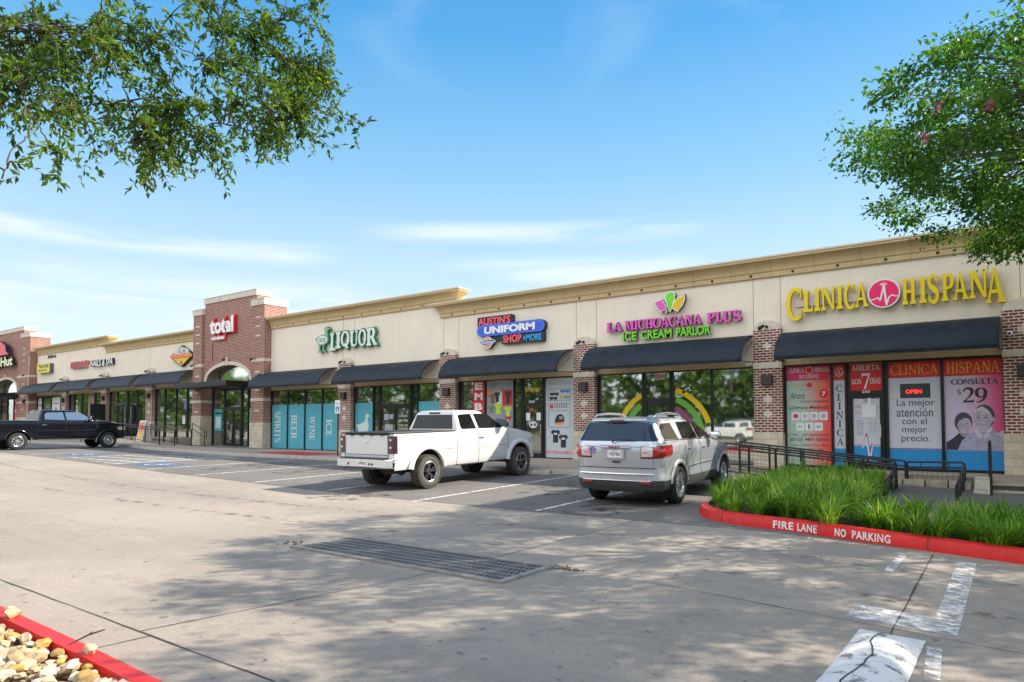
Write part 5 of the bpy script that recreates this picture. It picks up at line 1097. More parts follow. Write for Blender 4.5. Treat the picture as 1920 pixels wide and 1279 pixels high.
letters('lettering','Titan',-14.46,-14.24,2.55,2.64,.052,C_red,e); flat('mark',rc(-14.5,-14.35,1.9,2.05),.052,C_red,e)
for i in range(6):
    for j in range(2): flat('cap_icon',oval(-14.26+i*.1,1.95+j*.08,.032,.026),.052,C_ink,e)
letters('lettering','ALL UNIFORMS',-14.45,-13.7,1.79,1.85,.052,C_red,e)
flat('cap',[(-14.27,1.33),(-14.28,1.45),(-14.2,1.62),(-14.05,1.69),(-13.93,1.66),(-13.86,1.55),(-13.85,1.40)],.051,C_ink,e); flat('cap_peak',[(-14.3,1.34),(-14.1,1.28),(-13.92,1.30),(-13.85,1.41),(-14.05,1.38)],.0495,C_org,e); flat('cap_patch',rc(-14.08,-13.93,1.48,1.60),.0495,P('patch_grey',(.3,.3,.3)),e)
flat('t_shirt',shirt(-14.25,.60,.42,.50),.051,C_ink,e); flat('t_shirt',shirt(-13.90,.42,.42,.50),.0495,P('shirt_black',(.035,.03,.026)),e); flat('print',rc(-14.32,-14.18,.9,.97),.0495,K_wht,e); flat('print',rc(-13.97,-13.83,.72,.79),.048,K_wht,e)
letters('lettering','BUTTONS & SHIRTS',-14.66,-13.52,.17,.29,.052,C_org if False else P('letter_red',(.70,.05,.03)),e,offset=.03)
letters('lettering','UNIFORMS & WORKWEAR',-14.6,-13.5,2.78,2.9,.052,P('pale_print',(.40,.44,.48)),e)
# ice cream parlor windows: rainbow film, number, exit light
e = poster('window_graphic','yellow green and pink rainbow film arching over the ice cream parlor windows','window film',-11.7,-8.1,.3,2.6,None,y=.064)
def arcfilm(r0, r1, m_, cx=-9.88, cz=.82):
    L = e.location; n = 44
    segs = [R(lerp(178, 2, i/n)) for i in range(n+1)]
    for xa, xb in ((-12.36,-10.62),(-10.46,-9.66),(-9.50,-8.18),(-8.12,-6.8)):
        g = MB()
        for a, b in zip(segs, segs[1:]):
            q = [(cx + r*math.cos(t)*1.0, cz + r*math.sin(t)) for r, t in ((r0,a),(r0,b),(r1,b),(r1,a))]
            if all(xa <= p[0] <= xb for p in q): g.add([(p[0]-L.x, .064-L.y, p[1]-L.z) for p in q], [(0,1,2,3)])
        if g.v: g.build('arch_band', m_, e, recalc=False)
arcfilm(1.60,1.78,P('film_yellow',(.72,.50,.02),.2)); arcfilm(1.30,1.50,P('film_green',(.14,.40,.06),.2)); arcfilm(1.0,1.2,P('film_plum',(.26,.07,.16),.2)); arcfilm(.45,.92,P('film_pink',(.55,.12,.35),.2))
flat('disc',rc(-9.95+.0,-9.70,1.0,1.2),.063,P('film_orange',(.75,.35,.04)),e)
e = empty('door_number',(-10.1,.03,2.33), label='white number 250 over the ice cream parlor door', cat='number'); letters('lettering','250',-10.24,-9.95,2.27,2.39,.044,C_wht,e,offset=.02)
e = empty('exit_sign',(-10,.06,2.93), label='small EXIT sign hanging behind the ice cream parlor transom', cat='sign'); flat('panel',rc(-10.14,-9.82,2.83,3.03),.048,P('exit_plate',(.55,.50,.40)),e,.01); letters('lettering','EXIT',-10.1,-9.86,2.87,2.99,.046,C_red,e,offset=.02)
e = empty('window_sticker',(-9.1,.064,2.3), label='white splash stickers on the pane right of the ice cream parlor door', cat='sticker'); random.seed(2)
for _ in range(9): flat('dab',oval(-9.1+random.uniform(-.22,.22),2.42+random.uniform(-.2,.2),random.uniform(.03,.06),random.uniform(.02,.05),10),.064,K_wht,e)
# far windows
e = poster('window_poster','pale printed poster in the farthest shop window','poster',-64.9,-63.5,1,3.4,None,y=.055); bandsheet(e,-64.4,-63.55,[(.6,3.45,K_wht)],.055); flat('print',oval(-64.0,1.9,.25,.3),.052,C_ink,e); flat('stripe',rc(-64.3,-63.7,2.8,2.9),.052,C_ink,e)
e = poster('window_poster','pale poster right of the farthest shop door','poster',-61.6,-60,1,3.4,None,y=.055); bandsheet(e,-61.6,-60.1,[(.6,3.45,K_wht)],.055); flat('print',oval(-60.85,2.3,.35,.4),.052,P('pr_grey',(.25,.3,.3)),e); flat('stripe',rc(-61.3,-60.4,2.9,2.98),.052,C_ink,e)
e = poster('window_poster','red poster in the far pizza restaurant window','poster',-71.0,-70,1,3.4,None,y=.16); bandsheet(e,-69.9,-68.8,[(.6,3.4,C_red)],.155); flat('stripe',rc(-69.7,-69.0,2.4,2.6),.152,C_wht,e)
for x, z, c, l in ((-41.35,2.5,P('flyer_purple',(.18,.1,.5)),'purple flyer on the window left of the brick tower'),(-41.5,1.6,K_wht,'white paper on the window left of the brick tower')):
    e = empty('flyer',(x,.06,z), label=l, cat='flyer'); flat('paper',rc(x-.16,x+.16,z-.26,z+.26),.06,c,e,.003); flat('stripe',rc(x-.1,x+.1,z+.12,z+.16),.056,C_ink,e)
for x0, x1, l in ((-38.2,-37.4,'turquoise phone poster left of the tower entrance door'),(-34.62,-34.1,'turquoise phone poster right of the tower entrance door')):
    e = empty('window_poster',((x0+x1)/2,.15,1.2), label=l, cat='poster'); flat('sheet',rc(x0,x1,.95,2.2),.15,P('phone_teal',(.06,.45,.48)),e,.004); flat('phone',rrect(x0+.2*(x1-x0),x0+.45*(x1-x0),1.1,1.75,.04),.146,K_wht,e); flat('phone',rrect(x0+.5*(x1-x0),x0+.8*(x1-x0),1.1,1.75,.04),.146,K_wht,e); flat('stripe',rc(x0+.1,x1-.1,1.9,2.0),.146,C_ink,e)
# sandwich board on the far sidewalk
e = empty('sandwich_board', (-41.55,-2.3,.33), label='orange and yellow sandwich board on the sidewalk by the far ramp', cat='sign')
bo = grad('board_orange',(.85,.42,.02),(.80,.10,.02),2,.3,.7)
for sy in (-1, 1):
    g = MB(); pts = [(-.36,sy*.26,0),(.36,sy*.26,0),(.36,sy*.03,1.2),(-.36,sy*.03,1.2)]; g.add([(p[0],p[1]-.02*sy*0,p[2]) for p in pts]+[(p[0],p[1]+.025*sy,p[2]) for p in pts],[(0,1,2,3),(7,6,5,4),(0,4,5,1),(1,5,6,2),(2,6,7,3),(3,7,4,0)]); g.build('board',C_wht,e)
    if sy == -1:
        g = MB(); g.add([(-.30,-.277,.08),(.30,-.277,.08),(.30,-.077,1.12),(-.30,-.077,1.12)],[(0,1,2,3)]); g.build('poster',bo,e)
# accessible parking sign
e = empty('parking_sign', (-22.27,-3.75,SW(-22.27,-3.75)), label='accessible parking sign on a slim dark post in front of the liquor store', cat='sign')
g = MB(); g.tube([(0,0,0),(0,0,2.3)], .028, 8); g.build('post', M['steel_dark'], e)
g = MB(); g.box(-.16,.16,-.036,-.031,1.72,2.26); g.build('panel', C_wht, e, bevel=.002); g = MB(); g.box(-.1,.1,-.040,-.0365,1.8,2.0); g.build('symbol_field', P('access_blue',(.02,.16,.55)), e)
g = MB(); g.prism([(-.03,1.82),(.05,1.82),(.05,1.9),(0,1.9),(0,1.97),(-.03,1.97)],-.044,-.041,'xz'); g.build('wheelchair_mark', C_wht, e); 
g = MB(); vs, fs = font_mesh('RESERVED PARKING',0,.01); g.add(fit(vs,-.13,.13,2.1,2.15,-.0375,-.0375),fs); g.build('lettering', bpy.data.materials['access_blue'], e, recalc=False)
# kerb stencil
def kerb_text(t_, x0, x1):
    vs, fs = font_mesh(t_, 0, .03, spacing=1.12); a = min(v[0] for v in vs); b = max(v[0] for v in vs); c = min(v[1] for v in vs); d = max(v[1] for v in vs); g = MB(); out = []
    KL = [(0,.012),(.022,.145),(.045,.175)]
    for v in vs:
        x = lerp(x0, x1, (v[0]-a)/(b-a)); w = (v[1]-c)/(d-c); i = min(range(len(KC)-1), key=lambda i: 0 if (KC[i][0] <= x <= KC[i+1][0] and KC[i][1] < -9.5) else 9)
        p, q = KC[i], KC[i+1]; t = (x-p[0])/(q[0]-p[0]+1e-9); y = lerp(p[1],q[1],t); h = .028 + .118*w; o = .022*h/.145
        out.append((x, y + o - .005, G(x,y) + h))
    g.add(out, fs); o = g.build('lettering', worn_paint('stencil_white',(.74,.71,.70),scale=22,lo=.28,hi=.44) if 'stencil_white' not in bpy.data.materials else bpy.data.materials['stencil_white'], rk, recalc=False)
kerb_text('FIRE', -3.22,-2.90); kerb_text('LANE', -2.84,-2.55); kerb_text('NO', -2.29,-2.13); kerb_text('PARKING', -2.05,-1.54)
# ---------------------------------------------------------------- railings
def railing(label, name='handrail', group=None): return empty(name, (0,0,0), label=label, cat='railing', group=group)
def mesh_panel(a, b, z0a, z1a, z0b, z1b, e, step=.1):
    g = MB(); a = Vector(a); b = Vector(b); n = int((b-a).length/step)
    for i in range(1, n):
        t = i/n; p = a.lerp(b, t); g.tube([(p.x,p.y,lerp(z0a,z0b,t)),(p.x,p.y,lerp(z1a,z1b,t))], .0035, 4, caps=False)
    m_ = max(2, int((z1a-z0a)/step))
    for k in range(1, m_):
        t = k/m_; g.tube([(a.x,a.y,lerp(z0a,z1a,t)),(b.x,b.y,lerp(z0b,z1b,t))], .0035, 4, caps=False)
    g.build('wire_mesh', M['black_rail'], e)
BR = M['black_rail']
def ramp_rail(e, a, b, h=.86, npost=6, dz=.0, pan=True):
    """a, b = (x, y, floor z). Double top rail with short spacers, posts, lower rail and wire infill"""
    A, Bv = Vector(a), Vector(b); rails = MB()
    for hh in (h, h-.13): rails.tube([A+Vector((0,0,hh)), Bv+Vector((0,0,hh))], .024, 8)
    rails.tube([A+Vector((0,0,.1)), Bv+Vector((0,0,.1))], .018, 8)
    n = max(2, int((Bv-A).length/.62))
    for i in range(n):
        p = A.lerp(Bv, (i+.5)/n); rails.tube([p+Vector((0,0,h-.13)), p+Vector((0,0,h))], .014, 6)
    rails.build('rail', BR, e)
    for i in range(npost+1):
        p = A.lerp(Bv, i/npost); g = MB(); g.box(p.x-.025,p.x+.025,p.y-.025,p.y+.025,p.z-.15,p.z+h-.01); g.build('post', BR, e, bevel=.004)
    if pan: mesh_panel(A, Bv, A.z+.1, A.z+h-.14, Bv.z+.1, Bv.z+h-.14, e)
e = railing('black railing with wire mesh along the front of the ramp beside the silver car'); ramp_rail(e, (-6.6,-3.3,-.08), (-2.45,-3.3,-.46), npost=6)
e = railing('black railing along the sidewalk edge behind the ramp'); ramp_rail(e, (-6.6,-1.95,-.02), (-2.4,-1.95,-.44), h=.80, npost=5, pan=False)
e = railing('black railing with mesh across the end of the ramp below the blue poster'); ramp_rail(e, (-2.36,-1.97,-.52), (-1.17,-1.97,-.50), h=.86, npost=1)
e = railing('black path railing nearest the grass bed, left side of the path'); ramp_rail(e, (-2.42,-5.0,-.80), (-2.42,-3.38,-.52), h=.82, npost=2); 
e = railing('black path railing on the right side of the path by the limestone wall'); ramp_rail(e, (-1.12,-5.0,-.80), (-1.14,-2.0,-.50), h=.82, npost=3)
e = railing('black sloping handrail down the middle of the steps'); g = MB(); g.tube([(-.66,-1.5,.0),(-.66,-1.5,.86),(-.63,-1.8,.88),(-.58,-3.2,.30),(-.58,-3.35,.28),(-.58,-3.35,-.62)], .027, 10); g.build('rail', BR, e); g = MB(); g.tube([(-.60,-2.6,-.35),(-.60,-2.6,.55)], .022, 8); g.build('post', BR, e)
e = railing('black railing along the far ramp by the sandwich board'); ramp_rail(e, (-43.6,-2.82,.48), (-37.0,-2.82,.05), h=.92, npost=4, pan=False)
e = railing('black railing at the back of the far ramp against the shop window'); ramp_rail(e, (-43.6,-1.66,.48), (-37.4,-1.66,.08), h=.92, npost=4, pan=False)
e = railing('short black stair handrail left of the brick tower pier'); g = MB(); g.tube([(-38.55,-1.0,.5),(-38.55,-1.0,1.38),(-37.2,-1.0,.93),(-37.0,-1.0,.93),(-37.0,-1.0,.58),(-37.2,-1.0,.58)], .026, 8); g.tube([(-38.55,-1.0,1.05),(-37.2,-1.0,.6)], .022, 8); g.tube([(-37.2,-1.0,0),(-37.2,-1.0,.93)], .024, 8); g.build('rail', BR, e)
# dark sign frame standing open by the far shop door
e = empty('door_leaf', (-50.9,-.5,.5), rz=R(-70), label='open dark door leaf of the far nail salon', cat='door'); g = MB(); g.box(0,1.2,-.03,.03,2.1,2.2); g.box(0,.08,-.03,.03,0,2.1); g.box(1.12,1.2,-.03,.03,0,2.1); g.box(.08,1.12,-.03,.03,0,.2); g.build('frame', M['frame'], e); g = MB(); g.box(.08,1.12,-.008,.008,.2,2.1); g.build('pane', M['glass_dim'], e)
# ---------------------------------------------------------------- vehicles
# local axes: x to the vehicle's right, y forward from the rear axle, z up from the ground
def plan_path(w, yR, yF, rR, rF, ys, bowR=.03, bowF=.12):
    """right half of the body outline from rear centre to front centre: list of (x, y, nx, ny)"""
    o = []
    for i in range(9): x = (w - rR) * i / 8; o.append((x, yR + bowR * (x / w) ** 2, 0, -1))
    for i in range(1, 8):
        a = R(-90 + 90 * i / 8); o.append((w - rR + rR * math.cos(a), yR + bowR + rR + rR * math.sin(a), math.cos(a), math.sin(a)))
    for y in ys:
        if yR + bowR + rR <= y <= yF - bowF - rF: o.append((w, y, 1, 0))
    for i in range(1, 8):
        a = R(90 * i / 8); o.append((w - rF + rF * math.cos(a), yF - bowF - rF + rF * math.sin(a), math.cos(a), math.sin(a)))
    for i in range(7): x = (w - rF) * (1 - i / 6); o.append((x, yF - bowF * (x / w) ** 2, 0, 1))
    return o
def tub(root, path, zb0, zt, inset, arches, classify, mats, rows=12, smooth=32, zbf=None):
    """lower body wrapped round the outline; classify(x, y, z) names the part each face belongs to"""
    def col(p):
        x, y, nx, ny = p; z0 = zbf(y, x) if zbf else zb0
        if abs(nx) > .7:
            for yc, zc, ra in arches:
                if abs(y - yc) < ra: z0 = max(z0, zc + math.sqrt(ra * ra - (y - yc) ** 2))
        z1 = zt(y); out = []
        base = [zb0 + (z1 - zb0) * k / rows for k in range(rows + 1)]
        for k, z in enumerate(base):
            zz = max(z, z0 + .004 * k); d = inset(zz / 1.0, z1); out.append((x - nx * d, y - ny * d, min(zz, z1 + .0001 * k)))
        return out
    cols = [col(p) for p in path]; parts = {}
    for sgn in (1, -1):
        for a, b in zip(cols, cols[1:]):
            for k in range(rows):
                q = [a[k], b[k], b[k+1], a[k+1]]
                if (Vector(q[0]) - Vector(q[3])).length < .006 and (Vector(q[1]) - Vector(q[2])).length < .006: continue
                q = [(v[0]*sgn, v[1], v[2]) for v in q]; c = [sum(v[i] for v in q)/4 for i in range(3)]
                nm = classify(*c)
                if not nm: continue
                key = (nm, sgn) if nm.startswith('door') or nm.endswith('!') else (nm, 0)
                g = parts.setdefault(key, MB()); g.add(q if sgn > 0 else q[::-1], [(0,1,2,3)])
    out = {}
    for (nm, sg), g in parts.items():
        o = g.build(nm.rstrip('!0123456789').rstrip('_'), mats.get(nm, mats['body']), root, recalc=False, smooth=smooth); out[(nm, sg)] = o
    return out, cols
def ring_loft(rings, n=7):
    """rings: (z, y rear, y front, half width, corner radius rear, corner radius front)"""
    rows = []
    for z, yr, yf, w, r1, r2 in rings:
        r1 = max(.004, min(r1, w*.95, (yf-yr)*.48)); r2 = max(.004, min(r2, w*.95, (yf-yr)*.48)); rg = []
        for cx, cy, r, a0 in ((w-r1, yr+r1, r1, -90), (w-r2, yf-r2, r2, 0), (-(w-r2), yf-r2, r2, 90), (-(w-r1), yr+r1, r1, 180)):
            for i in range(n+1):
                a = R(a0 + 90*i/n); rg.append((cx + r*math.cos(a), cy + r*math.sin(a), z))
        rows.append(rg)
    g = MB(); g.grid(rows, close=True); k = len(rows)-1; m_ = len(rows[0]); g.f.append(tuple(k*m_+j for j in range(m_))); g.m.append(0)
    return g
def at_z(rings, z, i): return pl([(r[0], r[i]) for r in rings], z)
def side_pane(rings, poly, root, m, sgn=1, name='window', off=.004, tilt=0):
    g = MB(); pts = []
    n = len(poly)
    for i in range(n):
        for t in (0, .5):
            a, b = poly[i], poly[(i+1) % n]; y, z = lerp(a[0],b[0],t), lerp(a[1],b[1],t); pts.append((sgn*(at_z(rings,z,3)+off), y, z))
    g.add(pts if sgn > 0 else pts[::-1], [tuple(range(len(pts)))]); return g.build(name, m, root, recalc=False)
def end_pane(rings, x0b, x0t, z0, z1, root, m, rear=True, name='window', off=.004, curve=0, n=10, off2=None):
    rows = []; idx = 1 if rear else 2; s = -1 if rear else 1
    for k in range(7):
        t = k/6; z = lerp(z0,z1,t); hw = lerp(x0b,x0t,t); y = at_z(rings,z,idx)
        rows.append([(x, y + s*off - s*curve*(x/.8)**2, z) for x in [hw*(-1+2*i/n) for i in range(n+1)]])
    g = MB(); g.grid(rows); return g.build(name, m, root, recalc=False, smooth=60)
def curve_tube(name, pts, r, m, root, n=8): g = MB(); g.tube(pts, r, n); return g.build(name, m, root)
def wheel(root, x, y, z, Rr, w, rim_r, style, m_t, m_r, sgn, m_r2=None, knob=False):
    e = bpy.data.objects.new('wheel', None); COL.objects.link(e); e.parent = root; e.location = (x, y, z); e.empty_display_size = .1
    if sgn < 0: e.rotation_euler = (0, 0, math.pi)
    key = 'wheel_' + style
    if key not in WHEELS:
        prof = [(-w*.42, rim_r-.01), (-w*.47, rim_r+.02), (-w*.5, (rim_r+Rr)/2), (-w*.46, Rr-.03), (-w*.38, Rr-.006), (-w*.2, Rr), (w*.2, Rr), (w*.38, Rr-.006), (w*.46, Rr-.03), (w*.5, (rim_r+Rr)/2), (w*.47, rim_r+.02), (w*.42, rim_r-.01)]
        g = MB(); g.lathe(prof, 48, 'x')
        if knob:     # off-road tread blocks and shoulder lugs
            nb = 30
            for i in range(nb):
                for row, (xo, ph) in enumerate(((-.40,0),(-.14,.5),(.14,0),(.40,.5))):
                    a = 2*math.pi*(i+ph)/nb; rr = Rr + (.004 if abs(xo) < .3 else -.004); c, s = math.cos(a), math.sin(a)
                    ln = .036; p = Vector((xo*w, c*rr, s*rr)); tg = Vector((0,-s,c)); nr = Vector((0,c,s)); ax = Vector((1,0,0))
                    vs = [p + ax*dx*w*.105 + tg*dt*ln + nr*dn for dn in (-.012,.012) for dx, dt in ((-1,-1),(1,-1),(1,1),(-1,1))]
                    g.add(vs, [(0,3,2,1),(4,5,6,7),(0,1,5,4),(1,2,6,5),(2,3,7,6),(3,0,4,7)])
        else:
            for xo in (-.2, 0, .2): g.lathe([(xo*w-.004, Rr+.0005),(xo*w+.004, Rr+.0005)], 48, 'x', mi=1)
        ty = g.build('tyre', [m_t, M['black']], e, smooth=35)
        g = MB(); g.lathe([(-w*.4, rim_r-.012),(-w*.4,.10),(-w*.42,0)], 32, 'x', mi=1); g.lathe([(-w*.4, rim_r-.012),(w*.3, rim_r-.02),(w*.40, rim_r-.012),(w*.46, rim_r+.004),(w*.44, rim_r+.016),(w*.36, rim_r+.012)], 48, 'x')
        g.lathe([(w*.05,.12),(w*.05,0)], 24, 'x', mi=2); g.lathe([(-w*.1, rim_r*.72),(-w*.1,.08)], 32, 'x', mi=2)
        g.lathe([(w*.45, rim_r-.012),(w*.475, rim_r+.002),(w*.46, rim_r+.012)], 48, 'x', mi=3)
        rm = g.build('rim', [m_r, M['black'], M['trim_grey'], M['alloy']], e, smooth=35)
        g = MB(); xs = w*.34
        def spoke(a, r0, r1, w0, w1, x0, x1, mi=0, skew=0):
            c, s = math.cos(a), math.sin(a); tg = Vector((0,-s,c)); nr = Vector((0,c,s)); ax = Vector((1,0,0))
            vs = []
            for r, ww, xx, sk in ((r0,w0,x0,0),(r1,w1,x1,skew)):
                for dx, dt in ((-.03,-1),(-.03,1),(0,.7),(0,-.7)): vs.append(ax*(xx+dx) + nr*r + tg*(dt*ww/2+sk))
            g.add(vs, [(0,1,2,3),(7,6,5,4),(0,4,5,1),(1,5,6,2),(2,6,7,3),(3,7,4,0)], mi)
        if style == 'offroad':
            for i in range(5):
                a = 2*math.pi*i/5 + .3
                for d in (-.17, .17): spoke(a + d*.35, .05, rim_r-.005, .055, .085, xs-.01, xs+.03, 0, d*.2)
                spoke(a, .05, rim_r-.05, .03, .02, xs-.035, xs-.02, 1)
        elif style == 'suv':
            for i in range(6):
                a = 2*math.pi*i/6 + .2
                for d in (-1, 1): spoke(a + d*.10, .05, rim_r-.01, .034, .034, xs-.015, xs+.012, 0, d*.045)
        else:
            for i in range(10): spoke(2*math.pi*i/10, .05, rim_r-.01, .04, .062 if i % 2 else .05, xs-.01, xs+.012)
        g.lathe([(xs-.04,.075),(xs+.0,.072),(xs+.018,.05),(xs+.02,0)], 20, 'x', mi=0)
        for i in range(6):
            a = 2*math.pi*i/6; g.lathe([(xs-.02,.012),(xs+.014,.012),(xs+.016,0)], 8, 'x', (0,.058*math.cos(a),.058*math.sin(a)), 1)
        hb = g.build('spokes', [m_r, m_r2 or M['black']], e)
        WHEELS[key] = (ty.data, rm.data, hb.data)
    else:
        for nm, d in zip(('tyre','rim','spokes'), WHEELS[key]):
            o = bpy.data.objects.new(nm, d); COL.objects.link(o); o.parent = e
    return e
WHEELS = {}
def well(root, w, yc, zc, ra, depth=.42):
    for s in (1, -1):
        g = MB(); A = [R(8 + 164*i/24) for i in range(25)]
        g.grid([[(s*(w-.02), yc+(ra-.003)*math.cos(a), zc+(ra-.003)*math.sin(a)) for a in A], [(s*(w-depth), yc+(ra-.003)*math.cos(a), zc+(ra-.003)*math.sin(a)) for a in A]])
        g.add([(s*(w-depth), yc+(ra)*math.cos(a), zc+(ra)*math.sin(a)) for a in A], [tuple(range(25))]); g.build('wheel_well', M['black'], root, recalc=False)
def flare(root, w, yc, zc, ra, m, wide=.09, out=.05, a0=-6, a1=186, yend=None):
    for s in (1, -1):
        A = [R(lerp(a0, a1, i/32)) for i in range(33)]; prof = [(ra-.004, -.03), (ra-.006, out*.8), (ra+.012, out), (ra+wide*.55, out*.8), (ra+wide, .001)]
        g = MB(); g.grid([[(s*(w+o), yc+r*math.cos(a), zc+r*math.sin(a)) for a in A] for r, o in prof]); g.build('wheel_arch', m, root, recalc=True, smooth=60)
def seam_line(root, pts_list, r=.005):
    g = MB()
    for pts in pts_list: g.tube(pts, r, 5, caps=False)
    return g.build('panel_seam', M['black'], root)
def handle(root, x, y, z, m, sgn, l=.10):
    g = MB(); g.tube([(sgn*x, y-l, z),(sgn*(x+.028), y-l*.7, z),(sgn*(x+.03), y+l*.7, z),(sgn*x, y+l, z)], .013, 8); return g.build('handle', m, root)
def plate(root, y, z, txt, w=.30, h=.152):
    g = MB(); g.box(-w/2, w/2, y-.006, y, z-h/2, z+h/2); p = g.build('licence_plate', M['white'], root, bevel=.002)
    vs, fs = font_mesh(txt, 0, .02); vs = [(v[0], v[1], v[2]) for v in vs]; o = fit(vs, -w*.42, w*.42, z-h*.26, z+h*.2, y-.0075, y-.0075); g = MB(); g.add(o, fs); g.build('lettering', P('plate_ink',(.03,.04,.07)) if 'plate_ink' not in bpy.data.materials else bpy.data.materials['plate_ink'], p, recalc=False)
    vs, fs = font_mesh('TEXAS', 0, .0); o = fit(vs, -w*.2, w*.2, z+h*.28, z+h*.42, y-.0075, y-.0075); g = MB(); g.add(o, fs); g.build('lettering', bpy.data.materials['plate_ink'], p, recalc=False)
    return p
def side_pts(cols, path, y, z0=0, off=.002):
    i = min(range(len(path)), key=lambda i: abs(path[i][1]-y) + (0 if path[i][2] > .9 else 50)); return [(p[0]+off, p[1], p[2]) for p in cols[i] if p[2] >= z0]
def ystations(seams, arches, a, b, step=.14):
    s = set(round(v, 4) for v in frange(a, b, int((b-a)/step)))
    s = {v for v in s if all(abs(v-q) > .04 for q in seams)}
    for yc, zc, ra in arches:
        s = {v for v in s if abs(v-yc) > ra + .03}
        s |= {round(yc + ra*math.cos(math.pi*i/22), 4) for i in range(23)} | {round(yc-ra-.012,4), round(yc+ra+.012,4)}
    return sorted(s | set(seams))
def place(root, x, y, rz=0, wb=4.0):
    """set a vehicle on the sloping lot: rear axle at x, y"""
    c, s = math.cos(rz), math.sin(rz); fx, fy = x - s*wb, y + c*wb; z0, z1 = G(x, y), G(fx, fy)
    root.location = (x, y, z0); root.rotation_euler = (math.atan2(z1-z0, wb), 0, rz)

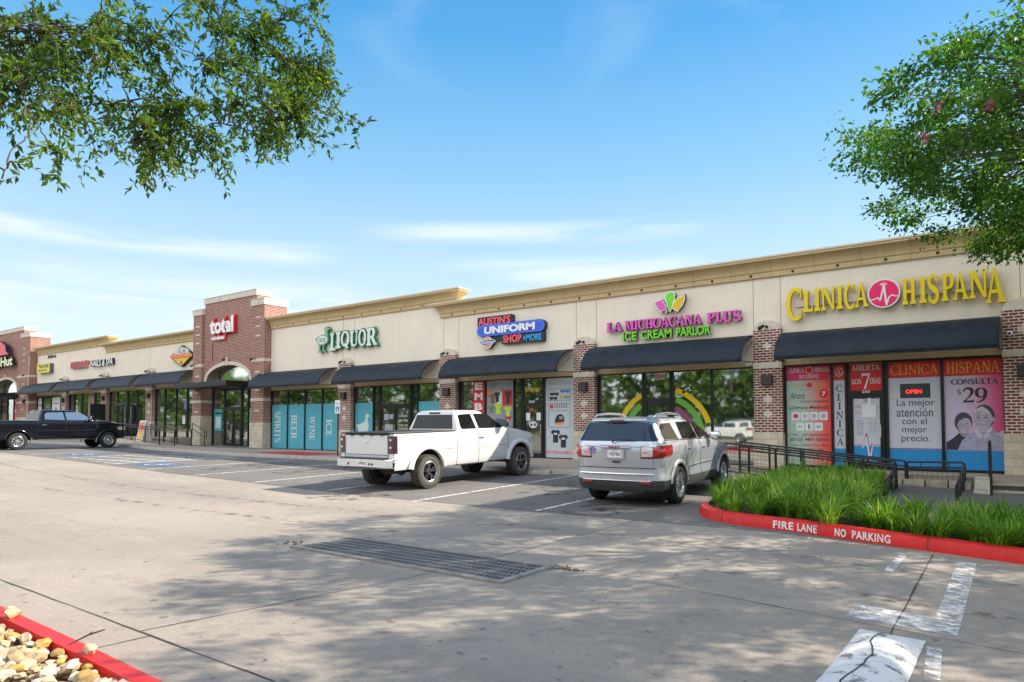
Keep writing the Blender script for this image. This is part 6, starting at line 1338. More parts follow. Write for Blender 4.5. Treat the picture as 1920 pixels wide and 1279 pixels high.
def pickup(label, paint, lifted, crew, wheels, lens, grp=None):
    e = empty('pickup_truck', label=label, cat='pickup truck', group=grp)
    wb = 4.0; RR = .42 if lifted else .405; w = .985; ra = .575 if lifted else .50; lift = 0 if lifted else -.04
    yR, yF = -1.2, 4.98; sill = .52 + lift; belt = 1.43 + lift; mid = 1.0 + lift
    yc = 1.14 if not crew else .80           # gap between bed and cab
    yb = 2.06 if not crew else 2.02; yd = 3.42
    arches = [(0, RR, ra), (wb, RR, ra)]; seams = [yc-.015, yc+.015, yb, yd]
    ys = ystations(seams, arches, yR+.06, yF-.3)
    path = plan_path(w, yR, yF, .06, .22, ys, .0, .14)
    def zt(y): return pl([(-2,belt+.0),(yd-.05,belt+.01),(yd+.3,belt-.015),(4.5,belt-.15),(4.8,belt-.24),(4.98,belt-.34)], y)
    def inset(z, z1):
        t = z - lift
        return pl([(.3,.10),(.52,.055),(.62,.022),(.78,.012),(.93,.0),(.97,.008),(1.05,.010),(1.2,.008),(1.34,.02),(1.40,.032),(1.45,.06)], t)
    def cls(x, y, z):
        if y > yF-.32 and z < .90+lift: return 'front_bumper' if y > yF-.5 else 'body'
        if y < yR+.05 and z < .70+lift: return None
        if yc-.015 < y < yc+.015: return 'body'
        if abs(x) > .8 and yc+.015 < y < yb: return 'door_1'
        if abs(x) > .8 and yb < y < yd: return 'door_2'
        if y < yR+.03 and abs(x) < .79: return 'tailgate'
        if abs(x) > .8 and y > yd: return 'fender!'
        if abs(x) > .75 and y < yc-.014: return 'bed_side!'
        return 'front_panel' if y > yd else 'sill!'
    parts, cols = tub(e, path, sill, zt, inset, arches, cls, {'body': paint}, rows=14)
    # bed: floor, inside walls, rail caps, bulkhead
    g = MB(); g.box(-.86,.86,yR+.05,yc-.03,belt-.50,belt-.47)
    for s in (-1,1): g.box(s*.80,s*.86,yR+.05,yc-.03,belt-.47,belt-.02)
    g.box(-.80,.80,yc-.08,yc-.03,belt-.47,belt-.02); g.box(-.80,.80,yR+.03,yR+.06,belt-.47,belt-.02); g.build('bed', M['trim_grey'], e)
    g = MB()
    for s in (-1,1): g.box(s*.79,s*.965,yR+.0,yc-.02,belt-.012,belt+.014)
    g.box(-.79,.79,yR-.012,yR+.07,belt-.02,belt+.014); g.build('rail_cap', M['black'] if lifted else M['trim_grey'], e, bevel=.008)
    if lifted:      # folded tonneau along the rails, straps on the tailgate top
        g = MB()
        for x in (-.55,-.18,.18,.55): g.box(x-.05,x+.05,yR-.018,yR+.0,belt-.055,belt-.019)
        g.build('bed_cover_strap', M['black'], e)
        g = MB(); g.box(-.80,.80,yR+.0,yc-.05,belt-.004,belt+.022); g.build('bed_cover', M['black'], e, bevel=.01)
    # hood and cowl
    rows = []
    for y in (yd-.02, yd+.12, yd+.3, yd+.6, yd+.9, 4.6, 4.72, 4.80):
        wy = w - .055 - max(0, (y-4.62))*.30; rows.append([(wy*k/6, y - .10*abs(k/6)**2*sst((y-yd)/1.2)*0, zt(y) - .004 + .055*(1-(k/6)**4) * (1 if y < 4.75 else .6) + (.02 if 2 <= abs(k) <= 4 else 0)) for k in range(-6,7)])
    rows.append([(p[0]*.97, p[1]+.10, p[2]-.09) for p in rows[-1]]); rows.append([(p[0], p[1]+.05, p[2]-.14) for p in rows[-1]])
    g = MB(); g.grid(rows); g.build('hood', paint, e, recalc=False, smooth=50)
    # cab
    zr = 1.985 + lift - (0 if lifted else .02); yr = yc + .03; wtop = .745
    RG = [(belt-.06, yr, yd+.16, w-.045, .10,.30), (belt+.03, yr+.02, yd+.06, w-.05, .10,.30), (zr-.12, yr+.14, yd-.78 + (0 if not crew else .06), wtop+.02, .11,.22), (zr-.055, yr+.17, yd-.88, wtop-.01, .13,.22), (zr-.02, yr+.23, yd-.98, wtop-.09, .14,.2), (zr-.004, yr+.36, yd-1.15, wtop-.28, .14,.2), (zr, yr+.6, yd-1.35, .2, .12,.12)]
    ring_loft(RG).build('cab', paint, e, recalc=True, smooth=50)
    G_ = M['car_glass']; b0 = belt + .032; t0 = zr - .12
    for s in (1,-1):
        d1 = parts.get(('door_1', s)) or e; d2 = parts.get(('door_2', s)) or e
        if not crew: side_pane(RG, [(yc+.26,b0),(yb-.06,b0),(yb-.12,t0+.01),(yc+.30,t0),(yc+.24,t0-.05),(yc+.21,b0+.05)], d1, M['car_glass'], s)
        else: side_pane(RG, [(yc+.30,b0+.03),(yb-.05,b0),(yb-.10,t0),(yc+.42,t0-.02),(yc+.32,t0-.12)], d1, M['car_glass_pale'], s)
        side_pane(RG, [(yb+.05,b0),(yd-.20,b0-.005),(yd-.26,b0+.05),(yd-.60,b0+.30),(yd-.72,t0-.02),(yd-.82,t0+.01),(yb+.0,t0+.01)], d2, G_ if not crew else M['car_glass_pale'], s)
        handle(d2, w-.008, yb+.14, 1.22+lift, M['chrome'] if lifted else M['black_paint'], s)
        if crew: handle(d1, w-.008, yc+.30, 1.22+lift, M['chrome'], s)
        # mirror
        mr = ring_loft([(0,-.06,.06,.10,.03,.03),(.02,-.075,.075,.12,.04,.04),(.18,-.07,.07,.12,.04,.04),(.21,-.05,.05,.10,.03,.03)]).build('mirror', paint if not lifted else M['black'], e, smooth=50); mr.scale = (.85,.9,.9); mr.location = (s*(w+.11), yd-.28, belt+.06)
        curve_tube('mirror_arm', [(s*(w-.06),yd-.26,belt+.09),(s*(w+.05),yd-.28,belt+.10)], .03, M['black'], e)
        g = MB(); g.add([(s*(w+.03),yd-.357,belt+.085),(s*(w+.23),yd-.357,belt+.085),(s*(w+.23),yd-.350,belt+.235),(s*(w+.03),yd-.350,belt+.235)],[(0,1,2,3)]); g.build('mirror_glass', M['chrome'], mr).matrix_parent_inverse = Matrix.Translation(mr.location).inverted()
    end_pane(RG, .77,.665, belt+.042, zr-.125, e, M['car_glass'], True); end_pane(RG, .84,.66, belt+.05, zr-.13, e, M['car_glass'], False, 'windshield')
    g = MB(); g.box(-.20,.20,yr+.125,yr+.17,zr-.095,zr-.055); g.build('brake_light', M['smoke_lens'] if lifted else M['red_lens'], e, bevel=.008)
    # tail lights
    for s in (1,-1):
        g = MB(); p = []
        A = [(.785,yR-.012),(.90,yR-.018),(.965,yR-.008),(w+.004,yR+.05),(w+.004,yR+.13)]
        g.grid([[(s*x, y, z) for x, y in A] for z in (.935+lift,.95+lift,1.32+lift,1.365+lift)]); tl = g.build('taillight', lens, e, smooth=30)
        if lifted:
            for z in (1.245,1.06): g = MB(); g.box(s*.86,s*.93,yR-.024,yR-.016,z+lift,z+.05+lift); g.build('reflector', M['clear_lens'], tl)
    # rear bumper
    bmz = .80+lift
    prof = [(yR+.02,bmz),(yR-.16,bmz-.005),(yR-.19,bmz-.03),(yR-.19,bmz-.19),(yR-.15,bmz-.22),(yR+.0,bmz-.22)]
    g = MB(); xs_ = [-1.0,-.985,-.9,-.6,-.2,.2,.6,.9,.985,1.0]
    g.grid([[(x, p[0] + (.14*max(0,abs(x)-.88)/.12), p[1]) for x in xs_] for p in prof]); bpr = g.build('rear_bumper', paint, e, smooth=35)
    g = MB(); g.box(-.80,.80,yR-.17,yR+.0,bmz+.001,bmz+.035); g.box(-.55,.55,yR-.20,yR-.0,bmz-.245,bmz-.195); g.build('step_pad', M['trim_grey'], bpr, bevel=.006)
    for x in (-.45,.32,.42): g = MB(); g.lathe([(0,.03),(-.006,.03),(-.006,0)], 12, 'y', (x,yR-.191,bmz-.12)); g.build('socket', M['black'], bpr)
    plate(bpr, yR-.192, bmz-.10, 'LWR*4382' if lifted else 'KPT*2917').location = (.06,0,0)
    g = MB(); g.box(-.07,.07,yR-.01,yR+.0,1.19+lift,1.26+lift); tg = parts.get(('tailgate',0)); g.build('handle', M['vinyl_white'] if lifted else M['black'], tg or e, bevel=.006)
    g = MB(); g.tube([(w+.002,.72,1.16+lift),(w+.002,.90,1.16+lift)], .0, 4) if False else g.box(w-.012,w-.006,.70,.86,1.12+lift,1.27+lift); g.build('fuel_door', paint, e, bevel=.004)
    for s in (1,-1):      # rub strip and rocker step
        g = MB(); g.tube([(s*(w+.0),y,.93+lift) for y in (yc+.05,(yb+yd)/2,yd-.03)], .012, 6); g.build('rub_strip', paint, e)
        g = MB(); g.box(s*(w-.10),s*(w-.02),yc,yd+.05,sill-.03,sill+.01); g.build('rocker', M['trim_grey'], e, bevel=.01)
    # bed side gap and panel lines
    L_ = []
    for y in (yb, yd):
        for s in (1,-1): L_.append([(p[0]*s, p[1], p[2]) for p in side_pts(cols, path, y, sill)])
    for s in (1,-1):
        L_ += [[(p[0]*s*1.0, yc, p[2]) for p in side_pts(cols, path, yc-.015, sill, .001)]]
        L_.append([(s*(w-.006), y, .965+lift) for y in (ra+.12, yc-.03)]); L_.append([(s*(w-.007), y, .965+lift) for y in frange(yc+.03, yd-.05, 8)])
        L_.append([(s*.79, yR-.003, z) for z in (.70+lift, belt-.02)]); 
    L_.append([(x, yR-.003, .90+lift) for x in (-.79,.79)])
    seam_line(e, L_, .006)
    # wells, flares, wheels, underside
    for yw in (0, wb): well(e, w, yw, RR, ra); flare(e, w-.005, yw, RR, ra, paint, .135 if lifted else .05, .06 if lifted else .018, 9, 171)
    for yw in (0, wb):
        for s in (1,-1): wheel(e, s*(.905 if lifted else .865), yw, RR, RR, .30 if lifted else .255, .25 if lifted else .225, wheels, M['rubber_dusty'] if lifted else M['rubber'], M['dark_chrome'] if lifted else M['alloy'], s, M['alloy'] if lifted else M['black'], lifted)
    g = MB(); g.box(-.62,.62,yR+.3,yF-.4,.50+lift,.62+lift); g.box(-.86,.86,yc,yd,sill-.0,sill+.08); g.tube([(-.78,0,RR),(.78,0,RR)], .05, 10); g.lathe([(-.14,0),(-.1,.10),(0,.14),(.1,.10),(.14,0)], 16, 'x', (0,0,RR)); g.tube([(-.78,wb,RR),(.78,wb,RR)], .045, 10)
    g.tube([(.45,-1.15,.55+lift),(.45,-.3,.58+lift),(.42,.6,.55+lift)], .045, 10); g.tube([(.52,yR+.15,.52+lift),(.52,yR+.65,.52+lift)], .12, 14); g.build('chassis', mat('chassis_dirt',(.03,.025,.02),.8) if 'chassis_dirt' not in bpy.data.materials else bpy.data.materials['chassis_dirt'], e)
    if not lifted:
        for s in (1,-1):
            for yw in (ra+.06, wb-ra-.06-.0): g = MB(); g.box(s*(w-.16),s*(w+.0),(yw-.01) if yw < 2 else yw-.02,(yw+.01) if yw < 2 else yw,.30,.56); g.build('mud_flap', P('mud_flap',(.35,.34,.31)) if 'mud_flap' not in bpy.data.materials else bpy.data.materials['mud_flap'], e)
    # front
    g = MB(); g.box(-.62,.62,yF-.07,yF+.012,.92+lift,1.14+lift); g.build('grille', M['black'], e, bevel=.01)
    for s in (1,-1):
        A = [(.60,yF-.03),(.78,yF-.075),(.90,yF-.17),(w+.003,yF-.38),(w+.003,yF-.52)]
        g = MB(); g.grid([[(s*x, y + .012, z) for x, y in A] for z in (.96+lift,1.11+lift,1.135+lift)]); g.build('headlight', M['clear_lens'], e, smooth=30)
        g = MB(); g.grid([[(s*x, y + .014, z) for x, y in A[3:]] for z in (1.03+lift,1.12+lift)]) if False else g.box(s*(w-.02),s*(w+.008),yF-.56,yF-.40,1.0+lift,1.12+lift); (g.build('turn_signal', M['amber_lens'], e, bevel=.01) if not lifted else None)
    return e, wb
t1, wb = pickup('white lifted extended cab pickup with black off-road wheels parked before the uniform shop', M['white_paint'], True, False, 'offroad', M['smoke_lens']); place(t1, -13.2, -9.05, 0, wb)
t2, wb = pickup('black crew cab pickup with bright alloy wheels parked at the far left', M['black_paint'], False, True, 'ten', M['red_lens']); place(t2, -38.95, -9.76, 0, wb)

def suv(label, paint):
    e = empty('suv', label=label, cat='suv')
    wb = 3.02; RR = .385; w = .985; ra = .455; yR, yF = -1.03, 3.95; sill = .33; arches = [(0,RR,ra),(wb,RR,ra)]
    seams = [.42, 1.33, 2.36]; ys = ystations(seams, arches, yR+.3, yF-.6, .13); path = plan_path(w, yR, yF, .26, .42, ys, .06, .22)
    def zt(y): return pl([(-1.1,1.28),(.5,1.265),(2.3,1.225),(2.6,1.17),(3.3,1.06),(3.7,.95),(3.95,.80)], y)
    def inset(z, z1): return pl([(.30,.10),(.42,.035),(.50,.022),(.56,.010),(.62,.022),(.78,.03),(.95,.018),(1.08,.014),(1.2,.035),(1.26,.06),(1.29,.09)], z)
    def cls(x, y, z):
        if z < .535: return 'cladding'
        if y < yR+.22 and z < .80: return 'rear_bumper'
        if y > yF-.5 and z < .72: return 'front_bumper'
        if y < yR+.16 and abs(x) < .80: return 'tailgate'
        if abs(x) > .8 and .42 < y < 1.33: return 'door_1'
        if abs(x) > .8 and 1.33 < y < 2.36: return 'door_2'
        if y > 2.36 and abs(x) > .5: return 'fender!'
        if y < .5: return 'quarter_panel!'
        return 'front_panel'
    parts, cols = tub(e, path, sill, zt, inset, arches, cls, {'body': paint, 'cladding': M['trim_grey']}, rows=18, smooth=60)
    rows = []
    for y in (2.2,2.4,2.6,2.9,3.2,3.45,3.6): wy = w - .075 - max(0,(y-3.1))*.35; rows.append([(wy*k/6, y, zt(y) - .005 + .06*(1-(k/6)**2)) for k in range(-6,7)])
    rows.append([(p[0]*.95, p[1]+.16, p[2]-.10) for p in rows[-1]])
    g = MB(); g.grid(rows); g.build('hood', paint, e, recalc=False, smooth=60)
    zr = 1.775
    RG = [(1.20,-1.0,2.66,w-.055,.24,.4),(1.275,-.985,2.50,w-.065,.24,.4),(1.31,-.97,2.42,w-.08,.24,.4),(1.66,-.84,1.40,.735,.20,.3),(1.72,-.80,1.22,.695,.2,.3),(1.755,-.74,1.05,.62,.2,.3),(zr,-.55,.8,.42,.2,.3),(zr+.008,-.2,.5,.15,.1,.1)]
    ring_loft(RG, 9).build('roof', paint, e, smooth=60)
    sp = MB(); sp.grid([[(x, y + .09*(x/.6)**2, z) for x in [.60*(-1+2*i/12) for i in range(13)]] for y, z in ((-.62,1.776),(-.82,1.758),(-.90,1.738),(-.905,1.718),(-.82,1.69))]); sp.build('spoiler', paint, e, smooth=50)
    g = MB(); g.box(-.16,.16,-.912,-.88,1.716,1.737); g.build('brake_light', M['red_lens'], e, bevel=.004)
    tg = parts.get(('tailgate',0), e)
    # glass
    rows = []
    for k in range(7):
        t = k/6; z = lerp(1.315,1.685,t); hw = lerp(.855,.675,t); y0 = at_z(RG,z,1)
        ww = at_z(RG,z,3); rc_ = at_z(RG,z,4); cf = lambda x: (0 if abs(x) < ww-rc_ else rc_-math.sqrt(max(0,rc_**2-(abs(x)-ww+rc_)**2)))
        rows.append([(x, y0-.010 + cf(x), z) for x in [hw*(-1+2*i/24) for i in range(25)]])
    g = MB(); g.grid(rows); g.build('rear_window', M['car_glass_sky'], tg, recalc=False, smooth=60)
    end_pane(RG,.82,.62,1.26,1.67,e,M['car_glass'],False,'windshield',curve=.06)
    for s in (1,-1):
        side_pane(RG,[(-.66,1.335),(.12,1.32),(.06,1.655),(-.50,1.65),(-.60,1.60)],e,M['car_glass_tan'],s)
        side_pane(RG,[(.34,1.315),(1.28,1.295),(1.24,1.66),(.40,1.665)],parts.get(('door_1',s),e),G_dark,s)
        side_pane(RG,[(1.34,1.293),(2.16,1.275),(2.19,1.295),(1.98,1.42),(1.62,1.60),(1.46,1.655),(1.30,1.66)],parts.get(('door_2',s),e),G_dark,s)
        g = MB(); g.tube([(s*(at_z(RG,z,3)+.004),y,z) for y,z in ((-.70,1.322),(.30,1.302),(1.3,1.282),(2.2,1.262))], .009, 6); g.build('window_trim', M['chrome'], e)
        handle(parts.get(('door_1',s),e), w-.022, .62, 1.10, M['chrome'], s, .09); handle(parts.get(('door_2',s),e), w-.022, 1.53, 1.09, M['chrome'], s, .09)
        mr = ring_loft([(0,-.07,.07,.10,.04,.05),(.03,-.085,.09,.125,.05,.06),(.13,-.08,.08,.12,.05,.06),(.16,-.06,.05,.09,.03,.03)]).build('mirror', M['chrome'], e, smooth=60); mr.location = (s*(w+.09),2.05,1.25)
        g = MB(); g.tube([(s*.66,-.60,1.775),(s*.665,-.45,1.83),(s*.67,.1,1.852),(s*.665,.75,1.83),(s*.645,1.0,1.765)], [.02,.026,.026,.026,.02], 8); g.build('roof_rail', M['alloy'], e, smooth=60)
        # lights: lens wrapped round the corner
        A = []
        for x, y, nx, ny in path:
            if ny < 0.05 and y < -.45 and (x > .49): A.append((x - nx*.012, y - ny*.012 , nx, ny))
        lo = lambda t: lerp(.975,1.03,t**2); hi = lambda t: lerp(1.205,1.23,t)
        rowsL = []; n = len(A)
        for v in (0,.14,.5,.86,1): rowsL.append([(s*(p[0]+p[2]*(.022 if 0 < v < 1 and 0 < i < n-1 else .0)), p[1]+p[3]*(.022 if 0 < v < 1 and 0 < i < n-1 else .0), lerp(lo(i/(n-1)),hi(i/(n-1)),v)) for i,p in enumerate(A)])
        g = MB()
        for i in range(n-1):
            for k in range(4):
                q = [rowsL[k][i],rowsL[k][i+1],rowsL[k+1][i+1],rowsL[k+1][i]]; x = abs(q[0][0]); mi = 1 if (x < .76 and k in (1,2,3)) else 0
                g.add(q,[(0,1,2,3)],mi)
        tl = g.build('taillight',[M['red_lens'],M['clear_lens']],e,recalc=True,smooth=50)
        g = MB(); g.tube([rowsL[0][i] for i in range(n)]+[rowsL[4][i] for i in range(n-1,-1,-1)]+[rowsL[0][0]], .007, 6); g.build('lens_edge', M['black'], tl)
        g = MB(); xx = s*.62; yy = yR+.06*(.62/w)**2; g.box(s*.55,s*.70,yy-.022,yy-.01,1.09,1.115); g.build('reflector', M['chrome'], tl)
        g = MB(); g.box(s*.53,s*.74,yR+.005,yR+.03,.475,.515); g.build('bumper_reflector', M['red_lens'], e, bevel=.004)
    # tailgate details
    g = MB(); g.grid([[(x, yR-.004 + .06*(x/w)**2, z) for x in frange(-.86,.86,12)] for z in (.775,.79)]); g.build('bumper_ledge', M['black'], e)
    g = MB(); g.tube([(x, yR-.012+.06*(x/w)**2, .665) for x in frange(-.80,.80,12)], .016, 8); g.build('bumper_chrome', M['chrome'], e)
    g = MB(); g.tube([(x, yR+.015+.06*(x/w)**2, .53) for x in frange(-.74,.74,12)], .010, 8); g.build('bumper_strip', M['alloy'], e)
    g = MB(); g.prism([(yR-.012,1.165),(yR-.045,1.175),(yR-.045,1.205),(yR-.01,1.225)], -.33,.33,'yz'); ch = g.build('chrome_bar', M['chrome'], tg, bevel=.006)
    vs, fs = font_mesh('GMC', 0, .03); g = MB(); g.add(fit(vs,-.13,.13,1.172,1.208,yR-.048,yR-.048),fs); g.build('lettering', M['red_lens'], ch, recalc=False)
    g = MB(); g.box(-.21,.21,yR-.0145,yR-.002,.955,1.155); g.build('plate_recess', M['trim_grey'] if False else paint, tg, bevel=.01); plate(tg, yR-.016, 1.06, 'TWZ*3853')
    g = MB(); g.box(-.06,.10,yR-.012,yR-.0,.885,.915); g.build('latch', M['black'], tg)
    # purple sticker left of the plate, wiper, antenna
    g = MB()
    for k in range(5): a = R(72*k+20); g.prism([(-.52+.05*math.cos(a)+.035*math.cos(t*math.pi/4), 1.13+.05*math.sin(a)+.03*math.sin(t*math.pi/4)) for t in range(8)], yR-.006+.02-k*.0008, yR+.02, 'xz')
    g.build('sticker', P('sticker_purple',(.33,.22,.48)), tg)
    g = MB(); g.tube([(-.06,-1.022,1.285),(0,-1.03,1.335),(.2,-1.022,1.35),(.42,-1.0,1.335)], [.016,.014,.010,.007], 6); g.build('wiper', M['black'], e)
    g = MB(); g.tube([(-.05,-.55,1.78),(-.05,-.60,1.94)], .004, 5); g.build('antenna', M['black'], e)
    L_ = []
    for y in (.42,1.33,2.36):
        for s in (1,-1): L_.append([(p[0]*s,p[1],p[2]) for p in side_pts(cols,path,y,.50)])
    for s in (1,-1):
        i = min(range(len(path)), key=lambda i: abs(path[i][0]-.80)+(0 if path[i][1] < 0 else 9)); L_.append([(p[0]*s,p[1]-.002,p[2]) for p in cols[i] if p[2] > .78])
    seam_line(e, L_, .004)
    g = MB()
    for s in (1,-1): g.tube([(s*(w-.012),y,z) for y,z in ((.50,.735),(1.3,.745),(2.3,.755))], .008, 6)
    g.build('door_moulding', M['chrome'], e)
    for yw in (0,wb): well(e,w,yw,RR,ra); flare(e,w-.016,yw,RR,ra,paint,.075,.024,8,172)
    for yw in (0,wb):
        for s in (1,-1): wheel(e,s*.855,yw,RR,RR,.25,.245,'suv',M['rubber'],M['alloy'],s,M['black'])
    g = MB(); g.box(-.78,.78,yR+.28,yF-.5,.30,.42); g.box(-.55,.55,yR+.1,yR+.5,.30,.40); g.build('chassis', bpy.data.materials['chassis_dirt'], e)
    g = MB(); g.box(-.5,.5,yF-.06,yF+.01,.60,.86); g.build('grille', M['chrome'], e)
    for s in (1,-1): g = MB(); g.grid([[(s*x,y+.01,z) for x,y in ((.52,yF-.07),(.70,yF-.17),(.86,yF-.40))] for z in (.70,.88)]); g.build('headlight', M['clear_lens'], e)
    return e, wb
M['car_glass_tan'] = glass_mat('quarter_glass', dark=(.10,.085,.065), refl=.12, tint=(.9,.95,1)); G_dark = glass_mat('door_glass', dark=(.02,.021,.02), refl=.14, tint=(.9,.95,1))
s1, wb = suv('silver suv parked nose in before the ice cream parlor', M['silver_paint']); place(s1, -6.62, -8.58, R(3.0), wb)
s2, wb = suv('white suv across the drive, mirrored in the right pane of the ice cream parlor', M['white_paint']); place(s2, -18.2, -33.5, R(80), wb)
# ---------------------------------------------------------------- plants
def leaf_mat(name, c_dark, c_mid, c_light, trans=.35, rough=.5):
    """leaf colour varies from leaf to leaf (attribute 'tone', random) and lets light through"""
    m = bpy.data.materials.new(name); m.use_nodes = True; nt = m.node_tree; nt.nodes.clear(); L = nt.links.new
    o = _n(nt, 'ShaderNodeOutputMaterial'); at = _n(nt, 'ShaderNodeAttribute'); at.attribute_name = 'tone'
    cr = _n(nt, 'ShaderNodeValToRGB'); cr.color_ramp.elements[0].color = (*c_dark,1); cr.color_ramp.elements[1].color = (*c_light,1); e = cr.color_ramp.elements.new(.5); e.color = (*c_mid,1)
    L(at.outputs['Fac'], cr.inputs[0])
    p = _n(nt, 'ShaderNodeBsdfPrincipled'); L(cr.outputs[0], p.inputs['Base Color']); p.inputs['Roughness'].default_value = rough; p.inputs['Specular IOR Level'].default_value = .35
    t = _n(nt, 'ShaderNodeBsdfTranslucent'); mx2 = _n(nt, 'ShaderNodeMix', data_type='RGBA', blend_type='MULTIPLY'); mx2.inputs[0].default_value = 1; L(cr.outputs[0], mx2.inputs[6]); mx2.inputs[7].default_value = (1.5,1.5,.6,1); L(mx2.outputs[2], t.inputs[0])
    ms = _n(nt, 'ShaderNodeMixShader'); ms.inputs[0].default_value = trans; L(p.outputs[0], ms.inputs[1]); L(t.outputs[0], ms.inputs[2]); L(ms.outputs[0], o.inputs[0]); return m
class Leaves:
    def __init__(s): s.v = []; s.f = []; s.t = []
    def leaf(s, p, d, n, l, w, tone, fold=.25):
        """pointed leaf from p along d with normal n: two folded halves"""
        d = d.normalized(); sd = d.cross(n)
        if sd.length < 1e-4: sd = Vector((1,0,0))
        sd.normalize(); nn = sd.cross(d); o = len(s.v); m = p + d*l*.45; tip = p + d*l - nn*l*.08
        s.v += [tuple(p), tuple(m + sd*w*.5 + nn*w*fold), tuple(tip), tuple(m - sd*w*.5 + nn*w*fold)]
        s.f += [(o,o+1,o+2),(o,o+2,o+3)]; s.t += [tone]*4
    def strip(s, pts, ws, sd, tone):
        o = len(s.v)
        for p, w in zip(pts, ws): s.v += [tuple(p - sd*w/2), tuple(p + sd*w/2)]; s.t += [tone]*2
        for i in range(len(pts)-1): s.f.append((o+2*i,o+2*i+1,o+2*i+3,o+2*i+2))
    def build(s, name, m, parent=None):
        me = bpy.data.meshes.new(name); me.from_pydata(s.v, [], s.f); me.materials.append(m)
        a = me.attributes.new('tone','FLOAT','POINT'); a.data.foreach_set('value', s.t)
        o = bpy.data.objects.new(name, me); COL.objects.link(o)
        if parent: o.parent = parent
        return o
def rv(): 
    while True:
        v = Vector((random.uniform(-1,1),random.uniform(-1,1),random.uniform(-1,1)))
        if .05 < v.length < 1: return v.normalized()
def bez(a, b, c, n): return [a.lerp(b,t).lerp(b.lerp(c,t),t) for t in [i/n for i in range(n+1)]]
BARK = mat('bark', (.10,.075,.055), .9, noise_=.35, nscale=14, bump=.7, bscale=18)
LM_R = leaf_mat('myrtle_leaf', (.022,.078,.015), (.065,.175,.027), (.17,.31,.045), .45)
LM_L = leaf_mat('elm_leaf', (.025,.065,.014), (.075,.16,.022), (.20,.27,.035), .5)
LM_B = leaf_mat('far_leaf', (.035,.075,.016), (.09,.17,.03), (.20,.28,.055), .4)
GRS = leaf_mat('grass_blade', (.05,.15,.012), (.16,.34,.03), (.42,.50,.12), .35, .4)

# ---- crepe myrtle whose crown reaches in from the right
def right_tree(seed, bx0, by0, C, RX, RU, RD, N, label, blossom):
    random.seed(seed)
    base = Vector((bx0,by0,G(bx0,by0)+.12)); e = empty('crepe_myrtle', base, label=label, cat='tree')
    C = Vector(C); RZ = RU
    tr = MB(); tips = []
    limbs = []
    for i in range(5):
        a = 2*math.pi*i/5 + .4; p0 = base + Vector((.14*math.cos(a),.14*math.sin(a),-.1)); p2 = C + Vector((1.6*math.cos(a),1.6*math.sin(a),.2)); p1 = base.lerp(p2,.4) + Vector((0,0,.9)); pts = bez(p0,p1,p2,8)
        tr.tube([p-base for p in pts], [lerp(.085,.045,k/8) for k in range(9)], 8); limbs += pts[3:]
    tr.build('trunk', BARK, e, smooth=60)
    br = MB(); lv = Leaves(); bl = MB()
    n = 0; cl_ = []
    while n < N:
        u = rv(); rr = random.uniform(.42,1.0)**.6; p = C + Vector((u.x*RX*rr, u.y*RX*rr, u.z*rr*(RU if u.z > 0 else RD)))
        ln = noise.noise(p*.55)
        if rr > .72 and ln < -.10: continue            # bites out of the outline
        if noise.noise(p*.9+Vector((9,2,4))) < -.20: continue
        cl_.append((p, rr)); n += 1
    # outlying sprays on the side towards the shops
    for k in range(90):
        a = R(random.uniform(120,260)); z = random.uniform(-RD*.95,RU*.8); k_ = math.sqrt(max(0,1-(z/(RU if z > 0 else RD))**2)); p = C + Vector((math.cos(a)*RX*k_*random.uniform(.92,1.06), math.sin(a)*RX*k_*random.uniform(.92,1.06), z)); 
        if noise.noise(p*.8) > -.05: cl_.append((p, 1))
    for p, rr in cl_:
        q = min(limbs, key=lambda l: (l-p).length + .35*abs(l.z-p.z)); md = q.lerp(p,.55) + Vector((0,0,.25)) + rv()*.2
        pts = bez(q, md, p, 5); br.tube([x-base for x in pts], [lerp(.020,.004,k/5) for k in range(6)], 4, caps=False)
        out = (p - C).normalized(); ct = random.random()
        nl = random.randint(78,120)
        for _ in range(nl):
            o = Vector((random.gauss(0,.175),random.gauss(0,.175),random.gauss(0,.11))); d = (rv() + out*.7 + Vector((0,0,-.25))).normalized(); nm = (rv()*.8 + Vector((0,0,1))).normalized()
            l = random.uniform(.05,.14); lv.leaf(p+o-base, d, nm, l, l*.58, cl(.25+.5*ct*.7+random.gauss(0,.2)))
    br.build('branches', BARK, e); lv.build('crown', LM_R, e)
    for bx, by, bz in blossom:
        b = MB(); c = Vector((bx,by,bz)) - base
        for _ in range(26):
            p = c + Vector((random.gauss(0,.035),random.gauss(0,.035),random.gauss(0,.04))); n_ = rv(); a = n_.cross(rv()).normalized()*.025; q = n_.cross(a).normalized()*.025; b.add([p-a,p-q,p+a,p+q],[(0,1,2,3)])
        b.build('blossom', mat('blossom_pink',(.36,.12,.17),.8) if 'blossom_pink' not in bpy.data.materials else bpy.data.materials['blossom_pink'], e, recalc=False)
BLO = []
for px, py, d in ((1775,190,9.6),(1873,188,9.4),(1750,250,9.4),(1872,190,9.4)):   # blossom on the side of the crown towards the drive
    a = Vector((-math.sin(R(36.55)),math.cos(R(36.55)),0)); r = Vector((a.y,-a.x,0)); q = Vector((0,-21.95,1.27)) + a*d + r*((px-960)/1289*d) + Vector((0,0,(797-py)/1289*d)); BLO.append(tuple(q))
right_tree(21, 3.3, -6.4, (2.65,-6.2,6.2), 5.35, 2.6, 1.75, 580, 'leafy tree with pink blossom reaching in over the clinic roof line on the right', BLO)
right_tree(22, 5.9, -13.0, (5.6,-13.1,6.2), 3.7, 2.2, 1.8, 460, 'nearer tree right of the drive whose dappled shadow falls on the speed hump', [])
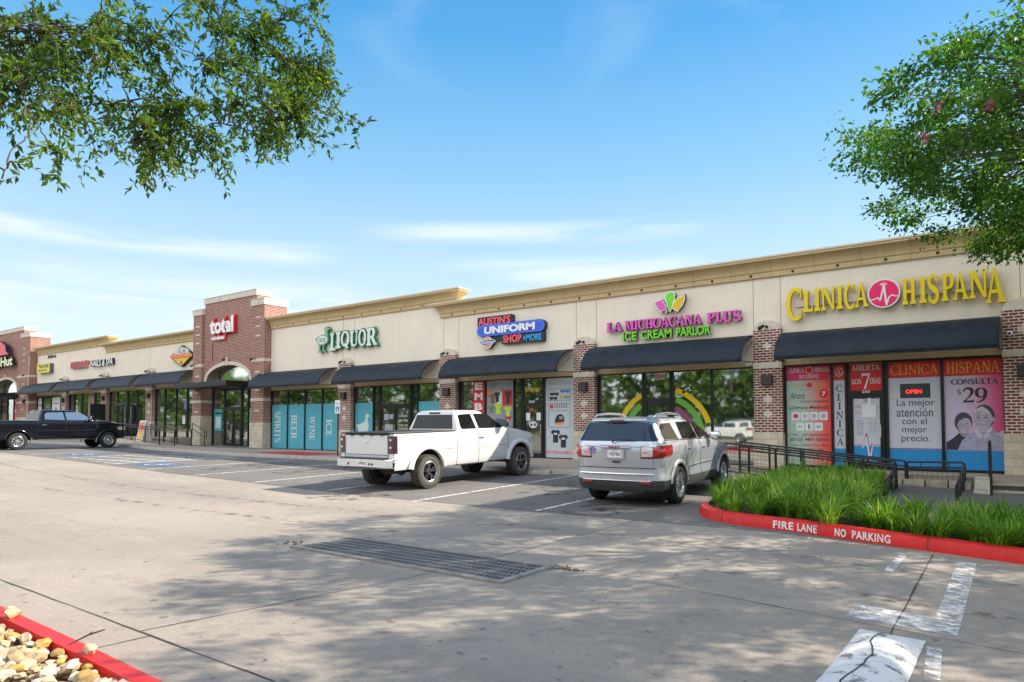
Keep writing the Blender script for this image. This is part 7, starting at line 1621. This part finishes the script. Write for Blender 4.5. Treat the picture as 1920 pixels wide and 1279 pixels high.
# ---- tree on the rock island: its boughs hang into the top left
def left_tree():
    random.seed(33)
    base = Vector((-8.9,-21.3,G(-8.9,-21.3)+.1)); e = empty('overhanging_tree', base, label='tree with thin drooping leafy boughs hanging into the top left', cat='tree')
    cr = base + Vector((.2,.3,4.3)); tr = MB(); pts = bez(base-Vector((0,0,.2)), base+Vector((-.15,.1,2.2)), cr, 8); tr.tube([p-base for p in pts], [lerp(.20,.13,k/8) for k in range(9)], 12); tr.build('trunk', BARK, e, smooth=60)
    # boughs: (end x, y, z, spread, droop, sprays)
    yaw = R(36.55)
    def V(px, py, d):   # where a bough ends, as measured from the photographer's spot
        f = 1289; a = Vector((-math.sin(yaw),math.cos(yaw),0)); r = Vector((math.cos(yaw),math.sin(yaw),0)); return Vector((0,-21.95,1.27)) + a*d + r*((px-960)/f*d) + Vector((0,0,1))*((797-py)/f*d)
    ends = [(60,40,5.6,.62,66),(180,70,6.2,.62,64),(300,60,6.6,.58,52),(130,200,5.6,.50,40),(230,190,6.4,.52,44),(300,230,6.6,.46,38),(400,130,6.8,.55,56),(480,60,7.2,.55,64),(550,110,7.4,.50,58),(560,190,7.4,.45,46),(500,190,7.0,.48,46),(420,220,6.8,.44,36),(550,215,7.2,.34,30),(490,225,7.0,.30,24),(520,240,7.3,.2,14),(600,120,7.5,.2,12),(310,255,6.4,.34,40),(240,262,6.3,.30,34),(270,300,6.35,.22,18),(360,262,6.5,.28,24),(585,160,7.5,.32,20),(520,20,7.2,.5,50),(400,20,6.8,.5,46),(40,250,5.2,.25,9),(20,150,5.3,.4,30),(60,120,5.8,.5,36),(-10,330,5.0,.16,4),(95,285,5.4,.22,9),(622,200,7.5,.16,4),(10,20,5.6,.6,60),(-150,80,5.0,.8,60),(-120,-120,5.4,.8,60),(120,-120,6.2,.8,60),(350,-120,6.8,.8,60),(550,-100,7.3,.7,50)]
    lim = MB(); br = MB(); lv = Leaves()
    ends = sorted([(V(px, py, d), sp, ns) for px, py, d, sp, ns in ends], key=lambda e_: (e_[0]-cr).length)
    nodes = [(cr, .075), (cr + Vector((.3,.5,.35)), .07)]
    for c, sp, ns in ends:
        st, rad = min(nodes, key=lambda q: (q[0]-c).length + .45*(q[0]-cr).length*0 + (.5 if (q[0]-c).length < .35 else 0) + .6*max(0, .012-q[1])*80)
        md = st.lerp(c,.5) + Vector((0,0,.16*(st-c).length)) + rv()*.10*(st-c).length; pts = bez(st, md, c, 10); pts = [p + rv()*.018 if 0 < k < 10 else p for k, p in enumerate(pts)]
        r0 = min(rad*.8, .012 + .014*(st-c).length); rr = [lerp(r0, .006, (k/10)**.8) for k in range(11)]; lim.tube([p-base for p in pts], rr, 6, caps=False); nodes += [(p, r) for p, r in zip(pts[3:], rr[3:])]
        nb = max(2, ns // 6); per = max(2, int(ns * 1.0 / nb))
        for _ in range(nb):
            p0 = pts[random.randint(7,10)]; end = c + Vector((random.gauss(0,sp*.52),random.gauss(0,sp*.52),random.gauss(0,sp*.36)))
            tw = bez(p0, p0.lerp(end,.5)+Vector((0,0,.10))+rv()*.05, end, 8); br.tube([p-base for p in tw], [lerp(.009,.003,k/8) for k in range(9)], 4, caps=False)
            tone = random.random()
            for _ in range(per):
                q0 = tw[random.randint(3,8)]; d0 = ((end-p0).normalized()*.5 + rv()*.9 + Vector((0,0,-.25))).normalized(); ln = random.uniform(.14,.34)
                t2 = [q0, q0+d0*ln*.5+Vector((0,0,-.01)), q0+d0*ln+Vector((0,0,-ln*.22))]; br.tube([p-base for p in t2], [.0028,.002,.0012], 3, caps=False)
                n_ = int(ln/.034)
                for k in range(n_+1):
                    q = t2[0].lerp(t2[1],k/n_*2) if k/n_ < .5 else t2[1].lerp(t2[2],k/n_*2-1)
                    for sg in (-1,1):
                        if random.random() < .12: continue
                        dd = (d0*.6 + rv()*.8 + Vector((0,0,-.25))).normalized(); l = random.uniform(.04,.09); lv.leaf(q-base, dd, (rv()*.9+Vector((0,0,.8))).normalized(), l, l*.45, cl(.15+tone*.6+random.gauss(0,.18)))
    lim.build('limbs', BARK, e, smooth=60); br.build('twigs', BARK, e); lv.build('crown', LM_L, e)
left_tree()
# ---- wood across the road behind the photographer (seen mirrored in the shop windows)
def treeline():
    random.seed(41); lv = Leaves(); tk = MB()
    x = -215
    while x < 70:
        y = random.uniform(-58,-52); h = random.uniform(11,15.5); w = random.uniform(3.8,5.8); z0 = 1.0
        tk.tube([(x,y,0),(x+random.uniform(-.4,.4),y,h*.5)], [.22,.12], 6)
        for k in range(46):
            u = rv(); c = Vector((x,y,z0+h*.55)) + Vector((u.x*w,u.y*w*.7,u.z*h*.47))
            if c.z < 1.6: continue
            tn = random.random()*.75
            for _ in range(30):
                p = c + Vector((random.gauss(0,.7),random.gauss(0,.5),random.gauss(0,.55))); l = random.uniform(.6,1.0); lv.leaf(p, rv(), (rv()+Vector((0,.5,.5))).normalized(), l, l*.7, cl(tn+random.gauss(0,.15)))
        for k in range(9):
            c = Vector((x+random.uniform(-3,3), -51.5+random.uniform(-1.5,1), random.uniform(1.6,3.4))); tn = random.random()*.7
            for _ in range(26): p = c + Vector((random.gauss(0,.7),random.gauss(0,.4),random.gauss(0,.5))); l = random.uniform(.4,.7); lv.leaf(p, rv(), (rv()+Vector((0,.5,.5))).normalized(), l, l*.7, cl(tn+random.gauss(0,.15)))
        x += random.uniform(4.2,6.5)
    o = lv.build('woodland', LM_B); tag(o, 'green trees across the road mirrored in the shop windows', kind='stuff')
    t = tk.build('woodland_trunks', BARK); t['kind'] = 'stuff'
treeline()
# ---- ornamental grass in the fire-lane island
def in_poly(x, y, P):
    c = False
    for (x0,y0),(x1,y1) in zip(P, P[1:]+P[:1]):
        if (y0 > y) != (y1 > y) and x < (x1-x0)*(y-y0)/(y1-y0)+x0: c = not c
    return c
def grass():
    random.seed(8); lv = Leaves()
    bed = [(p[0]+(.20 if p[1] > -9.6 else .12), p[1]+(.17 if p[1] < -9 else 0)) for p in KC]
    reg = bed + [(9,-9.6),(9,-8.4),(-.2,-8.2),(-1.0,-8.2),(-1.05,-9.0),(-2.3,-8.9),(-2.5,-5.0),(-2.52,-3.5)]
    cl_ = []; tries = 0
    while tries < 60000 and len(cl_) < 320:
        tries += 1; x, y = random.uniform(-5,6.5), random.uniform(-12.3,-3.5)
        if not in_poly(x,y,reg): continue
        if any((x-a)**2+(y-b)**2 < .185**2 for a, b in cl_): continue
        cl_.append((x,y))
    for x, y in cl_:
        h = random.uniform(.48,.74)*(1.0 if y < -6 else .92)*(.85 if y < -9.9 and x > -2.4 else 1); tn = random.uniform(.15,.75); z0 = SOIL(x,y)-.03
        for _ in range(110):
            a = random.uniform(0,2*math.pi); r0 = random.uniform(0,.11); p = Vector((x+r0*math.cos(a),y+r0*math.sin(a),z0)); lean = random.uniform(.2,1.15)*(.7+r0*5); hh = h*random.uniform(.65,1.12)*(1-.22*lean)
            a2 = a+random.gauss(0,.35); od = Vector((math.cos(a2),math.sin(a2),0)); pts = [p]
            for t in (.35,.65,.85,1.0): pts.append(p + od*(lean*hh*.95*t**2) + Vector((0,0,hh*(t-.44*lean*t**3))))
            w = random.uniform(.012,.021); sd = Vector((-od.y,od.x,0)); lv.strip(pts, [w,w*1.05,w*.85,w*.5,w*.08], (sd*.9+od*.3*random.uniform(-1,1)).normalized(), cl(tn*.8+random.gauss(0,.14)) if random.random() > .10 else random.uniform(.85,1.0))
    tag(lv.build('ornamental_grass', GRS), 'lush clumps of green ornamental grass behind the red kerb', kind='stuff')
grass()
# ---- river stones on the island beside the photographer
def stones():
    random.seed(17); g = MB(); cs = [(.46,.36,.20),(.52,.44,.32),(.36,.22,.08),(.46,.29,.08),(.36,.28,.17),(.48,.38,.26),(.36,.25,.14),(.56,.48,.36)]
    ms = [mat('stone_%d' % i, c, .6, noise_=.3, nscale=10, bump=.3, bscale=20) for i, c in enumerate(cs)]
    bm = bmesh.new(); bmesh.ops.create_icosphere(bm, subdivisions=2, radius=1); V0 = [v.co.copy() for v in bm.verts]; F0 = [tuple(v.index for v in f.verts) for f in bm.faces]; bm.free()
    def stone(g, c, s, mi):
        rot = Matrix.Rotation(random.uniform(0,6.28),3,'Z') @ Matrix.Rotation(random.gauss(0,.35),3,'X'); sc = Vector((s*random.uniform(.8,1.35), s*random.uniform(.7,1.0), s*random.uniform(.5,.8))); o = rv()*9
        g.add([Vector(c) + rot @ Vector((v.x*sc.x*(1+.55*noise.noise(v*1.3+o)), v.y*sc.y*(1+.55*noise.noise(v*1.3+o*1.3)), v.z*sc.z*(1+.5*noise.noise(v*1.5+o)))) for v in V0], F0, mi)
    P_ = []; t = 0
    while len(P_) < 1500 and t < 90000:
        t += 1; x = random.uniform(-8.2,-2.75); y = random.uniform(-22.2,-20.08); s = random.choice((.026,.03,.036,.042,.05,.06))
        if any((x-a)**2+(y-b)**2 < (.60*(s+r))**2 for a,b,r in P_): continue
        P_.append((x,y,s))
    for x, y, s in [(random.uniform(-8.2,-2.75),random.uniform(-22.2,-20.1),.04) for _ in range(700)]: stone(g, (x,y,G(x,y)+.10), s, random.randrange(len(ms)))
    for x, y, s in P_: stone(g, (x,y,G(x,y)+.13+s*.35+random.uniform(0,.025)), s, random.randrange(len(ms)))
    o = g.build('river_stones', ms, recalc=False, smooth=32); tag(o, 'bed of tan and white river stones behind the red kerb', kind='stuff')
    for nm, x, y, s, mi, lab in (('loose_stone',-6.15,-19.98,.06,0,'tan loose stone lying on the red kerb at the left'),('loose_stone',-4.78,-19.99,.055,5,'pale loose stone lying on the red kerb with a dry twig'),('loose_stone',-6.35,-19.93,.04,1,'small pale stone nearest the left end of the red kerb')):
        g = MB(); stone(g, (0,0,0), s, 0); o = g.build(nm, ms[mi], recalc=False, smooth=40); o.location = (x,y,G(x,-19.87)+.187+s*.5); tag(o, lab, 'stone')
    g = MB(); g.tube([(-4.95,-20.05,-.14),(-4.83,-19.98,-.07),(-4.72,-19.93,-.03)], [.004,.006,.004], 5); g.tube([(-4.83,-19.98,-.07),(-4.74,-20.0,-.03)], .003, 5); tag(g.build('twig', BARK), 'dry twig lying over the pale stone on the red kerb', 'twig')
stones()
# fallen leaves and grit on the drive
random.seed(12); lv = Leaves()
for _ in range(420):
    x, y = random.uniform(-16,3), random.uniform(-20,-6.5); l = random.uniform(.02,.05); lv.leaf(Vector((x,y,G(x,y)+.008)), Vector((random.uniform(-1,1),random.uniform(-1,1),.05)), Vector((0,0,1)), l, l*.5, random.random(), .1)
o = lv.build('leaf_litter', leaf_mat('dry_leaf',(.10,.06,.03),(.22,.14,.06),(.45,.38,.22),.1)); o['kind'] = 'stuff'
